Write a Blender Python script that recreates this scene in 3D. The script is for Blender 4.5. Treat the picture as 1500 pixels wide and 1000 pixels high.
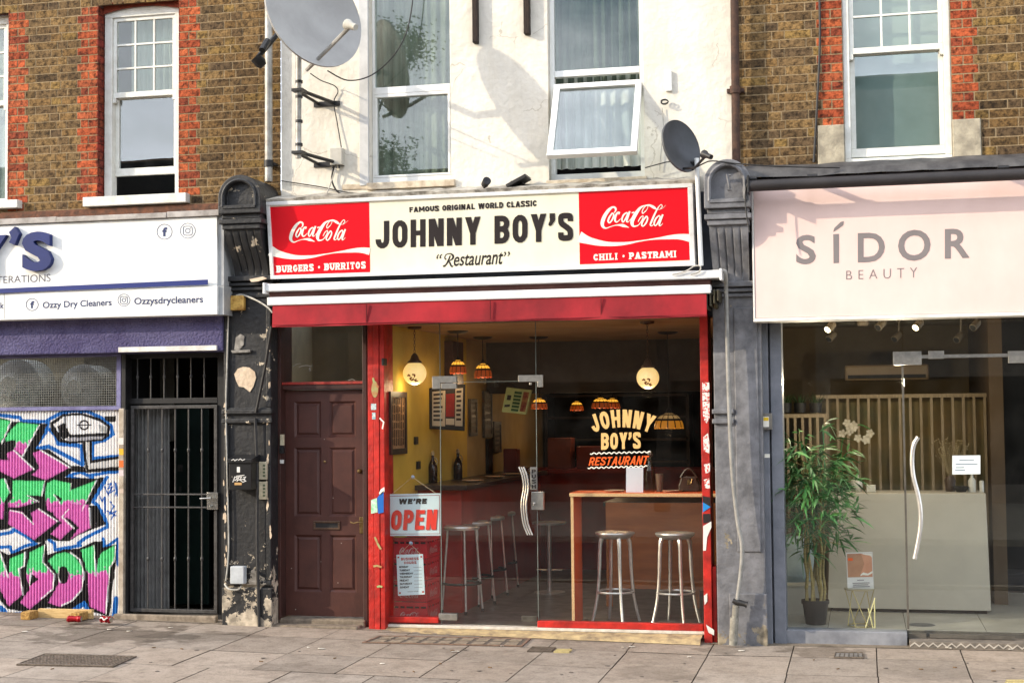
import bpy, bmesh, math, random
import numpy as np
from mathutils import Vector, Matrix
random.seed(7)
for o in list(bpy.data.objects): bpy.data.objects.remove(o)
SC = bpy.context.scene
COL = SC.collection
rad = math.radians

# ------------------------------------------------------------------ camera
F = 2200.0
YAW, PITCH, ROLL = rad(13.13), rad(2.82), rad(-0.544)
CAM = Vector((0, -12.4, 1.86))
cy, sy, cp, sp = math.cos(YAW), math.sin(YAW), math.cos(PITCH), math.sin(PITCH)
FW = Vector((-sy*cp, cy*cp, sp)); R0 = Vector((cy, sy, 0)); U0 = R0.cross(FW)
RR = R0*math.cos(ROLL) + U0*math.sin(ROLL)
UU = U0*math.cos(ROLL) - R0*math.sin(ROLL)
cd = bpy.data.cameras.new('camera'); cam = bpy.data.objects.new('camera', cd); COL.objects.link(cam)
cd.lens = F/1500*36; cd.sensor_width = 36; cd.clip_end = 500
M = Matrix.Identity(4)
for i in range(3):
    M[i][0], M[i][1], M[i][2], M[i][3] = RR[i], UU[i], -FW[i], CAM[i]
cam.matrix_world = M
SC.camera = cam

# ------------------------------------------------------------------ light
SUN_TRAVEL = Vector((1.75, 1.0, -0.80)).normalized()
ELEV = math.asin(-SUN_TRAVEL.z)
W = bpy.data.worlds.new('World'); SC.world = W; W.use_nodes = True
nt = W.node_tree; bg = nt.nodes['Background']
sk = nt.nodes.new('ShaderNodeTexSky'); sk.sky_type = 'NISHITA'; sk.sun_disc = False
sk.sun_elevation = ELEV; sk.sun_rotation = math.atan2(-SUN_TRAVEL.x, -SUN_TRAVEL.y)
sk.air_density = 1.0; sk.dust_density = 1.5
tcw = nt.nodes.new('ShaderNodeTexCoord'); mpw = nt.nodes.new('ShaderNodeMapping'); mpw.inputs['Scale'].default_value = (1, 1, 2.2)
nz = nt.nodes.new('ShaderNodeTexNoise'); nz.inputs['Scale'].default_value = 2.6; nz.inputs['Detail'].default_value = 8; nz.inputs['Roughness'].default_value = .6
rp = nt.nodes.new('ShaderNodeValToRGB'); rp.color_ramp.elements[0].position = .41; rp.color_ramp.elements[1].position = .60
mx = nt.nodes.new('ShaderNodeMix'); mx.data_type = 'RGBA'
mx.inputs['B'].default_value = (13.5, 14.0, 15.2, 1)          # sunlit cloud
nt.links.new(tcw.outputs['Generated'], mpw.inputs['Vector']); nt.links.new(mpw.outputs[0], nz.inputs['Vector'])
nt.links.new(nz.outputs['Fac'], rp.inputs[0]); nt.links.new(rp.outputs[0], mx.inputs['Factor'])
nt.links.new(sk.outputs[0], mx.inputs['A']); nt.links.new(mx.outputs['Result'], bg.inputs[0])
bg.inputs[1].default_value = 0.15
ld = bpy.data.lights.new('sun', 'SUN'); sun = bpy.data.objects.new('sun', ld); COL.objects.link(sun)
ld.energy = 2.35; ld.angle = rad(0.6); ld.color = (1, .87, .68)
sun.rotation_euler = SUN_TRAVEL.to_track_quat('-Z', 'Y').to_euler(); sun.location = (-20, -15, 12)
vs = SC.view_settings; vs.view_transform = 'Standard'; vs.look = 'None'; vs.exposure = 0.88; vs.gamma = 1
SC.cycles.use_denoising = True
SC.cycles.max_bounces = 8; SC.cycles.transparent_max_bounces = 12; SC.cycles.diffuse_bounces = 4
SC.cycles.sample_clamp_indirect = 4; SC.cycles.caustics_reflective = False; SC.cycles.caustics_refractive = False

# ------------------------------------------------------------------ picture -> world
def ray(px, py): return FW*F + RR*(px-750) + UU*(500-py)
def P(px, py, pl=0.0):                      # pl: a Y value, or (point, normal)
    d = ray(px, py)
    if isinstance(pl, (int, float)): t = (pl-CAM.y)/d.y
    else: t = (pl[0]-CAM).dot(pl[1])/d.dot(pl[1])
    return CAM + d*t
def PX(px, py, X): return P(px, py, (Vector((X, 0, 0)), Vector((1, 0, 0))))
def PZ(px, py, Z): return P(px, py, (Vector((0, 0, Z)), Vector((0, 0, 1))))
def proj(x, y, z):                          # numpy, world -> px
    dx, dy, dz = x-CAM.x, y-CAM.y, z-CAM.z
    a = dx*RR.x+dy*RR.y+dz*RR.z; b = dx*UU.x+dy*UU.y+dz*UU.z; c = dx*FW.x+dy*FW.y+dz*FW.z
    return 750+F*a/c, 500-F*b/c
def gz(x): return -0.016*(x+1.26) if x < -1.26 else 0.004*(x+1.26)     # pavement level along the facade

# ------------------------------------------------------------------ meshes
class MB:
    def __init__(s): s.v = []; s.f = []; s.m = []; s.c = []
    def add(s, vs, fs, mi=0, col=None):
        b = len(s.v); s.v += [tuple(v) for v in vs]
        for f in fs: s.f.append([i+b for i in f]); s.m.append(mi); s.c.append(col)
        return s
    def box(s, x0, x1, y0, y1, z0, z1, mi=0, col=None):
        if x0 > x1: x0, x1 = x1, x0
        if y0 > y1: y0, y1 = y1, y0
        if z0 > z1: z0, z1 = z1, z0
        return s.add([(x0,y0,z0),(x1,y0,z0),(x1,y1,z0),(x0,y1,z0),(x0,y0,z1),(x1,y0,z1),(x1,y1,z1),(x0,y1,z1)],
              [(0,3,2,1),(4,5,6,7),(0,1,5,4),(1,2,6,5),(2,3,7,6),(3,0,4,7)], mi, col)
    def bp(s, tl, br, Y, d, mi=0):             # box whose front face has the picture corners tl, br on plane Y
        a = P(*tl, Y); b = P(*br, Y); return s.box(a.x, b.x, Y, Y+d, b.z, a.z, mi)
    def poly(s, pts, mi=0): return s.add(pts, [list(range(len(pts)))], mi)
    def prism(s, pts, vec, mi=0):
        n = len(pts); v = Vector(vec)
        vs = [Vector(p) for p in pts]; vs += [p+v for p in vs]
        return s.add(vs, [list(range(n))[::-1], list(range(n, 2*n))]+[(i, (i+1) % n, (i+1) % n+n, i+n) for i in range(n)], mi)
    def tube(s, path, r, n=8, mi=0, closed=False, caps=True, flat=None):
        p = [Vector(q) for q in path]; k = len(p); vs = []; fs = []
        rs = r if isinstance(r, (list, tuple)) else [r]*k
        up = None
        for i in range(k):
            t = (p[(i+1) % k]-p[i-1]) if closed else (p[min(i+1, k-1)]-p[max(i-1, 0)])
            t = t.normalized() if t.length > 1e-9 else Vector((0, 0, 1))
            if up is None:
                up = Vector((0, 0, 1)) if abs(t.z) < .9 else Vector((1, 0, 0))
            up = (up - t*up.dot(t)); up = up.normalized() if up.length > 1e-6 else t.orthogonal().normalized()
            sd = t.cross(up)
            for j in range(n):
                a = 2*math.pi*j/n
                vs.append(p[i]+sd*math.cos(a)*rs[i]*(flat or 1)+up*math.sin(a)*rs[i])
        for i in range(k if closed else k-1):
            for j in range(n):
                a, b = i*n+j, i*n+(j+1) % n; c, d = ((i+1) % k)*n+(j+1) % n, ((i+1) % k)*n+j
                fs.append((a, b, c, d))
        if caps and not closed: fs += [list(range(n))[::-1], [(k-1)*n+j for j in range(n)]]
        return s.add(vs, fs, mi)
    def cyl(s, a, b, r, n=16, mi=0, r2=None): return s.tube([a, b], [r, r if r2 is None else r2], n, mi)
    def lathe(s, prof, o=(0, 0, 0), n=24, mi=0, ax=None, mis=None):
        o = Vector(o); vs = []; fs = []; 
        az = Vector(ax).normalized() if ax is not None else Vector((0, 0, 1))
        aa = az.orthogonal().normalized() if ax is not None else Vector((1, 0, 0)); ab = az.cross(aa)
        for r, z in prof:
            for j in range(n):
                t = 2*math.pi*j/n; vs.append(o+aa*math.cos(t)*max(r, 1e-4)+ab*math.sin(t)*max(r, 1e-4)+az*z)
        for i in range(len(prof)-1):
            fs2 = [(i*n+j, i*n+(j+1) % n, (i+1)*n+(j+1) % n, (i+1)*n+j) for j in range(n)]
            if mis: s.add([], [], 0)
            fs += fs2
        b = len(s.v); s.add(vs, fs, mi)
        if mis:
            for q in range(len(fs)): s.m[-len(fs)+q] = mis(q//n, q % n)
        return s

MATS = {}
def lin(c):
    return tuple((x/255/12.92 if x/255 <= .04045 else ((x/255+.055)/1.055)**2.4) for x in c)
def pmat(name, c1, c2=None, scale=6, rough=.6, metal=0., bump=0., bscale=60, spec=.4, lo=.35, hi=.65, rvar=0., detail=5, coat=0., stretch=(1, 1, 1), third=None):
    """procedural: two (or three) tones mixed by noise, bump noise, roughness variation; object-space coordinates"""
    if name in MATS: return MATS[name]
    m = bpy.data.materials.new(name); m.use_nodes = True; n = m.node_tree; L = n.links.new
    b = n.nodes['Principled BSDF']; b.inputs['Roughness'].default_value = rough; b.inputs['Metallic'].default_value = metal
    b.inputs['Specular IOR Level'].default_value = spec; b.inputs['Coat Weight'].default_value = coat
    tc = n.nodes.new('ShaderNodeTexCoord'); mp = n.nodes.new('ShaderNodeMapping'); mp.inputs['Scale'].default_value = stretch
    L(tc.outputs['Object'], mp.inputs[0])
    c2 = c2 or tuple(x*.86 for x in c1)
    nz = n.nodes.new('ShaderNodeTexNoise'); nz.inputs['Scale'].default_value = scale; nz.inputs['Detail'].default_value = detail; nz.inputs['Roughness'].default_value = .62
    L(mp.outputs[0], nz.inputs['Vector'])
    r = n.nodes.new('ShaderNodeValToRGB'); e = r.color_ramp.elements
    e[0].position = lo; e[0].color = (*lin(c1), 1); e[1].position = hi; e[1].color = (*lin(c2), 1)
    if third: q = e.new(third[1]); q.color = (*lin(third[0]), 1)
    L(nz.outputs['Fac'], r.inputs[0]); L(r.outputs[0], b.inputs['Base Color'])
    if bump:
        z2 = n.nodes.new('ShaderNodeTexNoise'); z2.inputs['Scale'].default_value = bscale; z2.inputs['Detail'].default_value = 6
        L(mp.outputs[0], z2.inputs['Vector']); bp = n.nodes.new('ShaderNodeBump'); bp.inputs['Strength'].default_value = 1; bp.inputs['Distance'].default_value = bump
        L(z2.outputs['Fac'], bp.inputs['Height']); L(bp.outputs[0], b.inputs['Normal'])
    if rvar:
        mr = n.nodes.new('ShaderNodeMapRange'); mr.inputs['To Min'].default_value = max(rough-rvar, .03); mr.inputs['To Max'].default_value = rough+rvar
        L(nz.outputs['Fac'], mr.inputs['Value']); L(mr.outputs[0], b.inputs['Roughness'])
    MATS[name] = m; m['nodes'] = 1
    return m
def attr_mat(name, rough=.85, bump=.002, bscale=90, nscale=22, namt=.55, spec=.25, dark=.35, lo_=.33, hi_=.56):
    """per-face colour attribute (each brick, slab or paint patch has its own pigment) broken up by noise"""
    m = bpy.data.materials.new(name); m.use_nodes = True; n = m.node_tree; L = n.links.new
    b = n.nodes['Principled BSDF']; b.inputs['Roughness'].default_value = rough; b.inputs['Specular IOR Level'].default_value = spec
    at = n.nodes.new('ShaderNodeAttribute'); at.attribute_name = 'Col'
    tc = n.nodes.new('ShaderNodeTexCoord')
    nz = n.nodes.new('ShaderNodeTexNoise'); nz.inputs['Scale'].default_value = nscale; nz.inputs['Detail'].default_value = 7; nz.inputs['Roughness'].default_value = .7
    L(tc.outputs['Object'], nz.inputs['Vector'])
    r = n.nodes.new('ShaderNodeValToRGB'); e = r.color_ramp.elements
    e[0].position = lo_; e[0].color = (dark, dark*.94, dark*.88, 1); e[1].position = hi_; e[1].color = (1, 1, 1, 1)
    L(nz.outputs['Fac'], r.inputs[0])
    mx = n.nodes.new('ShaderNodeMix'); mx.data_type = 'RGBA'; mx.blend_type = 'MULTIPLY'; mx.inputs['Factor'].default_value = namt
    L(at.outputs['Color'], mx.inputs['A']); L(r.outputs[0], mx.inputs['B']); L(mx.outputs['Result'], b.inputs['Base Color'])
    if bump:
        z2 = n.nodes.new('ShaderNodeTexNoise'); z2.inputs['Scale'].default_value = bscale; z2.inputs['Detail'].default_value = 6
        L(tc.outputs['Object'], z2.inputs['Vector']); bp = n.nodes.new('ShaderNodeBump'); bp.inputs['Distance'].default_value = bump
        L(z2.outputs['Fac'], bp.inputs['Height']); L(bp.outputs[0], b.inputs['Normal'])
    MATS[name] = m; return m
def glass_mat(name, tint=(.97, .985, .97), ior=1.5, rough=.0, dirt=.0, wob=.0):
    """thin pane: clear transmission + Fresnel mirror, a little dirt, slight waviness"""
    m = bpy.data.materials.new(name); m.use_nodes = True; n = m.node_tree; L = n.links.new; n.nodes.clear()
    out = n.nodes.new('ShaderNodeOutputMaterial'); tr = n.nodes.new('ShaderNodeBsdfTransparent'); tr.inputs[0].default_value = (*tint, 1)
    gl = n.nodes.new('ShaderNodeBsdfGlossy'); gl.inputs['Roughness'].default_value = rough
    ge = n.nodes.new('ShaderNodeNewGeometry'); dt = n.nodes.new('ShaderNodeVectorMath'); dt.operation = 'DOT_PRODUCT'; L(ge.outputs['Normal'], dt.inputs[0]); L(ge.outputs['Incoming'], dt.inputs[1])
    def mth(op, x, y):
        q = n.nodes.new('ShaderNodeMath'); q.operation = op
        for i, v in enumerate((x, y)):
            if v is None: continue
            if isinstance(v, (int, float)): q.inputs[i].default_value = v
            else: L(v, q.inputs[i])
        return q.outputs[0]
    f0 = ((ior-1)/(ior+1))**2
    fs = mth('ADD', mth('MULTIPLY', mth('POWER', mth('SUBTRACT', 1.0, mth('MINIMUM', mth('ABSOLUTE', dt.outputs['Value'], None), 1.0)), 5.0), 1-f0), f0)
    mx = n.nodes.new('ShaderNodeMixShader'); L(fs, mx.inputs[0]); L(tr.outputs[0], mx.inputs[1]); L(gl.outputs[0], mx.inputs[2])
    tc = n.nodes.new('ShaderNodeTexCoord'); last = mx
    if wob:
        z = n.nodes.new('ShaderNodeTexNoise'); z.inputs['Scale'].default_value = 2.2; z.inputs['Detail'].default_value = 1; L(tc.outputs['Object'], z.inputs['Vector'])
        bp = n.nodes.new('ShaderNodeBump'); bp.inputs['Distance'].default_value = wob; L(z.outputs['Fac'], bp.inputs['Height']); L(bp.outputs[0], gl.inputs['Normal'])
    if dirt:
        z = n.nodes.new('ShaderNodeTexNoise'); z.inputs['Scale'].default_value = 5; z.inputs['Detail'].default_value = 8; L(tc.outputs['Object'], z.inputs['Vector'])
        mr = n.nodes.new('ShaderNodeMapRange'); mr.inputs['From Min'].default_value = .35; mr.inputs['From Max'].default_value = .8; mr.inputs['To Max'].default_value = dirt
        L(z.outputs['Fac'], mr.inputs['Value']); df = n.nodes.new('ShaderNodeBsdfDiffuse'); df.inputs[0].default_value = (.5, .5, .47, 1)
        m2 = n.nodes.new('ShaderNodeMixShader'); L(mr.outputs[0], m2.inputs[0]); L(mx.outputs[0], m2.inputs[1]); L(df.outputs[0], m2.inputs[2]); last = m2
    L(last.outputs[0], out.inputs[0]); MATS[name] = m; return m
def emit_mat(name, col, st, base=(200, 180, 140)):
    m = bpy.data.materials.new(name); m.use_nodes = True; b = m.node_tree.nodes['Principled BSDF']
    n = m.node_tree; nz = n.nodes.new('ShaderNodeTexNoise'); nz.inputs['Scale'].default_value = 14
    r = n.nodes.new('ShaderNodeValToRGB'); e = r.color_ramp.elements; e[0].color = (*[x*.8 for x in lin(col)], 1); e[1].color = (*lin(col), 1); e[0].position = .35; e[1].position = .6
    n.links.new(nz.outputs['Fac'], r.inputs[0]); n.links.new(r.outputs[0], b.inputs['Emission Color'])
    b.inputs['Base Color'].default_value = (*lin(base), 1); b.inputs['Emission Strength'].default_value = st; b.inputs['Roughness'].default_value = .3
    MATS[name] = m; return m

def prop(o, label=None, cat=None, group=None, kind=None):
    for k, v in (('label', label), ('category', cat), ('group', group), ('kind', kind)):
        if v: o[k] = v
    return o
def thing(name, label, cat, loc, group=None):
    o = bpy.data.objects.new(name, None); COL.objects.link(o); o.location = Vector(loc); o.empty_display_size = .1
    return prop(o, label, cat, group)
ORG = {}
def worg(o):
    p = Vector((0, 0, 0))
    while o is not None: p = p+Vector(o.location); o = o.parent
    return p
def obj(name, mb, mats, parent=None, label=None, cat=None, group=None, kind=None, smooth=False, bevel=0, fixn=True, sharp=38):
    if not isinstance(mats, (list, tuple)): mats = [mats]
    arr = mb.v
    if parent is not None: off = worg(parent)
    else:
        xs = [v[0] for v in arr]; ys = [v[1] for v in arr]; zs = [v[2] for v in arr]
        off = Vector(((min(xs)+max(xs))/2, (min(ys)+max(ys))/2, min(zs)))
    me = bpy.data.meshes.new(name)
    me.from_pydata([(v[0]-off.x, v[1]-off.y, v[2]-off.z) for v in arr], [], mb.f)
    for m in mats: me.materials.append(m)
    me.polygons.foreach_set('material_index', mb.m)
    if any(c is not None for c in mb.c):
        ca = me.color_attributes.new('Col', 'FLOAT_COLOR', 'CORNER'); buf = []
        for p, c in zip(me.polygons, mb.c): buf += list((*(c or (1, 1, 1)), 1))*p.loop_total
        ca.data.foreach_set('color', buf)
    if fixn:
        bm = bmesh.new(); bm.from_mesh(me); bmesh.ops.recalc_face_normals(bm, faces=bm.faces); bm.to_mesh(me); bm.free()
    if smooth:
        me.shade_smooth(); me.set_sharp_from_angle(angle=rad(sharp))
    me.update()
    o = bpy.data.objects.new(name, me); COL.objects.link(o)
    if parent is not None: o.parent = parent
    else: o.location = off
    if bevel:
        bv = o.modifiers.new('bevel', 'BEVEL'); bv.width = bevel; bv.segments = 2; bv.limit_method = 'ANGLE'; bv.angle_limit = rad(40); bv.harden_normals = False
    return prop(o, label, cat, group, kind)
def copy_tree(o, parent=None):
    c = o.copy(); COL.objects.link(c)
    if parent is not None: c.parent = parent
    for ch in list(o.children): copy_tree(ch, c)
    return c

# ------------------------------------------------------------------ flat lettering and marks
def smooth_path(pts, k=5, closed=False):
    n = len(pts); out = []
    idx = range(n) if closed else range(n-1)
    for i in idx:
        g = lambda j: np.array(pts[j % n] if closed else pts[min(max(j, 0), n-1)], float)
        a, b, c, d = g(i-1), g(i), g(i+1), g(i+2)
        for s in range(k):
            t = s/k; out.append(.5*((2*b)+(c-a)*t+(2*a-5*b+4*c-d)*t*t+(3*b-a-3*c+d)*t**3))
    if not closed: out.append(np.array(pts[-1], float))
    return out
def ribbon(pts, w, closed=False):             # pts 2-D; w width (scalar or list) -> quads
    p = [np.array(q[:2], float) for q in pts]; k = len(p); L = []; Rr = []
    ws = w if isinstance(w, (list, tuple)) else [w]*k
    for i in range(k):
        a = p[i]-p[i-1] if (closed or i > 0) else p[1]-p[0]
        b = p[(i+1) % k]-p[i] if (closed or i < k-1) else a
        a = a/(np.linalg.norm(a)+1e-9); b = b/(np.linalg.norm(b)+1e-9)
        t = a+b; t = t/(np.linalg.norm(t)+1e-9); nn = np.array([-t[1], t[0]])
        ms = 1/max(.5, float(np.dot(nn, [-a[1], a[0]])))
        L.append(p[i]+nn*ws[i]/2*ms); Rr.append(p[i]-nn*ws[i]/2*ms)
    qs = []
    for i in range(k if closed else k-1):
        j = (i+1) % k; qs.append([L[i], L[j], Rr[j], Rr[i]])
    return qs
def arc(cx, cy_, rx, ry, a0, a1, n=7):
    return [(cx+rx*math.cos(rad(a0+(a1-a0)*i/n)), cy_+ry*math.sin(rad(a0+(a1-a0)*i/n))) for i in range(n+1)]
def glyph(ch, Wd, t, serif=False):
    """capital letters as broad strokes in a box Wd x 1; returns a list of pieces, a piece is a list of polygons"""
    l, r, b, T, m = t/2, Wd-t/2, t/2, 1-t/2, .5
    rx = (r-l)/2; ry = min(rx*1.35, .34); mid = Wd/2; pcs = []
    def st(pts, closed=False): pcs.append(ribbon(pts, t, closed))
    def q(*p): pcs.append([list(p)])
    def stem(x, y0=0, y1=1, s=True):
        q((x-t/2, y0), (x+t/2, y0), (x+t/2, y1), (x-t/2, y1))
        if serif and s:
            for y in (y0, y1):
                if y in (0, 1): q((x-t*.95, y), (x+t*.95, y), (x+t*.95, y+(.13 if y == 0 else -.13)), (x-t*.95, y+(.13 if y == 0 else -.13)))
    def bar(y, x0, x1): q((x0, y-t*.42), (x1, y-t*.42), (x1, y+t*.42), (x0, y+t*.42))
    d = t*1.12
    if ch == 'O': st([(r, .5)]+arc(mid, T-ry, rx, ry, 0, 180)+arc(mid, b+ry, rx, ry, 180, 360), True)
    elif ch == 'J': st([(r, 1)]+arc(mid, b+ry, rx, ry, 0, -180)+[(l, max(b+ry+.03, .33))])
    elif ch == 'C': st(arc(mid, T-ry, rx, ry, 24, 180)+arc(mid, b+ry, rx, ry, 180, 336))
    elif ch == 'G': st(arc(mid, T-ry, rx, ry, 38, 180)+arc(mid, b+ry, rx, ry, 180, 360)+[(r, .44)]); bar(.42, mid, r+t/2)
    elif ch == 'S': st(smooth_path([(r, .69), (r, .76), (r-.12*rx, .87), (mid, T), (l+.12*rx, .87), (l, .74), (l+.2*rx, .62), (mid, .51), (r-.2*rx, .39), (r, .26), (r-.12*rx, .13), (mid, b), (l+.12*rx, .13), (l, .24), (l, .31)], 3))
    elif ch == 'U': st([(l, .9)]+[(l, b+ry)]+arc(mid, b+ry, rx, ry, 180, 360)+[(r, .9)]); stem(l, .8, 1); stem(r, .8, 1)
    elif ch in 'BPRD':
        stem(l)
        if ch == 'D': st([(l, T)]+arc(r-rx, T-ry, rx, ry, 90, 0)+arc(r-rx, b+ry, rx, ry, 0, -90)+[(l, b)])
        else:
            mm = .52 if ch == 'B' else .46; h = (T-mm)/2
            st([(l, T)]+arc(r-min(rx, h), T-h, min(rx, h), h, 90, -90)+[(l, mm)])
            if ch == 'B': h = (mm-b)/2; st([(l, mm)]+arc(r-min(rx, h), b+h, min(rx, h), h, 90, -90)+[(l, b)])
            if ch == 'R':
                q((mid-d*.25, mm), (mid+d*.75, mm), (Wd, 0), (Wd-d, 0))
                if serif: q((Wd-d*1.2, 0), (Wd+t*.3, 0), (Wd+t*.3, .13), (Wd-d*1.2, .13))
    elif ch in 'EFL':
        stem(l)
        if ch != 'L': bar(T, l, Wd); bar(.52, l, Wd*.88)
        if ch != 'F': bar(b, l, Wd)
        if serif:
            if ch != 'L': q((Wd-t*.5, .66), (Wd, .66), (Wd, 1), (Wd-t*.5, 1))
            if ch != 'F': q((Wd-t*.5, 0), (Wd, 0), (Wd, .34), (Wd-t*.5, .34))
    elif ch == 'H': stem(l); stem(r); bar(.51, l, r)
    elif ch == 'I': stem(mid)
    elif ch == 'T':
        stem(mid); bar(T, 0, Wd)
        if serif:
            for x in (0, Wd-t*.5): q((x, .66), (x+t*.5, .66), (x+t*.5, 1), (x, 1))
    elif ch == 'N': stem(l); stem(r); q((0, 1), (d*1.05, 1), (Wd, 0), (Wd-d*1.05, 0))
    elif ch == 'Y':
        q((0, 1), (d, 1), (mid+t/2, .40), (mid-t/2, .40)); q((Wd-d, 1), (Wd, 1), (mid+t/2, .40), (mid-t/2, .40)); stem(mid, 0, .41, serif)
    elif ch == 'A':
        q((0, 0), (d, 0), (mid+d/2, 1), (mid-d/2, 1)); q((Wd-d, 0), (Wd, 0), (mid+d/2, 1), (mid-d/2, 1)); bar(.3, Wd*.22, Wd*.78)
        if serif:
            for x in (d/2, Wd-d/2): q((x-t*.95, 0), (x+t*.95, 0), (x+t*.95, .13), (x-t*.95, .13))
    elif ch == 'M': stem(l); stem(r); q((0, 1), (d, 1), (mid+d*.4, .25), (mid-d*.4, .25)); q((Wd-d, 1), (Wd, 1), (mid+d*.4, .25), (mid-d*.4, .25))
    elif ch == 'W':
        x1, x2 = Wd*.28, Wd*.72
        for a, c in ((d/2, x1), (mid, x1), (mid, x2), (Wd-d/2, x2)): q((a-d/2, 1), (a+d/2, 1), (c+d/2, 0), (c-d/2, 0))
    elif ch == "'": pcs.append(ribbon(smooth_path([(mid, 1), (mid, .85), (mid, .75), (mid-t*.55, .56)], 3), [t]*4+[t*.95]*3+[t*.7]*2+[t*.35]))
    elif ch == '.': q(*[(mid+.19*math.cos(a*.5236), .5+.19*math.sin(a*.5236)) for a in range(12)])
    return pcs
WIDTH = {'I': .42, "'": .36, 'M': 1.35, 'W': 1.55, 'A': 1.12, 'E': .88, 'F': .85, 'L': .85, ' ': .5, '.': .5, 'Y': 1.05, 'J': .92, 'T': .95, 'P': .95}
def caps(text, w, t, gap, serif=False, shear=0.):
    x = 0; out = []
    for ch in text:
        cw = w*WIDTH.get(ch, 1)
        if serif and ch == 'I': cw = t*1.95
        for pc in glyph(ch, cw, t, serif): out.append([[(p[0]+x+shear*p[1], p[1]) for p in pl] for pl in pc])
        x += cw+gap
    x -= gap
    if shear: x += shear
    return [[[(p[0]/x, p[1]) for p in pl] for pl in pc] for pc in out]
def text_polys(s, bold=0., shear=0., space=1., font=None):
    cu = bpy.data.curves.new('t', 'FONT'); cu.body = s; cu.size = 1; cu.offset = bold; cu.shear = shear; cu.space_character = space; cu.resolution_u = 4; cu.fill_mode = 'BOTH'
    o = bpy.data.objects.new('t', cu); COL.objects.link(o); bpy.context.view_layer.update()
    me = bpy.data.meshes.new_from_object(o.evaluated_get(bpy.context.evaluated_depsgraph_get()))
    v = [(p.co.x, p.co.y) for p in me.vertices]; f = [[v[i] for i in p.vertices] for p in me.polygons]
    bpy.data.objects.remove(o); bpy.data.curves.remove(cu); bpy.data.meshes.remove(me)
    x0 = min(p[0] for p in v); x1 = max(p[0] for p in v); y0 = min(p[1] for p in v); y1 = max(p[1] for p in v)
    return [[[((p[0]-x0)/(x1-x0), (p[1]-y0)/(y1-y0)) for p in pl] for pl in f]]
def mapq(tl, tr, br, bl):
    def f(u, v):
        return (tl[0]*(1-u)*v+tr[0]*u*v+br[0]*u*(1-v)+bl[0]*(1-u)*(1-v), tl[1]*(1-u)*v+tr[1]*u*v+br[1]*u*(1-v)+bl[1]*(1-u)*(1-v))
    return f
def onplane(pl, off=0.):
    if isinstance(pl, (int, float)): return pl-off
    return (pl[0]+pl[1]*off, pl[1])
def decal(name, pieces, f, pl, mat, parent, off=.002, label=None):
    """flat printed marks: pieces of 2-D polygons laid on a real plane, a hair proud of it"""
    mb = MB()
    if np.ndim(pieces[0][0][0]) == 0: pieces = [pieces]
    for i, pc in enumerate(pieces):
        q = onplane(pl, off+(i % 24)*.00012)
        for poly in pc: mb.poly([P(*(f(*p) if f else p), q) for p in poly])
    return obj(name, mb, mat, parent, label=label, fixn=False)
def rect(x0, y0, x1, y1): return [[(x0, y0), (x1, y0), (x1, y1), (x0, y1)]]
def disc(x, y, rx, ry=None, n=20): return [[(x+rx*math.cos(2*math.pi*i/n), y+(ry or rx)*math.sin(2*math.pi*i/n)) for i in range(n)]]
def ring(x, y, r, w, n=24, sq=0):
    if sq: pts = [(x+(r)*math.copysign(abs(math.cos(a))**sq, math.cos(a)), y+r*math.copysign(abs(math.sin(a))**sq, math.sin(a))) for a in [2*math.pi*i/n for i in range(n)]]
    else: pts = [(x+r*math.cos(2*math.pi*i/n), y+r*math.sin(2*math.pi*i/n)) for i in range(n)]
    return ribbon(pts, w, True)
def arcwire(a, b, sag, n=10):
    a = Vector(a); b = Vector(b); return [a.lerp(b, i/n)-Vector((0, 0, sag*4*(i/n)*(1-i/n))) for i in range(n+1)]
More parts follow.
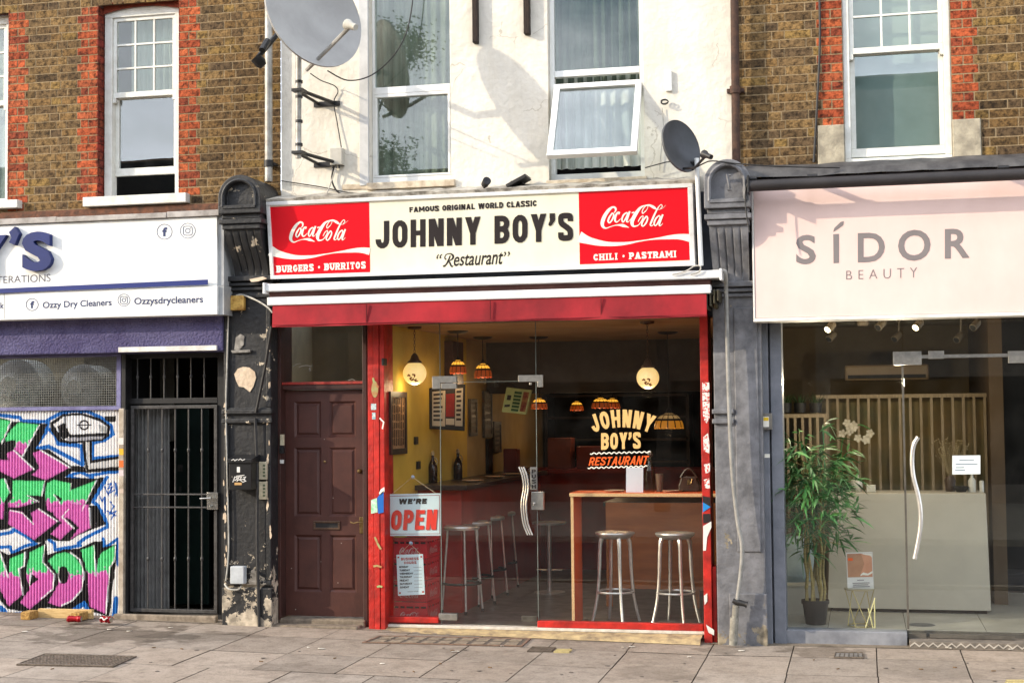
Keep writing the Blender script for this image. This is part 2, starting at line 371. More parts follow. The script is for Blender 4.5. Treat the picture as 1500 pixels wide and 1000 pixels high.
# ------------------------------------------------------------------ materials
BRICK = attr_mat('brick', rough=.9, bump=.008, bscale=48, nscale=21, namt=.95, dark=.16, lo_=.38, hi_=.56)
MORTAR = pmat('mortar', (160, 138, 104), (126, 108, 82), 30, .95, bump=.003)
RENDERW = pmat('white_render', (226, 220, 206), (206, 200, 188), 3.2, .85, bump=.010, bscale=16, lo=.3, hi=.75)
def add_cracks(m, sc=1.7, width=.012, dark=(96, 84, 66), amt=.8, zone=.52):
    """hairline cracks and small flaked patches in a painted wall"""
    n = m.node_tree; L = n.links.new; b = n.nodes['Principled BSDF']; src = b.inputs['Base Color'].links[0].from_socket
    tc = n.nodes.new('ShaderNodeTexCoord'); z = n.nodes.new('ShaderNodeTexNoise'); z.inputs['Scale'].default_value = 4; z.inputs['Detail'].default_value = 6
    L(tc.outputs['Object'], z.inputs['Vector']); va = n.nodes.new('ShaderNodeMix'); va.data_type = 'VECTOR'; va.inputs['Factor'].default_value = .22
    L(tc.outputs['Object'], va.inputs['A']); L(z.outputs['Color'], va.inputs['B'])
    vo = n.nodes.new('ShaderNodeTexVoronoi'); vo.feature = 'DISTANCE_TO_EDGE'; vo.inputs['Scale'].default_value = sc; L(va.outputs['Result'], vo.inputs['Vector'])
    lt = n.nodes.new('ShaderNodeMath'); lt.operation = 'LESS_THAN'; lt.inputs[1].default_value = width; L(vo.outputs['Distance'], lt.inputs[0])
    z2 = n.nodes.new('ShaderNodeTexNoise'); z2.inputs['Scale'].default_value = 1.6; z2.inputs['Detail'].default_value = 3; L(tc.outputs['Object'], z2.inputs['Vector'])
    gt = n.nodes.new('ShaderNodeMath'); gt.operation = 'GREATER_THAN'; gt.inputs[1].default_value = zone; L(z2.outputs['Fac'], gt.inputs[0])
    z3 = n.nodes.new('ShaderNodeTexNoise'); z3.inputs['Scale'].default_value = 9; z3.inputs['Detail'].default_value = 9; z3.inputs['Roughness'].default_value = .7; L(tc.outputs['Object'], z3.inputs['Vector'])
    g3 = n.nodes.new('ShaderNodeMath'); g3.operation = 'GREATER_THAN'; g3.inputs[1].default_value = .69; L(z3.outputs['Fac'], g3.inputs[0])
    mu = n.nodes.new('ShaderNodeMath'); mu.operation = 'MULTIPLY'; L(lt.outputs[0], mu.inputs[0]); L(gt.outputs[0], mu.inputs[1])
    ad = n.nodes.new('ShaderNodeMath'); ad.operation = 'MAXIMUM'; L(mu.outputs[0], ad.inputs[0]); L(g3.outputs[0], ad.inputs[1])
    sc_ = n.nodes.new('ShaderNodeMath'); sc_.operation = 'MULTIPLY'; sc_.inputs[1].default_value = amt; L(ad.outputs[0], sc_.inputs[0])
    mx = n.nodes.new('ShaderNodeMix'); mx.data_type = 'RGBA'; mx.inputs['B'].default_value = (*lin(dark), 1)
    L(sc_.outputs[0], mx.inputs['Factor']); L(src, mx.inputs['A']); L(mx.outputs['Result'], b.inputs['Base Color'])
add_cracks(RENDERW, 1.5, .004, (150, 138, 116), .45, .52)
def grime(m, amt=.5, sc=2.2, stretch=(1.6, 1.6, .35), lo=.42, hi=.72, tint=(.62, .57, .48)):
    n = m.node_tree; L = n.links.new; b = n.nodes['Principled BSDF']; src = b.inputs['Base Color'].links[0].from_socket
    tc = n.nodes.new('ShaderNodeTexCoord'); mp = n.nodes.new('ShaderNodeMapping'); mp.inputs['Scale'].default_value = stretch; L(tc.outputs['Object'], mp.inputs[0])
    z = n.nodes.new('ShaderNodeTexNoise'); z.inputs['Scale'].default_value = sc; z.inputs['Detail'].default_value = 9; z.inputs['Roughness'].default_value = .68; L(mp.outputs[0], z.inputs['Vector'])
    mr = n.nodes.new('ShaderNodeMapRange'); mr.inputs['From Min'].default_value = lo; mr.inputs['From Max'].default_value = hi; mr.inputs['To Max'].default_value = amt; L(z.outputs['Fac'], mr.inputs['Value'])
    mx = n.nodes.new('ShaderNodeMix'); mx.data_type = 'RGBA'; mx.blend_type = 'MULTIPLY'; mx.inputs['B'].default_value = (*tint, 1); L(mr.outputs[0], mx.inputs['Factor']); L(src, mx.inputs['A']); L(mx.outputs['Result'], b.inputs['Base Color'])
grime(RENDERW, .45)
grime(BRICK, .75, 1.3, (1, 1, .45), .44, .70, (.50, .46, .42))
grime(BRICK, .5, 60, (.5, 1, 1.2), .5, .62, (.45, .42, .38))
WHITEP = pmat('white_paint', (224, 222, 214), (198, 194, 182), 9, .45, bump=.001)
UPVC = pmat('white_plastic', (232, 232, 228), (218, 218, 212), 4, .3)
SASHP = pmat('white_sash_paint', (222, 222, 214), (206, 204, 194), 12, .5, bump=.001, bscale=120)
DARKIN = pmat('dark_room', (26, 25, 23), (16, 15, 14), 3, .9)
NET = pmat('net_curtain', (170, 174, 158), (126, 132, 118), 5, .9, stretch=(3, 3, .3))
NETL = pmat('pale_net_curtain', (216, 218, 208), (186, 190, 180), 5, .9, stretch=(3, 3, .3))
GLASSU = glass_mat('old_window_glass', (.80, .84, .82), 1.75, wob=.0003, dirt=.03)
GLASSB = glass_mat('blueish_window_glass', (.80, .85, .86), 2.1, wob=.0003, dirt=.02)
GLASSS = glass_mat('shop_glass', (.98, .99, .98), 1.5, dirt=.008)
STONE = pmat('grey_stone', (176, 166, 144), (134, 126, 110), 10, .9, bump=.004, bscale=40)
LEAD = pmat('lead_flashing', (84, 82, 80), (52, 50, 50), 7, .6, bump=.004, bscale=18)
LEADP = pmat('weathered_flashing', (186, 180, 168), (112, 106, 96), 9, .75, bump=.004, bscale=22, lo=.4, hi=.62)
BLACKM = pmat('black_metal', (34, 33, 33), (22, 21, 21), 14, .5, bump=.0006)
GREYPIPE = pmat('galvanised_pipe', (176, 174, 168), (128, 124, 116), 10, .5, metal=.35)
RUST = pmat('rusty_iron', (84, 58, 44), (52, 38, 32), 18, .8, bump=.003, bscale=60)
CABLE = pmat('dark_cable', (46, 44, 42), (30, 29, 28), 20, .6)
WHITECABLE = pmat('pale_cable', (188, 184, 174), (150, 146, 136), 20, .6)
CHROME = pmat('brushed_steel', (196, 194, 188), (168, 166, 160), 30, .28, metal=1., rvar=.08)
DISHG = pmat('grey_dish_paint', (156, 154, 150), (140, 138, 134), 3, .55)
DISHD = pmat('dark_dish_paint', (74, 76, 80), (58, 60, 62), 5, .5)
PLASTG = pmat('grey_plastic', (186, 182, 172), (166, 162, 150), 6, .6)

# ------------------------------------------------------------------ pavement and road
SLAB = attr_mat('paving_stone', rough=.88, bump=.004, bscale=60, nscale=7, namt=.5, dark=.45)
def pave_mat_dirt(m):
    n = m.node_tree; L = n.links.new; b = n.nodes['Principled BSDF']; src = b.inputs['Base Color'].links[0].from_socket
    tc = n.nodes.new('ShaderNodeTexCoord'); v = n.nodes.new('ShaderNodeTexVoronoi'); v.inputs['Scale'].default_value = 8; L(tc.outputs['Object'], v.inputs['Vector'])
    r = n.nodes.new('ShaderNodeMath'); r.operation = 'LESS_THAN'; r.inputs[1].default_value = .10; L(v.outputs['Distance'], r.inputs[0])
    z = n.nodes.new('ShaderNodeTexNoise'); z.inputs['Scale'].default_value = 2.1; L(tc.outputs['Object'], z.inputs['Vector'])
    g = n.nodes.new('ShaderNodeMath'); g.operation = 'GREATER_THAN'; g.inputs[1].default_value = .47; L(z.outputs['Fac'], g.inputs[0])
    mu = n.nodes.new('ShaderNodeMath'); mu.operation = 'MULTIPLY'; L(r.outputs[0], mu.inputs[0]); L(g.outputs[0], mu.inputs[1])
    m2 = n.nodes.new('ShaderNodeMath'); m2.operation = 'MULTIPLY'; m2.inputs[1].default_value = .28; L(mu.outputs[0], m2.inputs[0])
    mx = n.nodes.new('ShaderNodeMix'); mx.data_type = 'RGBA'; mx.inputs['B'].default_value = (.05, .045, .04, 1)
    L(m2.outputs[0], mx.inputs['Factor']); L(src, mx.inputs['A']); L(mx.outputs['Result'], b.inputs['Base Color'])
pave_mat_dirt(SLAB)
def stains(m, spots):
    """spilt and trodden-in stains, each with its own ragged outline"""
    n = m.node_tree; L = n.links.new; b = n.nodes['Principled BSDF']
    g = n.nodes.new('ShaderNodeNewGeometry'); z = n.nodes.new('ShaderNodeTexNoise'); z.inputs['Scale'].default_value = 4.5; z.inputs['Detail'].default_value = 8; L(g.outputs['Position'], z.inputs['Vector'])
    for (x, y, rx, ry, amt) in spots:
        src = b.inputs['Base Color'].links[0].from_socket
        mp = n.nodes.new('ShaderNodeMapping'); mp.inputs['Location'].default_value = (-x/rx, -y/ry, 0); mp.inputs['Scale'].default_value = (1/rx, 1/ry, 0); L(g.outputs['Position'], mp.inputs[0])
        ln = n.nodes.new('ShaderNodeVectorMath'); ln.operation = 'LENGTH'; L(mp.outputs[0], ln.inputs[0])
        mu = n.nodes.new('ShaderNodeMath'); mu.operation = 'MULTIPLY_ADD'; mu.inputs[1].default_value = 3.2; mu.inputs[2].default_value = -1.6; L(z.outputs['Fac'], mu.inputs[0])
        ad = n.nodes.new('ShaderNodeMath'); ad.operation = 'ADD'; L(ln.outputs['Value'], ad.inputs[0]); L(mu.outputs[0], ad.inputs[1])
        mr = n.nodes.new('ShaderNodeMapRange'); mr.inputs['From Min'].default_value = .75; mr.inputs['From Max'].default_value = 1.05; mr.inputs['To Min'].default_value = amt; mr.inputs['To Max'].default_value = 0; L(ad.outputs[0], mr.inputs['Value'])
        mx = n.nodes.new('ShaderNodeMix'); mx.data_type = 'RGBA'; mx.blend_type = 'MULTIPLY'; mx.inputs['B'].default_value = (.42, .40, .38, 1); L(mr.outputs[0], mx.inputs['Factor']); L(src, mx.inputs['A']); L(mx.outputs['Result'], b.inputs['Base Color'])
SP = []
for (px, py, w, h, a) in ((165, 940, 130, 14, .75), (300, 943, 90, 9, .5), (1205, 955, 60, 8, .6), (690, 962, 90, 8, .35), (960, 982, 70, 9, .3), (430, 985, 110, 10, .3), (1380, 985, 90, 10, .25), (850, 938, 60, 6, .4), (60, 925, 70, 9, .45), (1060, 950, 40, 6, .5)):
    q = PZ(px, py, 0); e = PZ(px+w, py, 0); f_ = PZ(px, py-h, 0); SP.append((q.x, q.y, abs(e.x-q.x), abs(f_.y-q.y), a))
stains(SLAB, SP)
grime(SLAB, .5, 38, (1, 1, 1), .5, .66, (.5, .47, .44)); grime(SLAB, .45, .9, (1, 1, 1), .42, .7, (.62, .58, .54))
JOINT = pmat('joint_dirt', (106, 95, 84), (74, 66, 58), 20, .95, bump=.003)
ASPH = pmat('asphalt', (62, 60, 58), (44, 43, 42), 40, .9, bump=.004, bscale=120)
def gzz(x, y): return gz(max(min(x, 3), -9)) + .012*min(0, y+.1)
m = MB(); xs = [-60, -9, -1.26, 3, 60]
for a, c in zip(xs, xs[1:]):
    m.add([(a, -4.2, gzz(a, -4.2)-.012), (c, -4.2, gzz(c, -4.2)-.012), (c, .6, gzz(c, 0)-.012), (a, .6, gzz(a, 0)-.012)], [(0, 1, 2, 3)], 1)
rows = [-.12, -.62, -1.36, -2.05, -2.75, -3.45, -4.15]
rng = random.Random(3)
j0 = P(1165, 961).x
for r_ in range(len(rows)-1):
    y1, y0 = rows[r_], rows[r_+1]
    x = j0-.635*14 + rng.uniform(-.003, .003) + (.0 if r_ < 3 else .3)
    while x < 4.4:
        w = .635+rng.uniform(-.003, .003); g = .0045; t = rng.uniform(.84, 1.08)
        base = lin((157, 144, 130)); warm = rng.uniform(-.02, .02)
        col = tuple(c*t*(1+k*warm) for c, k in zip(base, (1, 0, -1))); dz = rng.uniform(-.0015, .0015)
        nx = 3
        for q in range(nx):
            a = x+g+(w-2*g)*q/nx; c = x+g+(w-2*g)*(q+1)/nx
            m.add([(a, y0+g, gzz(a, y0)+dz), (c, y0+g, gzz(c, y0)+dz), (c, y1-g, gzz(c, y1)+dz), (a, y1-g, gzz(a, y1)+dz)], [(0, 1, 2, 3)], 0, col)
        x += w
# tarmac and mortar strip along the shop fronts
xa = -9.
while xa < 4:
    xb = xa+.4; col = lin((136, 124, 108)); t = rng.uniform(.85, 1.05); col = tuple(c*t for c in col)
    m.add([(xa, -.118, gzz(xa, 0)+.002), (xb, -.118, gzz(xb, 0)+.002), (xb, .4, gzz(xb, 0)+.006), (xa, .4, gzz(xa, 0)+.006)], [(0, 1, 2, 3)], 0, col); xa = xb
obj('pavement', m, [SLAB, JOINT], kind='structure', label='grey paving slabs in front of the shops', fixn=False)
m = MB(); m.box(-60, 60, -4.35, -4.2, -.2, .0); obj('kerb', m, STONE, kind='structure')
m = MB(); m.add([(-60, -11.5, -.2), (60, -11.5, -.2), (60, -4.35, -.16), (-60, -4.35, -.16)], [(0, 1, 2, 3)]); obj('road', m, ASPH, kind='structure')
m = MB(); m.add([(-60, -60, -.1), (60, -60, -.1), (60, -11.5, -.1), (-60, -11.5, -.1), (-60, -11.5, -.3), (60, -11.5, -.3)], [(0, 1, 2, 3), (3, 2, 5, 4)]); obj('far_pavement', m, STONE, kind='structure')

# things set in the pavement
def groundquad(pts, dz): 
    out = []
    for p in pts:
        q = PZ(*p, 0.0)
        for _ in range(3): q = PZ(*p, gzz(q.x, q.y)+dz)
        out.append(q)
    return out
GRATE = pmat('worn_iron_grate', (126, 112, 98), (86, 76, 66), 30, .75, metal=.3, bump=.003)
RUSTF = pmat('rusty_frame', (136, 108, 90), (104, 82, 68), 24, .8, bump=.002)
def bil(q, u, v): return q[0].lerp(q[1], u).lerp(q[3].lerp(q[2], u), v)
def plate(name, pts, nx, ny, mats, label, cat, mode='bars', dz=.006):
    q = groundquad(pts, dz); n = Vector((0, 0, 1)); m = MB(); t = thing(name, label, cat, (q[0]+q[2])/2)
    m.prism([p-n*.02 for p in q], (0, 0, .022)); 
    fm = MB(); e = .03
    for a, b, c, d in ((0, 0, 1, e*2), (0, 1-e*2, 1, 1), (0, e*2, e*.5, 1-e*2), (1-e*.5, e*2, 1, 1-e*2)):
        fm.prism([bil(q, a, b), bil(q, c, b), bil(q, c, d), bil(q, a, d)], (0, 0, .007))
    b_ = MB()
    for i in range(nx):
        for j in range(ny):
            u0 = e+(1-2*e)*(i+.14)/nx; u1 = e+(1-2*e)*(i+.86)/nx; v0 = 2*e+(1-4*e)*(j+.16)/ny; v1 = 2*e+(1-4*e)*(j+.84)/ny
            b_.prism([bil(q, u0, v0), bil(q, u1, v0), bil(q, u1, v1), bil(q, u0, v1)], (0, 0, .006))
    obj('plate', m, mats[0], t); obj('frame', fm, mats[1], t); obj('tread', b_, mats[2], t)
plate('cover_plate', [(24, 973), (166, 976), (200, 961), (66, 957)], 26, 7, [JOINT, GRATE, GRATE], 'worn iron cover plate with rows of studs in the left pavement', 'cover plate')
plate('cellar_grating', [(530, 941), (765, 946.5), (778, 935), (556, 931)], 9, 2, [JOINT, RUSTF, pmat('concrete_light', (150, 134, 112), (110, 98, 84), 24, .9, bump=.003)], 'long rusty framed cellar grating at the foot of the red shopfront', 'grating', dz=.004)
plate('access_cover', [(772, 953.5), (808, 954), (814, 948), (780, 947)], 14, 4, [JOINT, GRATE, GRATE], 'small dark ribbed access cover beside a yellow plate', 'cover plate')
plate('marker_plate', [(811, 954.5), (834, 955), (838, 951), (816, 950.5)], 7, 3, [pmat('yellow_plate', (196, 178, 122), (164, 148, 104), 20, .7)]*3, 'small yellow studded plate in the pavement', 'marker plate')
plate('stop_tap_cover', [(1221, 963), (1266, 963.5), (1264, 955.5), (1224, 955)], 6, 1, [JOINT, GRATE, pmat('cover_concrete', (128, 122, 114), (96, 92, 88), 20, .9)], 'oblong metal utility cover in front of the pink beauty shop', 'cover plate')
plate('tactile_plate', [(1470, 1004), (1512, 1004), (1512, 996), (1474, 996)], 8, 3, [MATS['yellow_plate']]*3, 'pale yellow ribbed plate at the bottom right corner', 'marker plate')

# litter
LW = pmat('litter_white', (214, 208, 196), (176, 168, 152), 30, .9); LB = pmat('litter_brown', (120, 92, 60), (86, 64, 42), 30, .9); GUM = pmat('trodden_gum', (112, 102, 93), (94, 86, 78), 30, .9)
rl_ = random.Random(31)
for k, (px, py) in enumerate(((452, 948), (470, 950), (667, 954), (913, 948), (925, 947), (35, 925), (160, 922), (190, 924), (250, 919), (1085, 953), (1390, 949), (1480, 951), (735, 946), (560, 972), (1010, 962))):
    q = groundquad([(px, py)], .003)[0]; m = MB(); a = rl_.uniform(0, 3); s_ = rl_.uniform(.012, .026); pts = []
    for i in range(6): t = a+i*1.047; r = s_*rl_.uniform(.5, 1.2); pts.append(q+Vector((r*math.cos(t)*1.5, r*math.sin(t), rl_.uniform(0, .006))))
    m.prism(pts, (0, 0, .003)); obj('litter_scrap', m, LW, label='tiny pale scrap of litter on the pavement', cat='litter', group='litter scraps on the pavement', fixn=False)
for k in range(16):
    px, py = rl_.uniform(20, 1480), rl_.uniform(946, 992); q = groundquad([(px, py)], .003)[0]; m = MB(); a = rl_.uniform(0, 3.1); d = Vector((math.cos(a), math.sin(a), 0))*.016; m.cyl(q-d+Vector((0, 0, .004)), q+d+Vector((0, 0, .004)), .004, 6); obj('cigarette_butt', m, LB, label='small brown cigarette butt lying on the paving slabs', cat='cigarette butt', group='cigarette butts on the pavement')
for k in range(26):
    px, py = rl_.uniform(10, 1490), rl_.uniform(944, 1000); q = groundquad([(px, py)], .0025)[0]; r = rl_.uniform(.010, .02); m = MB(); m.prism([q+Vector((r*math.cos(i*.6283)*rl_.uniform(.8, 1.2), r*math.sin(i*.6283), 0)) for i in range(10)], (0, 0, .0025)); obj('gum_spot', m, GUM, label='flat dark spot of old chewing gum on the paving', cat='gum spot', group='gum spots on the pavement', fixn=False)

# ------------------------------------------------------------------ brick walls
def brick_rows(m, X0, X1, Z0, Z1, Y, holes, quoin_edges, course=.0745, red_w=.19, jo=.0, sootx=None, seed=1):
    """holes: (x0,x1,z0,z1). every brick a small block proud of the mortar, each with its own tone"""
    rg = random.Random(seed); g = .0052
    zi = Z0; row = 0
    stock = [(136, 108, 68), (126, 100, 64), (116, 92, 61), (140, 112, 72), (108, 86, 58), (130, 101, 62), (104, 84, 60), (122, 98, 66), (142, 114, 66)]
    reds = [(180, 88, 52), (162, 76, 46), (188, 98, 58), (146, 70, 46), (172, 90, 56)]
    while zi < Z1:
        z1 = min(zi+course, Z1); zc = (zi+z1)/2
        segs = [(X0, X1)]
        for h in holes:
            if h[2] < zc < h[3]:
                ns = []
                for a, b in segs:
                    if h[1] <= a or h[0] >= b: ns.append((a, b)); continue
                    if h[0] > a: ns.append((a, h[0]))
                    if h[1] < b: ns.append((h[1], b))
                segs = ns
        for a, b in segs:
            x = a; ql = any(abs(a-e[0]) < 1e-3 and e[1] < zc < e[2] for e in quoin_edges); qr = any(abs(b-e[0]) < 1e-3 and e[1] < zc < e[2] for e in quoin_edges)
            rw = red_w*(1.12 if row % 2 else .92); cells = []
            if ql:
                if row % 2: cells.append((x, x+rw, 1))
                else: cells += [(x, x+rw*.55, 1), (x+rw*.55, x+rw, 1)]
                x += rw
            xe = b-(rw if qr else 0)
            hd = (row % 2 == 0)
            if not ql: 
                if row % 2: cells.append((x, min(x+.06, xe), 0)); x += .06
            while x < xe-.004:
                w = (.108 if hd else .222)+rg.uniform(-.008, .008); hd = not hd
                if xe-x-w < .05: w = xe-x
                cells.append((x, min(x+w, xe), 0)); x += w
            if qr:
                if row % 2: cells.append((xe, b, 1))
                else: cells += [(xe, xe+rw*.45, 1), (xe+rw*.45, b, 1)]
            for c0, c1, red in cells:
                if c1-c0 < .02: continue
                c = rg.choice(reds if red else stock); f = rg.uniform(.88, 1.10)
                if not red and rg.random() < .06: f *= .68
                col = tuple(v*f for v in lin(c)); d = rg.uniform(-.002, .003)
                j = lambda: rg.uniform(-.0015, .0015)
                m.box(c0+g+j(), c1-g+j(), Y-.0035+d*.6, Y+.02, zi+g+j(), z1-g+j(), 0, col)
        zi += course; row += 1
def sheet_with_holes(m, X0, X1, Z0, Z1, Y, holes, mi=0, reveal=0, rmi=None, flip=False):
    xs = sorted({X0, X1, *[min(max(h[i], X0), X1) for h in holes for i in (0, 1)]}); zs = sorted({Z0, Z1, *[min(max(h[i], Z0), Z1) for h in holes for i in (2, 3)]})
    for a, b in zip(xs, xs[1:]):
        for c, d in zip(zs, zs[1:]):
            if any(h[0] <= (a+b)/2 <= h[1] and h[2] <= (c+d)/2 <= h[3] for h in holes): continue
            m.add([(a, Y, c), (b, Y, c), (b, Y, d), (a, Y, d)], [(0, 1, 2, 3)], mi)
    if reveal:
        r = mi if rmi is None else rmi
        for x0, x1, z0, z1 in holes:
            m.add([(x0, Y, z0), (x0, Y+reveal, z0), (x0, Y+reveal, z1), (x0, Y, z1), (x1, Y, z0), (x1, Y+reveal, z0), (x1, Y+reveal, z1), (x1, Y, z1)],
                  [(0, 1, 2, 3), (5, 4, 7, 6), (4, 5, 1, 0), (3, 2, 6, 7)], r)
def X(px, py, Y=0.): return P(px, py, Y).x
def Z(px, py, Y=0.): return P(px, py, Y).z
def bars(m, X0, X1, Z0, Z1, Y, d, l, r, t, b, mi=0):       # rectangular frame; side members run between the rails (butted)
    m.box(X0, X1, Y, Y+d, Z1-t, Z1, mi); m.box(X0, X1, Y, Y+d, Z0, Z0+b, mi)
    m.box(X0, X0+l, Y, Y+d, Z0+b, Z1-t, mi); m.box(X1-r, X1, Y, Y+d, Z0+b, Z1-t, mi)
def curtain(X0, X1, Z0, Z1, Y, folds, amp, seed=1, gap=None):
    """hanging cloth with soft irregular pleats"""
    rg = random.Random(seed); n = folds*8; m = MB(); k = 8; ph = [rg.uniform(0, 6.28) for _ in range(4)]
    vs = []
    for j in range(k+1):
        for i in range(n+1):
            u = i/n; v = j/k
            y = amp*(math.sin(u*folds*6.283+ph[0]+1.5*math.sin(u*5+ph[1]))+.5*math.sin(u*folds*2.1*3+ph[2]+v))*(1-.35*v)
            vs.append((X0+(X1-X0)*u+amp*.4*math.sin(u*folds*9+ph[3])*(1-v), Y+y, Z0+(Z1-Z0)*v))
    m.add(vs, [(j*(n+1)+i, j*(n+1)+i+1, (j+1)*(n+1)+i+1, (j+1)*(n+1)+i) for j in range(k) for i in range(n)])
    return m

YL = .02; YR = .05
ZT = 6.1
# ---- left brick building
bl = thing('brick_building', 'brown brick building with red brick window edges above the dry cleaner', 'building', (X(150, 300, YL), YL, Z(150, 300, YL)))
wx0, wx1 = X(143.5, 150, YL), X(262, 150, YL); wz0 = Z(200, 290, YL); wz1 = Z(200, 3, YL)
w0x1 = X(12, 150, YL); w0x0 = w0x1-(wx1-wx0)
lw0, lw1 = -9.2, X(411, 150, YL); lz0 = Z(200, 318, YL)-.05
holes = [(wx0, wx1, wz0, wz1), (w0x0, w0x1, wz0-.04, wz1+.02)]
m = MB(); sheet_with_holes(m, lw0, lw1, lz0, ZT, YL, holes, 1)
RQ = [(h[i], h[2], h[3]) for h in holes for i in (0, 1)]
brick_rows(m, lw0, lw1, lz0, ZT, YL, holes, RQ, seed=5)
rg = random.Random(9)
for h in holes:                         # red brick reveals
    z = h[2]; k = 0
    while z < h[3]:
        z1 = min(z+.0745, h[3])
        for xe, s in ((h[0], -1), (h[1], 1)):
            c = tuple(v*rg.uniform(.7, 1) for v in lin((150, 68, 48)))
            m.box(xe+s*.012, xe, YL-.004, YL+.16, z+.004, z1-.004, 0, c)
        z = z1
    m.box(h[0], h[1], YL-.002, YL+.16, h[3], h[3]+.012, 0, lin((120, 60, 40)))
obj('wall', m, [BRICK, MORTAR], bl)
def sash_window(b, X0, X1, Z0, Z1, Y, cols, rows_, zmid, lift, cur, arch=0, uppx=None, frame=.045):
    """box sash: frame > upper sash with glazing bars, lower sash, panes, curtain, sill"""
    m = MB(); bars(m, X0, X1, Z0, Z1, Y, .10, frame, frame, frame*1.1, .03)
    fr = obj('window', m, SASHP, b, bevel=.004)
    a0, a1 = X0+frame, X1-frame
    m = MB(); bars(m, a0+.001, a1-.001, zmid-.015, Z1-frame*1.1, Y+.02, .04, .035, .035, .035, .05)
    gx0, gx1, g0, g1 = a0+.035, a1-.035, zmid+.035, Z1-frame*1.1-.035
    for i in range(1, cols): x = gx0+(gx1-gx0)*i/cols; m.box(x-.009, x+.009, Y+.024, Y+.05, g0, g1)
    for j in range(1, rows_): z = g0+(g1-g0)*j/rows_; m.box(gx0, gx1, Y+.0225, Y+.048, z-.009, z+.009)
    obj('upper_sash', m, SASHP, fr, bevel=.003)
    m = MB(); m.box(gx0-.005, gx1+.005, Y+.036, Y+.039, g0-.005, g1+.005); obj('pane', m, GLASSU, fr)
    lo = Z0+.03+lift; m = MB(); bars(m, a0+.001, a1-.001, lo, zmid+.012, Y+.062, .036, .04, .04, .035, .07)
    for s in (a0-.0, a1-.03): m.box(s, s+.03, Y+.012, Y+.06, zmid-.06, zmid-.016)
    obj('lower_sash', m, SASHP, fr, bevel=.003)
    m = MB(); m.box(a0+.035, a1-.035, Y+.078, Y+.081, lo+.06, zmid-.02); obj('pane', m, GLASSB, fr)
    return fr, a0, a1, lo
zm = Z(200, 139, YL+.1)
fr, a0, a1, lo = sash_window(bl, wx0+.012, wx1-.012, wz0, wz1-.02, YL+.10, 3, 3, zm, Z(200, 257, YL+.16)-wz0-.03, None, frame=.075)
obj('curtain', curtain(a0+.09, a1, zm+.0, wz1-.03, YL+.30, 7, .012, 3), NETL, fr)
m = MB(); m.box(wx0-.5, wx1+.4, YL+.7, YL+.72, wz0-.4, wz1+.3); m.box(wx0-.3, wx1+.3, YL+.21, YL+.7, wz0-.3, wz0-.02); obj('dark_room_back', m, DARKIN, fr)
m = MB(); m.bp((121, 289), (272, 296), YL-.09, .2); obj('sill', m, WHITEP, fr, bevel=.006)
fr0, a0, a1, lo = sash_window(bl, w0x0+.012, w0x1-.012, wz0-.04, wz1, YL+.10, 3, 3, Z(0, 152, YL+.1), .02, None, frame=.075)
obj('curtain', curtain(a0, a1, lo, wz1-.03, YL+.30, 7, .012, 4), NETL, fr0)
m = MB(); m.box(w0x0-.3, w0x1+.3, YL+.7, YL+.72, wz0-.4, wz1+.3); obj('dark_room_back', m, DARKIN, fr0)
m = MB(); a = P(25, 292, YL-.09); m.box(w0x0-.1, a.x, YL-.09, YL+.11, a.z-.075, a.z); obj('sill', m, WHITEP, fr0, bevel=.006)
# arched brick head over the left window: curved white head piece
m = MB(); pts = []
for i in range(13):
    u = i/12; pts.append((wx0+.012+(wx1-wx0-.024)*u, YL+.085, wz1-.02-.05*(2*u-1)**2))
pts += [(wx1-.012, YL+.085, wz1+.01), (wx0+.012, YL+.085, wz1+.01)]
m.prism(pts, (0, -.01, 0)); obj('arched_head', m, BRICK if False else pmat('red_brick_head', (150, 66, 44), (110, 50, 36), 20, .9, bump=.004), fr)
m = MB(); m.box(lw0, X(330, 310, YL), YL-.05, YL+.06, Z(200, 322, YL), Z(200, 304, YL)); obj('brick_ledge', m, pmat('dirty_brick_ledge', (112, 72, 52), (70, 52, 42), 16, .9, bump=.006, bscale=30), bl)

# ---- middle white building
wb = thing('white_rendered_building', 'white rendered building with cracked paint above the red restaurant', 'building', (X(740, 290), 0, Z(740, 290)))
Zw0 = Z(740, 297)
h2 = (X(541, 150), X(660, 150), Z(600, 266), ZT); h3 = (X(803, 150), X(943, 150), Z(870, 262), ZT)
mx0, mx1 = X(412, 150), X(1072, 120)
m = MB(); sheet_with_holes(m, mx0, mx1, Zw0, ZT, 0, [h2, h3], 0, reveal=.12)
m.add([(mx0, 0, Zw0), (mx0, .3, Zw0), (mx0, .3, ZT), (mx0, 0, ZT), (mx1, 0, Zw0), (mx1, .3, Zw0), (mx1, .3, ZT), (mx1, 0, ZT)], [(0, 3, 2, 1), (4, 5, 6, 7)])
obj('wall', m, RENDERW, wb)
def bpX(m, tl, br, Y, d): m.bp(tl, br, Y, d)
Yw = .075
m = MB(); zmid = Z(600, 131, Yw)
bars(m, h2[0]+.002, h2[1]-.002, h2[2]+.002, ZT, Yw, .07, .022, .022, .05, .055); m.box(h2[0]+.024, h2[1]-.024, Yw-.006, Yw+.06, zmid-.03, zmid+.03)
bars(m, h2[0]+.024, h2[1]-.024, h2[2]+.057, zmid-.03, Yw-.004, .05, .022, .022, .03, .02)
f2 = obj('window', m, UPVC, wb, bevel=.004)
m = MB(); m.box(h2[0]+.02, h2[1]-.02, Yw+.03, Yw+.034, h2[2]+.05, ZT); obj('pane', m, GLASSU, f2)
obj('curtain', curtain(h2[0]-.1, h2[1]+.1, h2[2]-.1, ZT, Yw+.17, 9, .022, 11), NET, f2)
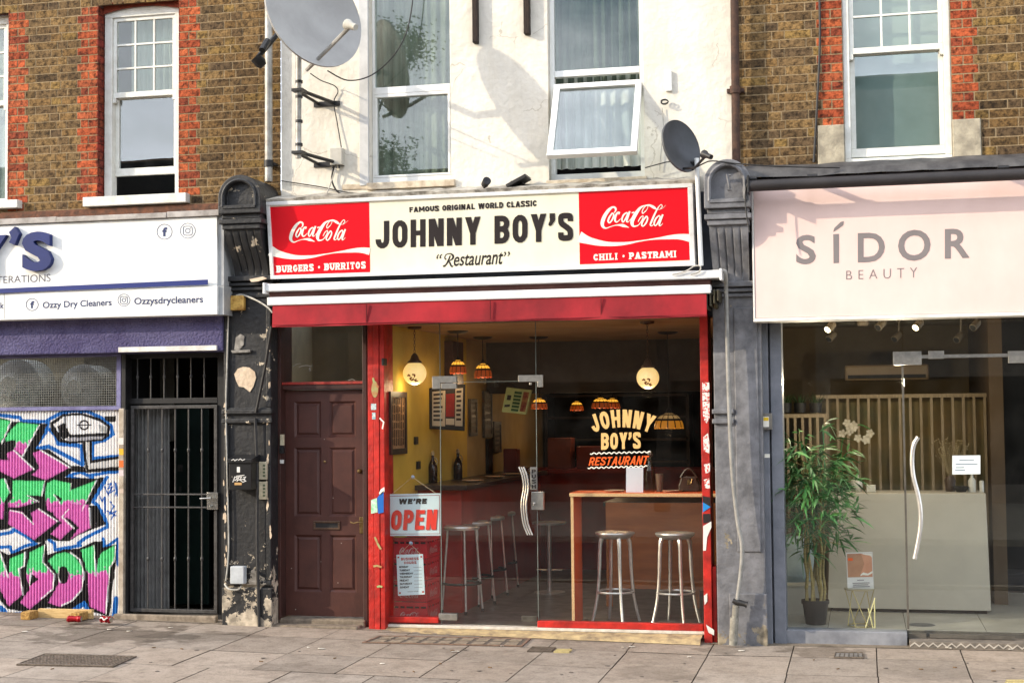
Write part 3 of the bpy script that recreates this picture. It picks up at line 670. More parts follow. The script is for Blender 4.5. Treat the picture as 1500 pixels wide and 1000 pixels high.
m = MB(); m.box(h2[0]-.25, h2[0]+.0, -.012, .004, h2[2]-.05, h2[2]-.0); m.box(h2[0]-.02, h2[1]+.04, -.035, .1, h2[2]-.06, h2[2]); obj('sill', m, pmat('rough_sill', (206, 194, 172), (168, 152, 130), 12, .9, bump=.005, bscale=30), f2, bevel=.006)
m = MB(); m.box(X(527, 130), h2[0]-.003, -.02, .1, h2[2]-.02, ZT); obj('side_board', m, pmat('grey_white_board', (196, 196, 194), (172, 172, 170), 5, .6), f2, bevel=.004)
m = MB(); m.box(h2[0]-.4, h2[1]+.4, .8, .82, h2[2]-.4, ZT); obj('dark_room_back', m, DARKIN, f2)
m = MB(); z3 = Z(870, 117, Yw); z3b = Z(870, 107, Yw)
bars(m, h3[0]+.002, h3[1]-.002, h3[2]+.002, ZT, Yw, .07, .04, .04, .05, .06); m.box(h3[0]+.042, h3[1]-.042, Yw-.004, Yw+.06, z3b-.02, z3b+.035)
f3 = obj('window', m, UPVC, wb, bevel=.004)
m = MB(); m.box(h3[0]+.035, h3[1]-.035, Yw+.03, Yw+.034, z3b, ZT); obj('pane', m, GLASSU, f3)
obj('curtain', curtain(h3[0]-.1, h3[1]+.1, z3b-.1, ZT, Yw+.14, 13, .02, 12), pmat('grey_green_curtain', (118, 130, 116), (84, 96, 86), 4, .9, stretch=(3, 3, .3)), f3)
obj('curtain', curtain(h3[0]+.02, h3[1]-.02, h3[2]+.13, z3b, Yw+.15, 8, .03, 14), NETL, f3)
m = MB(); m.box(h3[0]-.02, h3[1]+.02, -.03, .1, h3[2]-.09, h3[2]+.0); obj('sill', m, MATS['rough_sill'], f3, bevel=.006)
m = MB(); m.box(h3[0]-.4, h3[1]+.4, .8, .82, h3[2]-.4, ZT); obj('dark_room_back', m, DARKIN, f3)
# open casement, hung at the top, pushed out at the bottom
c0 = P(813, 128, Yw-.03); c1 = P(941, 119.5, Yw-.03); hgt = .76; out = .36
zt = (c0.z+c1.z)/2; dz = math.sqrt(hgt*hgt-out*out); t_ = Vector((0, -out/hgt, -dz/hgt)); nn = Vector((0, -dz/hgt, out/hgt)); o_ = Vector((c0.x, Yw-.03, zt)); Wc = c1.x-c0.x
def cp_(u, v, w): return o_+Vector((u, 0, 0))+t_*v+nn*w
def cbox(m, u0, u1, v0, v1, w0, w1): m.prism([cp_(u0, v0, w0), cp_(u1, v0, w0), cp_(u1, v1, w0), cp_(u0, v1, w0)], nn*(w1-w0))
m = MB(); fw_ = .052; cbox(m, 0, Wc, 0, fw_, -.02, .035); cbox(m, 0, Wc, hgt-fw_, hgt, -.02, .035); cbox(m, 0, fw_, fw_, hgt-fw_, -.02, .035); cbox(m, Wc-fw_, Wc, fw_, hgt-fw_, -.02, .035)
ca = obj('open_casement', m, UPVC, f3, bevel=.004)
m = MB(); cbox(m, fw_-.004, Wc-fw_+.004, fw_-.004, hgt-fw_+.004, .01, .014); obj('pane', m, GLASSB, f3)
m = MB(); 
for x in (h3[0]+.06, h3[1]-.06): m.cyl((x, Yw, zt-.05), tuple(cp_(x-c0.x, .42, -.02)), .006, 6)
obj('stay', m, CHROME, f3)

# ---- right brick building
rb = thing('brick_building', 'brown brick building with grey stone window blocks above the pink beauty sign', 'building', (X(1300, 240, YR), YR, Z(1300, 240, YR)))
h4 = (X(1236, 150, YR), X(1394, 150, YR), Z(1315, 238, YR), ZT); rx0, rx1 = X(1072, 120, YR), 3.6; rz0 = Z(1300, 262, YR)
m = MB(); stz = Z(1215, 183, YR); st2 = Z(1415, 174, YR)
b0 = X(1197, 210, YR); b1 = X(1438, 210, YR)
holes = [h4, (b0, h4[0], rz0, stz), (h4[1], b1, rz0, st2)]
sheet_with_holes(m, rx0, rx1, rz0, ZT, YR, holes, 1)
brick_rows(m, rx0, rx1, rz0, ZT, YR, holes, [(h4[0], stz, 9), (h4[1], st2, 9)], seed=21)
obj('wall', m, [BRICK, MORTAR], rb)
m = MB(); m.box(b0+.004, h4[0], YR-.02, YR+.12, rz0, stz-.004); obj('stone_block', m, STONE, rb, bevel=.008); m = MB(); m.box(h4[1], b1-.004, YR-.02, YR+.12, rz0, st2-.004); obj('stone_block', m, STONE, rb, bevel=.008)
fr4, a0, a1, lo = sash_window(rb, h4[0]+.002, h4[1]-.002, h4[2]+.02, Z(1315, 74, YR+.06)+1.16, YR+.02, 3, 4, Z(1315, 74, YR+.06), .02, None, frame=.05)
m = MB(); m.box(a0-.1, a1+.1, YR+.22, YR+.225, h4[2], ZT); obj('blind', m, pmat('pale_green_blind', (186, 200, 190), (164, 180, 170), 2, .9), fr4)
m = MB(); m.box(h4[0]-.0, h4[1]+.0, YR-.04, YR+.018, h4[2]-.05, h4[2]+.02); obj('sill', m, WHITEP, fr4, bevel=.005)
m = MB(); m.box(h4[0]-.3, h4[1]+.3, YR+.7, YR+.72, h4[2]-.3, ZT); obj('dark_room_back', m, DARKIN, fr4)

# ------------------------------------------------------------------ pipes, dishes and small things on the upper wall
def along(px0, py0, px1, py1, Y): return [P(px0, py0, Y), P(px1, py1, Y)]
m = MB(); a, b = along(393.5, -30, 393.5, 266, -.07); m.cyl(a, b, .034, 14)
pd = obj('drainpipe', m, GREYPIPE, label='pale grey drainpipe between the left brick wall and the white wall', cat='drainpipe', smooth=True)
m = MB()
for py in (240,): c = P(393.5, py, -.07); m.cyl(c-Vector((0, 0, .03)), c+Vector((0, 0, .03)), .042, 14); m.box(c.x-.05, c.x+.05, -.06, .03, c.z-.012, c.z+.012)
obj('collar', m, BLACKM, pd, smooth=True)
m = MB(); a, b = along(1075.5, -30, 1078.5, 240, -.06); m.cyl(a, b, .034, 14)
pr = obj('drainpipe', m, RUST, label='rusty brown drainpipe at the right edge of the white wall', cat='drainpipe', smooth=True)
m = MB()
for py in (132,): c = P(1077, py, -.06); m.cyl(c-Vector((0, 0, .03)), c+Vector((0, 0, .03)), .045, 14); m.box(c.x-.07, c.x+.07, -.05, .03, c.z-.015, c.z+.015)
obj('collar', m, RUST, pr, smooth=True)
TIMB = pmat('dark_weathered_timber', (58, 44, 36), (32, 26, 24), 24, .9, bump=.003, stretch=(4, 4, .5))
m = MB(); m.bp((691, -30), (699, 62), -.07, .1); obj('timber_batten', m, TIMB, label='dark timber batten hanging down the white wall, the longer one on the left', cat='batten', group='dark timber battens on the white wall', bevel=.005)
m = MB(); m.bp((766, -30), (775, 49), -.07, .1); obj('timber_batten', m, TIMB, label='shorter dark timber batten on the white wall beside the open window', cat='batten', group='dark timber battens on the white wall', bevel=.005)

def dish(name, label, center, ax, R_, depth, mat, Yoff, ell=1.0):
    """paraboloid reflector facing along ax"""
    ax = Vector(ax).normalized(); t = thing(name, label, 'satellite dish', center)
    prof = [(R_*i/14, depth*(i/14)**2-depth) for i in range(15)]
    m = MB(); m.lathe(prof+[(R_*1.0, .0), (R_*1.02, .006), (R_*1.02, -.012)]+[(R_*i/14, depth*(i/14)**2-depth-.008) for i in range(13, -1, -1)], center, 48, 0, ax)
    obj('reflector', m, mat, t, smooth=True); return t, ax
# large dish on the left
dc = P(460, 20, -.92); dax = Vector((.9, -.62, .26)).normalized()
t, ax = dish('satellite_dish', 'large pale grey satellite dish on a wall pole beside the left drainpipe', dc, dax, .46, .09, DISHG, 0)
m = MB(); lnb = P(514, 38, -1.12); base = P(449, 103, -.90)
m.tube([base, base.lerp(lnb, .5)+Vector((0, -.02, -.015)), lnb], .017, 8); obj('feed_arm', m, GREYPIPE, t, smooth=True)
m = MB(); d_ = (dc-lnb).normalized(); m.lathe([(0, -.06), (.026, -.06), (.03, 0), (.045, .03), (.045, .05), (0, .052)], lnb, 14, 0, d_); obj('feed_horn', m, PLASTG, t, smooth=True)
m = MB(); b1_ = P(432, 100, -.80); m.tube([dc-dax*.12, dc-dax*.2+Vector((0, .08, -.1)), Vector((P(438, 80, -.42).x, -.42, dc.z-.05))], .03, 8); obj('mount_bracket', m, BLACKM, t, smooth=True)
# wall pole with two brackets
px_ = P(438, 240, -.42); m = MB(); m.cyl(P(437, 232, -.42), Vector((px_.x, -.42, dc.z+.15)), .026, 12)
pole = obj('dish_pole', m, GREYPIPE, label='galvanised pole held off the white wall below the large dish', cat='pole', smooth=True)
m = MB()
for py, dx in ((133, .16), (224, .20)):
    c = P(438, py, -.42)
    m.box(c.x-.05, c.x+.05, -.47, -.36, c.z-.012, c.z+.012); m.tube([(c.x+.02, -.40, c.z), (c.x+dx, -.012, c.z-.03)], .016, 6); m.tube([(c.x-.02, -.40, c.z), (c.x+.02, -.012, c.z-.03)], .014, 6)
    m.box(c.x-.02, c.x+dx+.06, -.014, -.001, c.z-.06, c.z-.015); obj('bracket', m, BLACKM, pole, smooth=True); m = MB()
m = MB()
for py in (120, 142, 178, 212): c = P(438, py, -.42); m = MB(); m.cyl(c-Vector((0, 0, .012)), c+Vector((0, 0, .012)), .032, 12); obj('clamp', m, BLACKM, pole, smooth=True)
# second small aerial arm to the left of the dish
m = MB(); m.tube([P(407, 50, -.6), P(378, 84, -.75)], .022, 8); m.tube([P(392, 60, -.7), P(384, 74, -.78)], .03, 8); m.lathe([(0, 0), (.05, 0), (.05, .07), (.03, .1), (0, .1)], P(374, 84, -.78), 10, 0, (.5, .3, -.6))
obj('aerial_arm', m, BLACKM, label='black aerial arm poking out behind the large dish', cat='aerial', smooth=True)
m = MB(); m.bp((483, 217), (501, 241), -.07, .07); jb = obj('junction_box', m, PLASTG, label='grey junction box on the white wall under the large dish', cat='junction box', bevel=.006)
m = MB(); c = P(492, 243, -.05)
for k in (-.03, 0, .03): m.cyl(c+Vector((k, 0, .02)), c+Vector((k, 0, -.02)), .009, 8)
obj('cable_gland', m, BLACKM, jb, smooth=True)
def wire(name, pts, Y, r, mat, label, smoothk=6):
    p = [P(x, y, Y if not isinstance(Y, (list, tuple)) else Y[i]) for i, (x, y) in enumerate(pts)]
    q = smooth_path([tuple(v) for v in p], smoothk); m = MB(); m.tube([Vector(v) for v in q], r, 5); return obj(name, m, mat, label=label, cat='cable', smooth=True)
wire('cable', [(607, -20), (598, 40), (578, 80), (545, 110), (510, 118), (480, 104)], [-.05, -.06, -.08, -.1, -.3, -.9], .006, CABLE, 'thin dark cable looping past the left white window to the large dish')
wire('cable', [(455, 108), (470, 118), (490, 126), (495, 135), (489, 150), (494, 180), (500, 216)], [-.8, -.4, -.06, -.02, -.02, -.02, -.03], .005, CABLE, 'thin dark cable running down to the grey junction box')
wire('cable', [(490, 243), (486, 262), (492, 278), (500, 284)], -.03, .008, CABLE, 'short dark cable hanging below the junction box')
wire('cable', [(493, 243), (484, 270), (478, 286)], -.05, .006, WHITECABLE, 'short pale cable hanging below the junction box')
wire('cable', [(412, 265), (470, 274), (520, 283), (600, 284)], -.03, .005, CABLE, 'long dark cable lying along the foot of the white wall')
wire('cable', [(1200, -20), (1201, 60), (1197, 150), (1192, 238)], YR-.02, .010, CABLE, 'black cable running down the brick beside the right window')
wire('cable', [(945, 246), (975, 238), (990, 236)], -.08, .005, CABLE, 'dark cable running to the small dish')
wire('cable', [(966, 250), (969, 215), (972, 190), (970, 158)], -.02, .004, WHITECABLE, 'thin pale cable rising from the small dish to the wall box')
m = MB(); m.bp((974, 104), (984, 133), -.03, .03); obj('wall_box', m, UPVC, label='small white cable box on the white wall right of the open window', cat='cable box', bevel=.004)
m = MB(); c = P(974, 150, -.03); m.tube([c+Vector((.03*math.cos(a*.7), -.01*a*.2, .02*math.sin(a*.7))) for a in range(18)], .006, 5); obj('coiled_cable', m, CABLE, label='little coil of cable on the wall above a rust stain', cat='cable', smooth=True)
STAIN = pmat('rust_stain', (214, 182, 128), (216, 204, 184), 8, .9)
# small dish on the right
dc2 = P(998, 214, -.42); t, ax = dish('satellite_dish', 'small dark grey satellite dish on a white pole above the restaurant sign', dc2, Vector((.80, -.55, .20)), .215, .05, DISHD, 0)
m = MB(); l2 = P(1034, 228, -.60); m.tube([P(1001, 247, -.45), P(1018, 246, -.52), l2], .011, 6); obj('feed_arm', m, BLACKM, t, smooth=True)
m = MB(); m.lathe([(0, -.05), (.02, -.05), (.022, .0), (.035, .03), (.035, .045), (0, .046)], l2+Vector((.01, 0, 0)), 12, 0, dc2-l2); obj('feed_horn', m, BLACKM, t, smooth=True)
m = MB(); m.tube([dc2-ax*.05, dc2-ax*.1, P(1000, 240, -.3), P(1022, 238, -.33)], .02, 8); obj('mount_bracket', m, BLACKM, t, smooth=True)
m = MB(); m.cyl(P(1020.5, 232, -.36), P(1027, 389, -.36), .019, 12); obj('dish_pole', m, UPVC, label='thin white pole beside the right end of the restaurant sign', cat='pole', smooth=True)
# ------------------------------------------------------------------ signs and awnings
def flat(name, c, rough=.45, **k): return pmat(name, c, tuple(x*.95 for x in c), 3, rough, **k)
CREAM = flat('cream_sign_face', (238, 232, 206), .35); RED = flat('sign_red', (222, 10, 30), .35); WHITEV = flat('sign_white', (240, 236, 222), .35)
INK = flat('sign_black', (44, 38, 38), .4); BLUE = flat('sign_blue', (38, 70, 150), .35); NAVY = flat('sign_navy', (48, 58, 96), .4); GREYT = flat('sign_grey', (118, 112, 112), .45)
ALU = pmat('white_aluminium', (226, 226, 224), (206, 206, 204), 6, .35)
# restaurant sign: a leaning fascia board
S0 = P(396.5, 409.6, -.20); 
def leanplane(tl, Ybot, bl_, Ytop):
    a = P(*bl_, Ybot); b = P(*tl, Ytop); d = (b-a); d.x = 0; d.normalize(); n = Vector((0, -d.z, d.y)); return (a, n), d
plS, upS = leanplane((391.4, 297.6), -.20, (396.5, 409.6), -.30)
sg = thing('shop_sign', 'red and cream restaurant fascia sign reading JOHNNY BOY\'S', 'shop sign', P(705, 398, -.2))
TL, TR, BR, BL = P(391.4, 297.6, plS), P(1015.5, 266.5, plS), P(1018, 388.1, plS), P(396.5, 409.6, plS)
z1 = (TL.z+TR.z)/2; z0 = (BL.z+BR.z)/2
n_ = plS[1]; xl, xr = (TL.x+BL.x)/2, (TR.x+BR.x)/2
hS = (z1-z0)/upS.z
def sp(x, v, w=0): return Vector((x, plS[0].y, z0))+upS*v+n_*w
plF = (sp(xl, 0, .002), n_)
def sbox(m, x0, x1, v0, v1, w0, w1): m.prism([sp(x0, v0, w0), sp(x1, v0, w0), sp(x1, v1, w0), sp(x0, v1, w0)], n_*(w1-w0))
m = MB(); sbox(m, xl+.03, xr-.03, .03, hS-.03, -.03, .002); obj('face_panel', m, CREAM, sg)
m = MB(); f_ = .032; sbox(m, xl, xr, 0, f_, -.12, .02); sbox(m, xl, xr, hS-f_, hS, -.12, .02); sbox(m, xl, xl+f_, f_, hS-f_, -.12, .02); sbox(m, xr-f_*1.3, xr, f_, hS-f_, -.12, .02)
obj('frame', m, ALU, sg, bevel=.004)
m = MB(); sbox(m, xl+.04, xr-.04, .04, hS-.04, -.12, -.031); obj('backing_box', m, BLACKM, sg)
# red panels: right one as traced, left one through the same panel coordinates
RP = [(847.6, 280.4), (1009.5, 271.9), (1011.2, 380.9), (849.3, 387.4)]; LP = [(394.5, 303.4), (540.7, 295.9), (542.3, 398.5), (396.2, 405.4)]
fr_, fl_ = mapq(RP[0], RP[1], RP[2], RP[3]), mapq(LP[0], LP[1], LP[2], LP[3])
def toUV(x, y):
    for _ in range(1): pass
    v = (y-(80-.0522*(x-20)))/((903-.0402*(x-33))-(80-.0522*(x-20))); u = (x-20-13*v)/1245
    return (u, 1-v)
LOGO = [  # script lettering, (x, y, width) along each pen stroke
 [(418,322,8),(436,300,16),(434,268,22),(402,258,20),(360,290,34),(320,345,40),(295,400,42),(286,450,38),(300,482,26),(332,494,13),(372,480,9),(430,463,9),(480,459,20),(515,464,32),(545,472,24),(588,488,3)],
 [(400,322,14),(368,368,20),(352,412,20),(368,434,14),(396,402,18),(416,350,18),(400,322,14)],
 [(470,338,16),(482,316,10),(456,322,18),(434,365,24),(430,405,22),(450,426,13),(494,388,6)],
 [(562,318,14),(526,346,18),(508,395,18),(520,426,13),(548,388,15),(570,340,15),(562,318,14)], [(596,304,20),(566,390,22),(562,420,16),(580,422,8),(612,386,5)],
 [(618,323,14),(646,315,14)],
 [(776,298,8),(744,328,10),(736,302,10),(764,256,9),(797,240,6),(797,268,6),(770,312,7)],
 [(770,238,10),(715,265,26),(665,330,40),(628,400,42),(622,445,36),(642,473,20),(692,460,10),(736,400,9),(746,358,9),(715,376,10),(690,422,9)],
 [(755,241,8),(815,237,22),(868,262,30),(905,283,8),(955,276,4),(1003,235,2)],
 [(940,276,7),(962,250,9),(948,230,9),(918,260,12),(880,330,20),(845,410,22),(828,455,17),(845,468,9),(872,440,5)],
 [(785,358,15),(750,402,19),(730,450,18),(746,472,13),(778,438,17),(797,388,17),(785,358,15)],
 [(928,350,14),(890,386,18),(870,440,18),(886,466,13),(916,428,16),(938,374,15),(928,350,14)], [(968,340,20),(934,430,22),(930,464,15),(948,462,8),(968,438,4)]]
WAVE = [(20,592,142),(110,606,112),(220,640,92),(350,668,58),(480,672,46),(600,664,28),(700,648,14),(780,628,8),(860,612,16),(960,600,38),(1060,594,58),(1160,590,74),(1240,600,86),(1271,606,90)]
WAVE = [(26,592,140),(120,628,94),(230,656,74),(350,672,54),(470,672,44),(580,662,30),(680,644,18),(770,630,12),(850,618,16),(940,608,28),(1030,598,46),(1120,591,60),(1200,594,76),(1272,606,94)]
def strokes_uv(st, k=5):
    out = []
    for s in st:
        q = smooth_path(s, k); out.append([[toUV(*p) for p in poly] for poly in ribbon([(a[0], a[1]) for a in q], [max(a[2], 1) for a in q])])
    return out
for f, words_, box in ((fl_, 'BURGERS . BURRITOS', (.062, .055, .955, .155)), (fr_, 'CHILI . PASTRAMI', (.125, .045, .875, .135))):
    rp = decal('red_panel', [[[(0, 0), (1, 0), (1, 1), (0, 1)]]], f, plF, RED, sg, .0015)
    decal('wave_stripe', [[[toUV(*p) for p in poly] for poly in ribbon([a[:2] for a in smooth_path(WAVE, 5)], [a[2]*.92 for a in smooth_path(WAVE, 5)])]], f, plF, WHITEV, rp, .003)
    decal('script_logo', strokes_uv(LOGO), f, plF, WHITEV, rp, .003)
    x0, y0, x1, y1 = box
    decal('lettering', caps(words_, .86, .27, .20, True), lambda u, v, f=f: f(x0+(x1-x0)*u, y0+(y1-y0)*v), plF, WHITEV, rp, .003)
decal('small_lettering', caps('FAMOUS ORIGINAL WORLD CLASSIC', .78, .27, .10), mapq((599.5, 303.5), (786.5, 293.2), (786.5, 302.2), (599.8, 311.3)), plF, INK, sg)
decal('large_lettering', caps("JOHNNY BOY'S", .56, .205, .115), mapq((550, 324.2), (839.5, 311), (839.5, 352.4), (550, 364.5)), plF, INK, sg)
decal('script_lettering', text_polys('estaurant', .014, .26), mapq((664.5, 373.2), (737, 368.6), (737, 387), (664.5, 390)), plF, INK, sg)
def seg(lst, w): return [ribbon([p[:2] for p in smooth_path(lst, 4)], w)]
decal('script_swash', [ribbon([p[:2] for p in smooth_path(s, 4)], [float(x[2]) for x in smooth_path(s, 4)]) for s in (
    [(653.6, 380.2, 2.4), (651.5, 377.8, 1.6), (653.0, 373.3, 1.2), (659.0, 371.4, 1.6), (663.5, 374.2, 3), (663.2, 378.4, 2.6), (659.0, 381.7, 1.4), (656.0, 382.2, 1)], [(659.6, 374.2, 1.4), (658.4, 377.2, 2), (656.0, 383.2, 2.6), (653.0, 388.0, 2.2), (650.3, 389.8, 3), (649.1, 388.9, 2)], [(656.6, 382.0, 1.4), (659.0, 385.0, 2.4), (660.4, 388.6, 2.6), (662.3, 390.6, 1.8), (664.0, 388.9, 1)],
    [(640.5, 379, 2.6), (640.5, 375.5, 1.6), (643, 372.5, .8)], [(645, 378.6, 2.6), (645, 375, 1.6), (647.6, 372, .8)],
    [(739, 369, 2.6), (740.5, 372, 1.8), (738, 375.5, .8)], [(744.5, 368.8, 2.6), (746, 371.8, 1.8), (743.5, 375.2, .8)])], None, plF, INK, sg)
# lead and render ledge over the sign
m = MB(); zz = z1-.01; 
rgl = random.Random(4); k = 60; vs = []
for i in range(k+1):
    x = xl-.02+(xr+.06-xl)*i/k; w = rgl.uniform(-.008, .008)
    vs += [(x, -.30+w, zz-.005), (x, -.32+w, zz+.035+w), (x, -.1, zz+.085+w*.6), (x, .0, zz+.11+w)]
m.add(vs, [(i*4+j, i*4+4+j, i*4+5+j, i*4+1+j) for i in range(k) for j in range(3)])
obj('sign_flashing', m, LEADP, label='weathered pale flashing running along the top of the restaurant sign', cat='flashing', smooth=True, sharp=60)
# floodlights lying on the sign top
grime(ALU, .35, 5, (.6, 1, 3), .5, .72, (.6, .56, .5))
FL = BLACKM
t = thing('floodlight', 'flat black floodlight tilted up on top of the restaurant sign', 'floodlight', P(752, 272, -.2))
m = MB(); a, b = P(741, 272, -.22), P(770, 256, -.24); d = (b-a).normalized(); u = d.cross(Vector((0, 1, 0))); m.prism([a+u*.012, b+u*.012, b-u*.018, a-u*.018], (0, .2, 0)); obj('lamp_head', m, FL, t, bevel=.004)
m = MB(); m.tube([P(748, 266, -.15), P(757, 276, -.12)], .012, 6); m.tube([P(762, 262, -.15), P(768, 272, -.12)], .010, 6); obj('bracket', m, FL, t)
t = thing('floodlight', 'small black spotlight beside the larger floodlight on the sign', 'floodlight', P(712, 274, -.2))
m = MB(); m.lathe([(0, -.045), (.03, -.045), (.036, .03), (.03, .03), (0, .02)], P(712, 267, -.2), 12, 0, (.5, -.8, .3)); obj('lamp_head', m, FL, t, smooth=True)
m = MB(); m.tube([P(712, 268, -.2), P(709, 277, -.18)], .01, 6); m.box(P(705, 277, -.18).x, P(714, 277, -.18).x, -.2, -.15, P(710, 277, -.18).z-.01, P(710, 277, -.18).z); obj('bracket', m, FL, t)

m = MB(); m.box(X(385, 350, 0), X(1050, 350, 0), -.02, .16, Z(715, 470, 0), Zw0+.02); obj('fascia_board', m, pmat('dark_blue_fascia', (56, 62, 74), (40, 44, 52), 5, .6), label='dark fascia boarding behind the restaurant sign and awning', cat='fascia')
# awning cassette and red valance
aw = thing('awning', 'retracted restaurant awning with white bars and a red cloth valance', 'awning', P(715, 470, -.3))
def lbox(m, tl, br, Y, d): m.bp(tl, br, Y, d)
def rail(tl, tr, h, Y, d):
    a, b = P(*tl, Y), P(*tr, Y); z = (a.z+b.z)/2; m = MB(); hh = a.z-P(tl[0], tl[1]+h, Y).z; m.box(a.x, b.x, Y, Y+d, z-hh, z); return m, a.x, b.x, z-hh, z
m, ax0, ax1, az0, az1 = rail((389, 417), (1054, 394), 11, -.40, .38)
obj('cassette', m, ALU, aw, bevel=.008)
m, *_ = rail((395, 424), (1040, 402), 18, -.33, .28); obj('dark_slot', m, pmat('brown_awning_cloth', (98, 66, 60), (76, 50, 48), 5, .9), aw)
m, bx0, bx1, bz0, bz1 = rail((391, 437.5), (1041, 414.5), 12, -.45, .10); obj('front_bar', m, ALU, aw, bevel=.008)
cap = MB(); cap.box(ax1, ax1+.02, -.42, -.0, az0-.02, az1+.01); cap.box(ax0-.02, ax0, -.42, -.0, az0-.02, az1+.01); obj('end_cap', cap, ALU, aw, bevel=.004)
VAL = pmat('red_valance_cloth', (164, 33, 41), (128, 24, 32), 2.5, .85, bump=.0012, bscale=300)
grime(VAL, .5, 3.0, (1, 1, .5), .44, .7, (.55, .5, .5))
a, b = P(398, 478.5, -.455), P(1035, 464, -.455); vz0 = (a.z+b.z)/2; m = MB(); nx, nz_ = 120, 8; vs = []; rgv = random.Random(2)
ph = [rgv.uniform(0, 6) for _ in range(6)]
for j in range(nz_+1):
    for i in range(nx+1):
        u = i/nx; v = j/nz_; x = a.x+(b.x-a.x)*u
        w = .006*math.sin(u*38+ph[0]+3*math.sin(u*7))*v+.010*math.sin(u*11+ph[1])*v+.004*max(0, math.sin(u*23+ph[2]+v*2.2))**4*v
        vs.append((x, -.435-w-.016*v, bz0-(bz0-vz0)*v-.004*math.sin(u*9+ph[3])*v))
m.add(vs, [(j*(nx+1)+i, j*(nx+1)+i+1, (j+1)*(nx+1)+i+1, (j+1)*(nx+1)+i) for j in range(nz_) for i in range(nx)])
va = obj('valance', m, VAL, aw, smooth=True)
m = MB()
for u in (.23, .52, .77): x = a.x+(b.x-a.x)*u; m.box(x-.003, x+.003, -.462, -.450, vz0+.02, bz0-.01)
m.box(a.x, b.x, -.466, -.458, vz0+.012, vz0+.016); obj('seam', m, pmat('dark_red_thread', (110, 20, 28), (90, 16, 24), 9, .9), va)
m = MB(); c = P(1043, 428, -.3)
for k in range(4): m.box(c.x-.04+k*.03, c.x-.025+k*.03, -.42, -.10, c.z-.14+.02*k, c.z+.01); 
m.tube([(c.x, -.40, c.z-.02), (c.x+.03, -.25, c.z-.12), (c.x-.02, -.12, c.z-.06)], .018, 8); obj('folding_arm', m, pmat('tarnished_arm', (84, 78, 56), (52, 48, 40), 16, .5, metal=.5), aw, bevel=.003)
m = MB(); m.tube([P(398, 478, -.25), P(388, 540, -.20), P(375, 604, -.16)], .013, 8); obj('awning_rod', m, BLACKM, label='slanting black rod from the awning end down to the black pilaster', cat='rod', smooth=True)
wire('cable', [(985, 402), (1005, 397), (1017, 390), (1026, 390), (1024, 398), (1012, 402)], -.42, .006, WHITECABLE, 'loose white cable curled on the right end of the awning box')

# ------------------------------------------------------------------ pilasters with corbels
def peel_mat(name, paint, under, zlow, zspan, thr=.60, low=.16, scale=5.):
    """old paint flaking off plaster; the bare patches grow towards the splash zone at the foot"""
    m = pmat(name, paint, tuple(x*.72 for x in paint), 7, .55, bump=.006, bscale=22)
    n = m.node_tree; L = n.links.new; b = n.nodes['Principled BSDF']; src = b.inputs['Base Color'].links[0].from_socket
    g = n.nodes.new('ShaderNodeNewGeometry'); s = n.nodes.new('ShaderNodeSeparateXYZ'); L(g.outputs['Position'], s.inputs[0])
    mr = n.nodes.new('ShaderNodeMapRange'); mr.inputs['From Min'].default_value = zlow; mr.inputs['From Max'].default_value = zlow+zspan; mr.inputs['To Min'].default_value = low; mr.inputs['To Max'].default_value = 0
    L(s.outputs['Z'], mr.inputs['Value'])
    z = n.nodes.new('ShaderNodeTexNoise'); z.inputs['Scale'].default_value = scale; z.inputs['Detail'].default_value = 9; z.inputs['Roughness'].default_value = .66; L(g.outputs['Position'], z.inputs['Vector'])
    ad = n.nodes.new('ShaderNodeMath'); ad.operation = 'ADD'; L(z.outputs['Fac'], ad.inputs[0]); L(mr.outputs[0], ad.inputs[1])
    gt = n.nodes.new('ShaderNodeMapRange'); gt.inputs['From Min'].default_value = thr; gt.inputs['From Max'].default_value = thr+.015; L(ad.outputs[0], gt.inputs['Value'])
    z2 = n.nodes.new('ShaderNodeTexNoise'); z2.inputs['Scale'].default_value = 14; z2.inputs['Detail'].default_value = 6; L(g.outputs['Position'], z2.inputs['Vector'])
    r = n.nodes.new('ShaderNodeValToRGB'); e = r.color_ramp.elements; e[0].position = .38; e[0].color = (*lin(under), 1); e[1].position = .66; e[1].color = (*lin(tuple(x*.66 for x in under)), 1); L(z2.outputs['Fac'], r.inputs[0])
    mx = n.nodes.new('ShaderNodeMix'); mx.data_type = 'RGBA'; L(gt.outputs[0], mx.inputs['Factor']); L(src, mx.inputs['A']); L(r.outputs[0], mx.inputs['B']); L(mx.outputs['Result'], b.inputs['Base Color'])
    rr = n.nodes.new('ShaderNodeMapRange'); rr.inputs['To Min'].default_value = .5; rr.inputs['To Max'].default_value = .95; L(gt.outputs[0], rr.inputs['Value']); L(rr.outputs[0], b.inputs['Roughness'])
    return m
BLK = peel_mat('flaking_black_paint', (40, 40, 41), (196, 182, 160), .05, .80, thr=.625, low=.20, scale=8.)
GRY = peel_mat('grey_painted_stucco', (124, 124, 127), (156, 144, 122), .0, .55, thr=.66, low=.12, scale=3.)
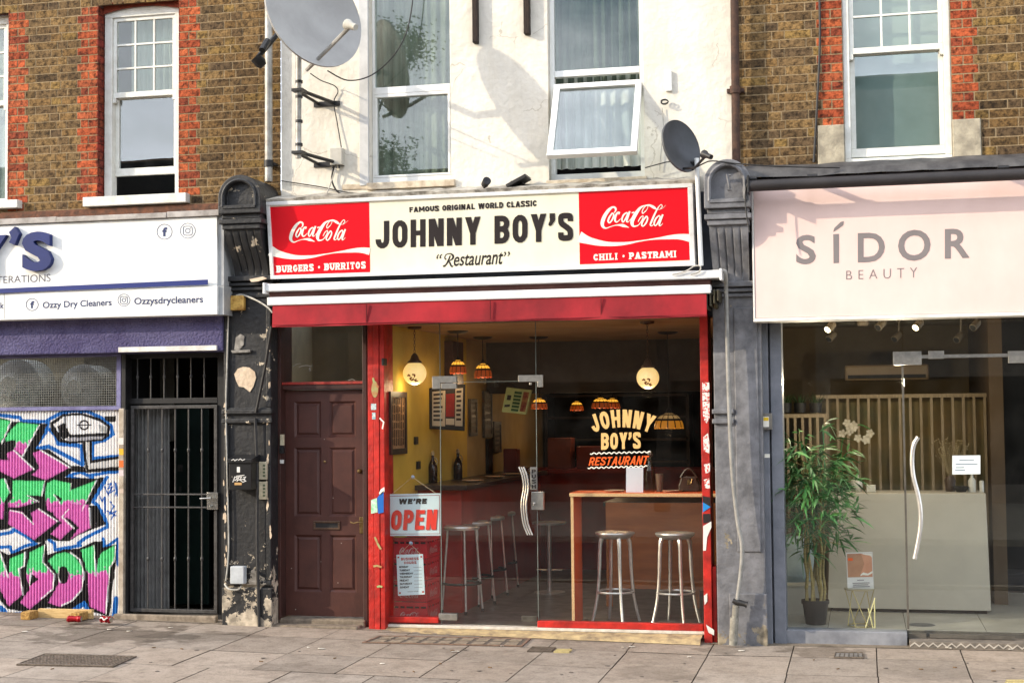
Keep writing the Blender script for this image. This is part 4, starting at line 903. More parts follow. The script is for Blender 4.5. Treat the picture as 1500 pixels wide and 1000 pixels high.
def pilaster(label, cx0, cx1, ctop, cbot, sx0, sx1, foot, mat, Yf, name='pilaster', plain=False):
    """shaft, bands, fluted scroll bracket and round-headed cap block"""
    cpy = (cx0+cx1)/2
    zc1 = Z(cpy, ctop, -.40); zc0 = Z(cpy, cbot, -.30); x0, x1 = X(cx0, ctop+60, -.40), X(cx1, ctop+60, -.40)
    s0, s1 = X(sx0, 600, Yf), X(sx1, 600, Yf); zf = Z((sx0+sx1)/2, foot, Yf)
    t = thing(name, label, 'pilaster', ((s0+s1)/2, Yf, zf))
    m = MB(); m.box(s0, s1, Yf, .3, zf-.1, zc0)                                  # shaft with raised border, mid band, plinth
    b = .045; zm1 = Z((sx0+sx1)/2, 612, Yf); 
    for a, c in () if plain else ((zf+.42, zm1-.05), (zm1+.09, zc0-.18)):
        m.box(s0, s0+b, Yf-.02, Yf+.01, a, c); m.box(s1-b, s1, Yf-.02, Yf+.01, a, c); m.box(s0, s1, Yf-.021, Yf+.01, a-.04, a); m.box(s0, s1, Yf-.021, Yf+.01, c, c+.04)
    for dz in (-.005, .075):
        m.box(s0-.015, (s0+.16 if plain else s1+.015), Yf-.035, Yf+.02, zm1+dz-.04, zm1+dz)
    if not plain: m.box(s0-.01, s1+.01, Yf-.035, Yf+.02, zf-.1, zf+.36)
    else: m.box(s0+.17, s1-.03, Yf-.015, Yf+.02, zf+.75, zc0-.2); m.box(s0+.1, s1+.01, Yf-.03, Yf+.02, zf-.1, zf+.42)
    obj('shaft', m, mat, t, bevel=.008)
    m = MB(); hz = zc0
    for dz, o, h in ((-.115, .03, .03), (-.075, .05, .03), (-.035, .075, .045)): m.box(s0-o*.6, s1+o*.6, Yf-o, .25, hz+dz, hz+dz+h)
    obj('moulding', m, mat, t, bevel=.007)
    H = zc1-zc0; zs = zc0+.01; ze = zc0+H*.46; w0, w1 = x0+.03, x1-.03          # fluted scroll, curving outwards as it rises
    m = MB(); nx_, nz2 = 60, 18; vs = []
    for j in range(nz2+1):
        v = j/nz2; yo = -.17-.20*(v*v*(3-2*v))
        for i in range(nx_+1):
            u = i/nx_; fl = (math.cos(u*5*2*math.pi)*.5+.5); e = min(1, min(v, 1-v)*6); vs.append((w0+(w1-w0)*u+.010*(1-v)*(1-2*u), yo+.016*max(0, 2*fl-1)**4*e*(1 if .03 < u < .97 else 0), zs+(ze-zs)*v))
    m.add(vs, [(j*(nx_+1)+i, j*(nx_+1)+i+1, (j+1)*(nx_+1)+i+1, (j+1)*(nx_+1)+i) for j in range(nz2) for i in range(nx_)])
    L0 = [(v[0], v[1], v[2]) for v in vs[0::nx_+1]]; R0_ = [(v[0], v[1], v[2]) for v in vs[nx_::nx_+1]]
    for E_ in (L0, R0_):
        q = E_+[(p[0], .2, p[2]) for p in E_]; k = len(E_); m.add(q, [(i, i+1, k+i+1, k+i) for i in range(k-1)])
    obj('fluted_bracket', m, mat, t, smooth=True, sharp=50)
    m = MB()
    for dz, o in ((0, .0), (.045, .022), (.09, .0)): m.box(w0-.01-o, w1+.01+o, -.40-o, .2, ze+dz, ze+dz+.042)
    obj('neck_moulding', m, mat, t, bevel=.006)
    zb = ze+.13; r = (x1-x0)/2; zsp = zc1-r*1.0; n = 20
    out = [(x0, zb), (x1, zb)]+[(x1-r+r*math.cos(math.pi*i/n), zsp+r*math.sin(math.pi*i/n)) for i in range(n+1)]
    ri = r*.68; cx_ = (x0+x1)/2; inn = [(cx_-ri, zb+.075), (cx_+ri, zb+.075)]+[(cx_+ri*math.cos(math.pi*i/n), zsp+ri*math.sin(math.pi*i/n)) for i in range(n+1)]
    m = MB(); yf = -.44; N = len(out)
    vs = [(a, yf, c) for a, c in out]+[(a, yf, c) for a, c in inn]+[(a, yf+.05, c) for a, c in inn]+[(a, .2, c) for a, c in out]
    fs = [(i, (i+1) % N, N+(i+1) % N, N+i) for i in range(N)]+[(N+i, N+(i+1) % N, 2*N+(i+1) % N, 2*N+i) for i in range(N)]+[(i, 3*N+i, 3*N+(i+1) % N, (i+1) % N) for i in range(N)]+[[2*N+i for i in range(N)]]
    m.add(vs, fs); obj('cap_block', m, mat, t, bevel=.007)
    m = MB(); rm = ri*1.13
    path = [(cx_+rm, yf-.004, zb+.06)]+[(cx_+rm*math.cos(math.pi*i/n), yf-.004, zsp+rm*math.sin(math.pi*i/n)) for i in range(n+1)]+[(cx_-rm, yf-.004, zb+.06)]
    m.tube([Vector(p) for p in path], .014, 6); m.box(cx_-rm, cx_+rm, yf-.012, yf+.02, zb+.045, zb+.068); obj('arch_bead', m, mat, t, smooth=True)
    return t, s0, s1, zf
pb, s0b, s1b, zfb = pilaster('tall black pilaster with flaking paint and fluted bracket beside the gated doorway', 322, 384, 257, 404, 329, 398, 921, BLK, -.12)
m = MB(); PLASTER = pmat('bare_plaster', (214, 196, 172), (182, 160, 134), 9, .95, bump=.006, bscale=35)
def patch(mb, pts, Y, th=.006): mb.prism([P(x, y, Y) for x, y in pts], (0, th, 0))
patch(m, [(343, 548), (348, 540), (356, 537), (365, 538), (373, 544), (375, 553), (371, 566), (366, 574), (357, 567), (350, 566), (346, 558)], -.128)
obj('plaster_patch', m, PLASTER, pb)
m = MB(); patch(m, [(345, 494), (352, 489), (358, 492), (357, 505), (349, 514), (343, 512)], -.130, .01); patch(m, [(338, 513), (367, 512), (366, 516), (340, 517)], -.15, .03); obj('broken_bracket', m, pmat('dusty_metal', (150, 146, 138), (96, 92, 88), 20, .8), pb, bevel=.003)
m = MB(); patch(m, [(365, 409), (385, 405), (391, 408), (378, 412), (368, 413)], -.21, .01); obj('paint_chip', m, PLASTER, pb)
m = MB(); rgk = random.Random(17)
for i in range(34):
    py = rgk.uniform(560, 905); x_ = (s0b+rgk.uniform(.0, .035)) if i % 3 else (s1b-rgk.uniform(0, .04)); z_ = Z(325, py, -.145); s_ = rgk.uniform(.008, .022); ang = rgk.uniform(0, 6)
    m.prism([(x_+s_*.6*math.cos(ang+j*.9)*rgk.uniform(.5, 1.2), -.1425-rgk.uniform(0, .001), z_+s_*2.0*math.sin(ang+j*.9)*rgk.uniform(.5, 1.2)) for j in range(7)], (0, .004, 0))
obj('flaked_edge', m, PLASTER, pb)
pg, s0g, s1g, zfg = pilaster('grey painted pilaster with fluted bracket between the restaurant and the beauty shop', 1032, 1100, 234, 412, 1046, 1117, 945, GRY, -.12, plain=True)
m = MB(); m.tube([P(1065, 256, -.46), P(1067, 266, -.47), P(1069, 277, -.46)], .012, 6); m.tube([P(1064, 257, -.46), P(1071, 257, -.46)], .01, 6); m.tube([P(1066, 278, -.46), P(1072, 278, -.46)], .012, 6); obj('iron_strap', m, pmat('grey_iron', (112, 112, 114), (80, 80, 82), 20, .6), pg, smooth=True)
# return strip of the grey shopfront next to the glass
m = MB(); 
for (a, c, yf) in ((1117, 1128, -.03), (1128, 1131, .06), (1131, 1148, .0)): m.box(X(a, 700, yf), X(c, 700, yf), yf, .25, zfg-.1, Z(1130, 468, 0))
obj('grey_door_jamb', m, pmat('bluish_grey_paint', (124, 127, 134), (104, 108, 116), 6, .5, bump=.002), label='bluish grey painted jamb strip left of the beauty shop window', cat='jamb', bevel=.004)
m = MB(); m.bp((1113, 605), (1131, 629), -.07, .05); bx = obj('switch_box', m, pmat('grey_steel_box', (126, 122, 112), (98, 94, 88), 14, .5), label='small grey switch box with a yellow sticker on the grey jamb', cat='switch box', bevel=.004)
decal('sticker', rect(1118, 610, 1126.5, 625), None, -.07, WHITEV, bx); decal('yellow_mark', rect(1118.5, 611, 1126, 616), None, -.07, flat('yellow_print', (228, 190, 40)), bx, .003)
decal('small_label', rect(1120, 664.5, 1127.5, 670), None, -.03, WHITEV, pg)
# grey standpipe in front of the grey pilaster
pp = [(1040, 399), (1058, 397), (1063, 402), (1064, 440), (1067, 560), (1072, 680), (1080, 760), (1086.5, 795), (1086, 830), (1080, 878)]
pv = [tuple(P(x, y, -.24 if i > 2 else -.34)) for i, (x, y) in enumerate(pp)]
m = MB(); m.tube([Vector(v) for v in smooth_path(pv, 6)], .017, 10); pipe = obj('waste_pipe', m, pmat('grey_plastic_pipe', (150, 148, 142), (124, 122, 116), 10, .5), label='thin bent grey pipe running down the grey pilaster', cat='pipe', smooth=True)
m = MB(); c = P(1079, 881, -.24); m.tube([c+Vector((-.03, 0, .01)), c, c+Vector((.07, -.01, -.015)), c+Vector((.085, -.01, -.02))], [.018, .026, .022, .03], 10); obj('valve', m, BLACKM, pipe, smooth=True)
m = MB(); m.cyl(P(1078, 886, -.24), P(1076, 910, -.24), .026, 12); m.cyl(P(1076, 904, -.24), P(1074, 944, -.24), .034, 14); obj('lower_pipe', m, pmat('rough_grey_pipe', (150, 146, 134), (110, 106, 96), 20, .8, bump=.003), pipe, smooth=True)

# things fixed to the black pilaster
m = MB(); m.bp((337, 433), (357, 454), -.17, .05); al = obj('alarm_box', m, pmat('yellowed_plastic', (206, 168, 88), (160, 118, 52), 22, .5, lo=.42, hi=.6), label='small yellowed plastic box at the top of the black pilaster', cat='alarm box', bevel=.008)
wire('cable', [(346, 433), (356, 432), (376, 440), (392, 450), (399, 458)], [-.15, -.16, -.25, -.3, -.32], .008, WHITECABLE, 'white cable from the yellowed box to the awning')
wire('cable', [(335, 445), (333, 520), (331, 600), (333, 700), (335, 800), (331, 850)], -.15, .007, WHITECABLE, 'thin pale cable down the left side of the black pilaster')
wire('cable', [(374, 612), (377, 700), (377, 800), (380, 924)], -.165, .014, CABLE, 'thick black cable running down the black pilaster to the pavement')
mbx = thing('letterbox', 'black wall letterbox with white scribbles on the black pilaster', 'letterbox', P(354, 720, -.2))
a, b = P(335.5, 678, -.30), P(368, 717, -.30); m = MB(); m.box(a.x, b.x, -.30, -.13, b.z, a.z); m.prism([(a.x-.012, -.315, a.z), (a.x-.012, -.13, a.z), (a.x-.012, -.13, a.z+.07), (a.x-.012, -.315, a.z+.035)], (b.x-a.x+.024, 0, 0)); obj('box', m, pmat('satin_black', (30, 30, 31), (24, 24, 25), 6, .35), mbx, bevel=.004)
WHITES = flat('white_marker', (214, 212, 206), .6)
decal('scribble', [ribbon(s, 1.1) for s in ([(341, 706), (344, 698), (348, 699), (345, 703), (342, 703)], [(347, 705), (350, 698), (354, 698), (351, 702), (355, 705)], [(356, 699), (360, 698), (357, 702), (360, 704), (355, 706)], [(346, 697), (358, 695.5)], [(347, 703), (359, 701)])], None, -.30, WHITES, mbx)
decal('scribble', [ribbon(s, 1.0) for s in ([(339, 674), (342, 672), (344, 674.5), (348, 672)], [(349, 674), (352, 671.5), (355, 674), (359, 672)])], None, -.318, WHITES, mbx)
decal('label_plate', rect(347, 683.5, 351.5, 691.5), None, -.30, WHITES, mbx); decal('name_plate', rect(343.5, 706.5, 354, 710), None, -.30, flat('tan_plate', (190, 150, 96)), mbx); decal('lock', disc(340, 698, 1.4), None, -.30, CHROME, mbx)
ip = thing('intercom_panel', 'two tall cream intercom panels beside the letterbox on the black pilaster', 'intercom', P(384, 728, -.15))
for y0 in (676, 705):
    m = MB(); m.bp((379, y0), (390.5, y0+26), -.165, .03); q = obj('panel', m, pmat('cream_panel', (196, 186, 158), (166, 156, 130), 16, .6), ip, bevel=.003)
    decal('button_column', [[[(385, y0+4+k*5), (388.5, y0+4+k*5), (388.5, y0+7+k*5), (385, y0+7+k*5)]] for k in range(4)], None, -.165, flat('dull_green', (92, 100, 76)), q)
m = MB(); m.bp((337, 829), (357, 855), -.22, .07); eb = obj('meter_box', m, pmat('pale_grey_box', (186, 190, 192), (160, 164, 166), 8, .5), label='pale grey electric box low on the black pilaster', cat='electric box', bevel=.006)
wire('cable', [(329, 855), (335, 862), (348, 863), (354, 857)], [-.16, -.19, -.19, -.17], .008, WHITECABLE, 'short pale cable looping under the grey electric box')
# ------------------------------------------------------------------ dry cleaner on the left
os_ = thing('shop_sign', 'white and blue dry cleaner fascia sign with social media icons', 'shop sign', P(160, 465, -.3))
YO = -.30; xL = -9.0
a = P(318, 317, YO); b = P(318, 418, YO); c = P(318, 460.5, YO-.02); xR = a.x
m = MB(); m.box(xL, xR, YO, -.02, b.z, a.z); obj('upper_board', m, pmat('white_sign_board', (236, 236, 232), (222, 222, 216), 2.5, .4), os_, bevel=.004); grime(MATS['white_sign_board'], .3, 2.5, (1.5, 1, .3), .5, .75, (.72, .68, .6))
m = MB(); m.box(xL, xR+.012, YO-.025, -.02, c.z, b.z-.004); obj('lower_board', m, MATS['white_sign_board'], os_, bevel=.004)
m = MB(); m.box(xR+.0005, xR+.055, YO+.02, 0, b.z, a.z+.004); m.box(xR+.0125, xR+.065, YO, 0, c.z-.002, b.z-.004); obj('end_cap', m, pmat('grey_alu', (166, 168, 168), (140, 142, 142), 6, .4), os_)
m = MB()
xx = xL
for i, xe in enumerate((X(-90, 325, YO), X(85, 325, YO), X(246, 320, YO), xR+.03)):
    m.box(xx, xe-.003, YO-.03+.004*(i % 2), .04, a.z+.004, a.z+.05+.006*(i % 2)); xx = xe
obj('flashing', m, pmat('grey_flashing', (176, 170, 164), (132, 126, 120), 8, .6, bump=.004, bscale=20), os_, bevel=.004)
plO, plO2 = YO, YO-.025
# raised letters
def letter3d(s, tl, br, Y, d, mat, parent, bold=.0):
    pcs = text_polys(s, bold); f = mapq(tl, (br[0], tl[1]-(br[0]-tl[0])*.04), br, (tl[0], br[1]+(br[0]-tl[0])*.04)); mb = MB()
    for poly in pcs[0]:
        q = [P(*f(*p), Y-d) for p in poly]; mb.add(q, [list(range(len(q)))])
    # side walls from boundary edges
    from collections import Counter
    key = lambda p: (round(p[0], 5), round(p[1], 5)); cnt = Counter()
    for poly in pcs[0]:
        for i in range(len(poly)): cnt[frozenset((key(poly[i]), key(poly[(i+1) % len(poly)])))] += 1
    for poly in pcs[0]:
        for i in range(len(poly)):
            p, r = poly[i], poly[(i+1) % len(poly)]
            if cnt[frozenset((key(p), key(r)))] == 1:
                A, B = P(*f(*p), Y-d), P(*f(*r), Y-d); mb.add([A, B, B+Vector((0, d, 0)), A+Vector((0, d, 0))], [(0, 1, 2, 3)])
    return obj('raised_letter', mb, mat, parent, fixn=False)
BLUEL = pmat('blue_letter', (14, 36, 100), (12, 30, 86), 4, .6)
letter3d('S', (32, 340), (75, 396), YO, .055, BLUEL, os_, .045)
letter3d('Y', (-42, 346), (9, 402), YO, .055, BLUEL, os_, .045)
m = MB(); q = [P(x, y, YO-.055) for x, y in ((13, 340), (21.5, 332), (28, 342), (21, 359), (13, 355), (16.5, 348))]; m.prism(q, (0, .055, 0)); obj('raised_apostrophe', m, BLUEL, os_)
decal('thin_lettering', text_polys('TERATIONS', -.004), mapq((-5, 405), (74, 401), (74, 412.5), (-5, 415)), plO, flat('slate_print', (92, 88, 96)), os_)
m = MB(); m.add([P(x, y, YO-.03) for x, y in ((-420, 452), (304, 409.2), (304, 416.8), (140, 423.5), (60, 426), (-420, 462))], [list(range(6))]); m.add([P(x, y, YO-.002) for x, y in ((-420, 452), (304, 409.2), (304, 416.8), (140, 423.5), (60, 426), (-420, 462))], [list(range(6))])
m = MB(); m.prism([P(x, y, YO-.045) for x, y in ((-420, 441), (304, 409.3), (304, 416.8), (140, 423.5), (60, 426.5), (-420, 451))], (0, .012, 0)); obj('blue_stripe', m, flat('deep_blue_stripe', (14, 36, 108), .5), os_)
def icon_f(x, y, r, pl):
    decal('icon', [ring(x, y, r, .9)], None, pl, NAVY, os_)
    decal('icon_letter', text_polys('f', .05), mapq((x-r*.3, y-r*.6), (x+r*.36, y-r*.6), (x+r*.36, y+r*.62), (x-r*.3, y+r*.62)), pl, NAVY, os_)
def icon_cam(x, y, r, pl):
    decal('icon', [ring(x, y, r, .8), ring(x, y, r*.60, .9, 32, .45), ring(x, y, r*.30, .9)]+[disc(x+r*.34, y-r*.34, r*.07)], None, pl, NAVY, os_)
icon_f(241, 339.5, 11, plO); icon_cam(275, 338, 11, plO); icon_f(47, 446, 8.8, plO2); icon_cam(181.5, 439.5, 8.8, plO2)
decal('lettering', text_polys('Ozzy Dry Cleaners', .018), mapq((62.5, 442), (163.5, 437.5), (163.5, 450.5), (62.5, 454.5)), plO2, NAVY, os_)
decal('lettering', text_polys('Ozzysdrycleaners', .018), mapq((196.5, 436), (297.5, 432.5), (297.5, 446.5), (196.5, 449)), plO2, NAVY, os_)
decal('lettering', text_polys('k', .018), mapq((0.5, 443), (5.5, 443), (5.5, 452), (.5, 452)), plO2, NAVY, os_)
m = MB(); q = P(6.5, 440, plO2); m.box(q.x-.002, q.x+.002, YO-.0265, YO-.02, c.z+.01, b.z-.01); obj('joint_line', m, flat('joint_grey', (150, 150, 150)), os_)
# purple stucco under the sign
PURP = pmat('purple_stucco', (94, 90, 126), (74, 68, 106), 4, .9, bump=.035, bscale=48)
a = P(160, 462, -.16); b = P(326, 512, -.16); m = MB(); m.box(xL, b.x, -.16, .1, P(160, 517, -.16).z, a.z+.1); obj('stucco_beam', m, PURP, label='rough purple stucco beam below the dry cleaner sign', cat='beam', bevel=.012)
# transom window with wire mesh
tw = thing('transom_window', 'purple framed window with wire mesh above the graffiti shutter', 'window', P(80, 600, .05))
x1 = X(177, 560, .03); zt, zb = Z(90, 520, .03), Z(90, 601, .03)
m = MB(); bars(m, xL, x1, zb, zt, .03, .09, .04, .045, .02, .035); obj('frame', m, pmat('purple_frame', (120, 118, 156), (92, 88, 126), 8, .6), tw, bevel=.004)
MESHM = pmat('wire_mesh', (124, 124, 118), (92, 92, 88), 20, .5, metal=.4)
m = MB(); xx = x1-.045
i = 0
while xx > -8.2: m.box(xx-.0022, xx+.0022, .058, .0624, zb+.03, zt-.02); xx -= .0225
z = zb+.045
while z < zt-.02: m.box(-8.2, x1-.045, .0535, .0575, z-.0022, z+.0022); z += .0225
obj('wire_mesh', m, MESHM, tw)
m = MB(); m.box(-8.2, x1-.04, .10, .104, zb+.03, zt-.02); obj('pane', m, GLASSS, tw)
wr = thing('wash_drum', 'pale round washing drums stored behind the wire mesh window', 'drum', P(30, 600, .45))
m = MB()
for (px, py, r) in ((22, 566, .26), (118, 568, .22)):
    c = P(px, py, .42); m.lathe([(0, -.12), (r*.35, -.12), (r*.55, -.05), (r*.8, -.03), (r, .02), (r, .3)], c, 28, 0, (0, 1, 0))
obj('drum', m, pmat('pale_drum', (176, 176, 170), (134, 134, 128), 5, .5), wr, smooth=True)
m = MB(); m.box(-8.5, x1+.1, .9, .92, zb-.3, zt+.3); m.box(-8.5, x1+.1, .3, .92, zb-.04, zb+.02); obj('shelf', m, pmat('beige_shelf', (110, 108, 98), (80, 78, 70), 3, .9), wr)
# graffiti shutter: corrugated sheet, pigment stored per vertex
def inpoly(x, y, pts):
    r = np.zeros(x.shape, bool); n = len(pts); j = n-1
    for i in range(n):
        xi, yi = pts[i]; xj, yj = pts[j]
        c = ((yi > y) != (yj > y)) & (x < (xj-xi)*(y-yi)/((yj-yi) or 1e-9)+xi); r ^= c; j = i
    return r
def instroke(x, y, pts, w):
    r = np.zeros(x.shape, bool)
    for (x0, y0), (x1_, y1) in zip(pts, pts[1:]):
        dx, dy = x1_-x0, y1-y0; L2 = dx*dx+dy*dy or 1e-9; t = np.clip(((x-x0)*dx+(y-y0)*dy)/L2, 0, 1); r |= (x-x0-t*dx)**2+(y-y0-t*dy)**2 < (w/2)**2
    return r
TA = lambda pts: [(x/5.884, 590+y/5.884) for x, y in pts]
TB = lambda pts: [(x/5.558, 740+y/5.558) for x, y in pts]
Ysh = .06; sx0, sx1 = X(-60, 750, Ysh), X(174, 750, Ysh); sz1, sz0 = Z(90, 598, Ysh), gz(sx1)+.01
nx = int((sx1-sx0)/.0024); nzv = int((sz1-sz0)/.0052); per = X(104.3, 750, Ysh)-X(100, 750, Ysh)
gx = np.linspace(sx0, sx1, nx+1); gzr = np.linspace(sz0, sz1, nzv+1); XX, ZZ = np.meshgrid(gx, gzr)
phs = ((XX-sx0)/per) % 1.0
groove = 1/(1+((phs-.5)/.13)**6)
YY = Ysh + .022*groove - .003*np.cos((phs)*2*np.pi)
qx, qy = proj(XX, np.full_like(XX, Ysh), ZZ)
nrng = np.random.RandomState(5)
noise = np.zeros_like(qx)
for k in range(14):
    fx, fy = nrng.uniform(-.5, .5, 2)*(1+k*.12); noise += np.sin(qx*fx+qy*fy+nrng.uniform(0, 6))/(1+k*.25)
noise /= 4
col = np.zeros(qx.shape+(3,)); 
def paint(mask, c, a=1.0): col[mask] = col[mask]*(1-a)+np.array(lin(c))*a
WHT, BLU, BKK, GRN, PNK, LIL = (232, 230, 228), (30, 112, 190), (26, 24, 25), (92, 214, 134), (212, 104, 178), (228, 152, 206)
paint(np.ones(qx.shape, bool), WHT)
jx, jy = qx+noise*.35, qy+noise*.35
BL_ = [(TA, 30, [(0,105),(170,125),(190,155),(400,160),(440,130),(530,85),(640,65),(760,75),(880,130),(960,200),(970,270),(900,320),(800,345),(795,480),(1040,455)]),
 (TA, 34, [(410,160),(400,240),(330,340),(290,400),(420,375),(600,470),(710,530),(705,370),(500,350),(480,280),(430,230)]),
 (TA, 26, [(580,630),(690,595),(760,625),(920,600),(1040,590)]), (TA, 24, [(590,635),(740,665),(800,640)]), (TA, 30, [(920,640),(800,850),(840,880),(900,1010)]),
 (TB, 28, [(790,-10),(860,110),(870,175),(700,260),(640,305),(650,325),(450,360),(445,310),(400,280)]), (TB, 26, [(840,270),(850,345),(960,270),(960,480),(975,490)]),
 (TB, 28, [(0,235),(100,215),(110,195),(200,240),(290,310),(200,330),(100,385),(80,335),(0,340)]),
 (TB, 44, [(0,830),(35,860),(60,920),(110,890),(250,880),(340,890),(400,860),(560,870),(690,790),(720,880),(750,935),(930,940),(945,760)])]
for T_, w, pts in BL_: paint(instroke(jx, jy, T_(pts), w/5.7), BLU)
BK_ = [(TA, [(-60,120),(60,140),(110,160),(160,160),(330,175),(410,180),(330,360),(300,395),(420,400),(610,540),(720,545),(760,600),(620,590),(560,640),(840,650),(860,640),(900,640),(760,900),(800,900),(830,1000),(-60,1000)]),
 (TB, [(-60,0),(790,0),(860,150),(640,240),(560,290),(470,290),(400,270),(350,300),(290,300),(200,230),(120,170),(60,190),(-60,215)]),
 (TB, [(-60,340),(70,400),(200,355),(370,290),(390,400),(520,355),(640,350),(770,290),(830,290),(840,340),(950,315),(945,470),(920,640),(890,905),(740,860),(690,770),(560,850),(380,830),(230,870),(60,840),(-60,700)])]
for T_, pts in BK_: paint(inpoly(jx, jy, T_(pts)), BKK)
def letter(T_, pts, ysplit, hole=None):
    q = T_(pts); mk = inpoly(jx, jy, q); yy = T_([(0, ysplit)])[0][1] if ysplit is not None else None
    if yy is None: paint(mk, PNK)
    else:
        e = qy+noise*8+1.6*np.sin(qx*.9+noise*3)
        paint(mk & (e < yy), GRN); paint(mk & (e >= yy), PNK); paint(mk & (abs(e-yy) < 1.6), LIL, .8)
    ed = instroke(jx, jy, q+[q[0]], 3.0) & mk & (noise > -.25); paint(ed, BKK, .28)
    if hole: paint(inpoly(jx, jy, T_(hole)), BKK)
oval = lambda cx, cy_, rx, ry: [(cx+rx*math.cos(i*.2618), cy_+ry*math.sin(i*.2618)) for i in range(24)]
letter(TA, [(-60,130),(95,155),(10,330),(-60,420)], 900); letter(TA, [(160,165),(335,185),(205,440),(190,450),(120,400),(130,320),(50,330),(45,300),(100,220)], 350)
letter(TA, [(50,440),(70,425),(120,405),(290,570),(120,650),(0,590),(-60,480),(0,485),(75,490)], None); letter(TA, [(280,430),(350,405),(600,555),(400,665),(270,620),(340,560)], None)
letter(TA, [(-60,660),(40,650),(85,770),(40,840),(30,1000),(-60,1000)], 860); letter(TA, [(110,665),(385,670),(360,800),(230,795),(330,850),(160,900),(70,900),(70,850),(100,830)], 860)
letter(TB, [(70,30),(180,50),(270,150),(250,60),(310,25),(470,130),(280,280),(65,150)], None)
letter(TA, [(400,690),(460,660),(615,690),(605,750),(830,665),(700,930),(660,1010),(600,1000),(545,985),(400,920),(390,780)], 850, [(470,780),(530,820),(515,860)])
letter(TB, [(430,0),(560,0),(520,90),(600,180),(490,280),(410,230),(500,140),(440,80)], None); letter(TB, [(590,-10),(720,-10),(738,180),(570,275),(640,180),(570,110)], None)
letter(TB, [(-60,380),(0,390),(70,580),(80,430),(200,380),(190,490),(150,530),(185,720),(70,825),(-60,560)], 560)
letter(TB, [(240,380),(360,320),(350,470),(440,570),(430,690),(240,845),(160,790),(240,680),(210,560)], 540, [(250,545),(312,600),(240,655)])
letter(TB, [(390,450),(450,395),(530,378),(600,400),(670,500),(680,600),(650,700),(570,790),(490,825),(390,790),(400,770),(470,640),(470,560)], 560, oval(515, 565, 45, 72))
letter(TB, [(655,360),(770,320),(785,570),(800,430),(830,380),(940,318),(940,440),(900,500),(862,885),(728,820),(712,560)], 545)
for T_, pts, w in ((TA, [(95,160),(12,350)], 12), (TA, [(338,190),(195,455)], 13), (TA, [(120,408),(292,570)], 13), (TA, [(350,407),(602,555)], 14), (TA, [(612,692),(602,755)], 9), (TA, [(832,665),(790,750),(705,930)], 9), (TA, [(385,672),(360,800)], 10), (TA, [(232,795),(335,850)], 8), (TA, [(42,655),(85,770)], 12), (TA, [(465,790),(515,858)], 10),
    (TB, [(85,40),(180,60),(272,150)], 10), (TB, [(310,25),(470,130)], 12), (TB, [(500,90),(602,185)], 14), (TB, [(560,30),(510,85)], 9), (TB, [(728,20),(738,180)], 12), (TB, [(0,380),(68,585)], 14), (TB, [(203,380),(198,490),(152,515),(188,730)], 12), (TB, [(362,320),(348,460),(442,560),(430,680),(330,760)], 11), (TB, [(252,548),(238,650)], 12), (TB, [(570,380),(650,440),(684,560),(660,690),(590,770),(500,815)], 13), (TB, [(480,500),(472,580),(490,625)], 10), (TB, [(762,325),(783,575)], 12), (TB, [(938,330),(930,450),(892,500),(862,882)], 12)):
    paint(instroke(jx, jy, T_(pts), w/5.7), WHT)
paint(inpoly(jx, jy, TA([(432,170),(540,95),(700,85),(860,130),(955,200),(940,285),(880,325),(600,352),(505,335),(440,240)])), BKK)
paint(inpoly(jx, jy, TA([(460,185),(560,112),(700,105),(850,155),(928,205),(918,255),(600,275),(590,325),(530,310),(500,250)])), WHT)
paint(inpoly(jx, jy, TA([(570,300),(900,285),(880,310),(600,332)])), (168, 166, 170)); paint(inpoly(jx, jy, TA([(850,185),(928,205),(918,250),(860,250)])), (176, 176, 172))
paint(inpoly(jx, jy, TA([(495,200),(550,170),(610,280),(545,315),(510,280)])), BKK); paint(instroke(jx, jy, TA([(565,110),(565,200)]), 2), BKK)
rcx, rcy = TA([(725, 190)])[0]; rr_ = np.hypot(qx-rcx, qy-rcy); paint((abs(rr_-6.3) < 1.2), BKK); paint(instroke(qx, qy, TA([(662,192),(788,192)]), 1.7), BKK)
paint(inpoly(jx, jy, TA([(705,335),(795,335),(795,490),(1040,455),(1040,580),(760,600),(735,560)])), BKK); paint(inpoly(jx, jy, TA([(735,335),(770,335),(775,520),(1040,478),(1040,545),(755,570)])), (206, 204, 200))
paint(inpoly(jx, jy, TA([(900,115),(1000,110),(1000,160),(950,165),(905,150)])), (40, 38, 36))
for pts in ([(930,700),(960,690),(930,740),(970,720),(935,780),(985,750)], [(985,680),(1005,760),(990,800)], [(950,850),(980,890),(940,960),(1000,930),(960,1000)], [(860,800),(880,850),(900,810),(905,950)], [(925,930),(1000,970)], [(1000,690),(1010,800)], [(900,720),(940,800)]): paint(instroke(qx, qy, TA(pts), 1.9), (34, 96, 176))
spk = nrng.random(qx.shape) > .9965; paint(spk & (noise > .1), (232, 200, 226), .6); paint((nrng.random(qx.shape) > .997), (30, 28, 28), .6)
drip = (np.abs(((qx*1.7+3*np.sin(qy*.05)) % 23)-11) < .3) & (noise > .45); paint(drip, (120, 116, 116), .35)
col *= (0.93+.07*noise[..., None]); col = np.clip(col, 0.002, 1)
nv = (nx+1)*(nzv+1); off = Vector(((sx0+sx1)/2, Ysh, sz0))
me = bpy.data.meshes.new('roller_shutter'); idx = np.arange(nv).reshape(nzv+1, nx+1)
fc = np.stack([idx[:-1, :-1], idx[:-1, 1:], idx[1:, 1:], idx[1:, :-1]], -1).reshape(-1, 4)
me.from_pydata(np.stack([XX-off.x, YY-off.y, ZZ-off.z], -1).reshape(-1, 3).tolist(), [], fc.tolist())
ca = me.color_attributes.new('Col', 'FLOAT_COLOR', 'POINT'); ca.data.foreach_set('color', np.concatenate([col.reshape(-1, 3), np.ones((nv, 1))], 1).astype(np.float32).ravel())
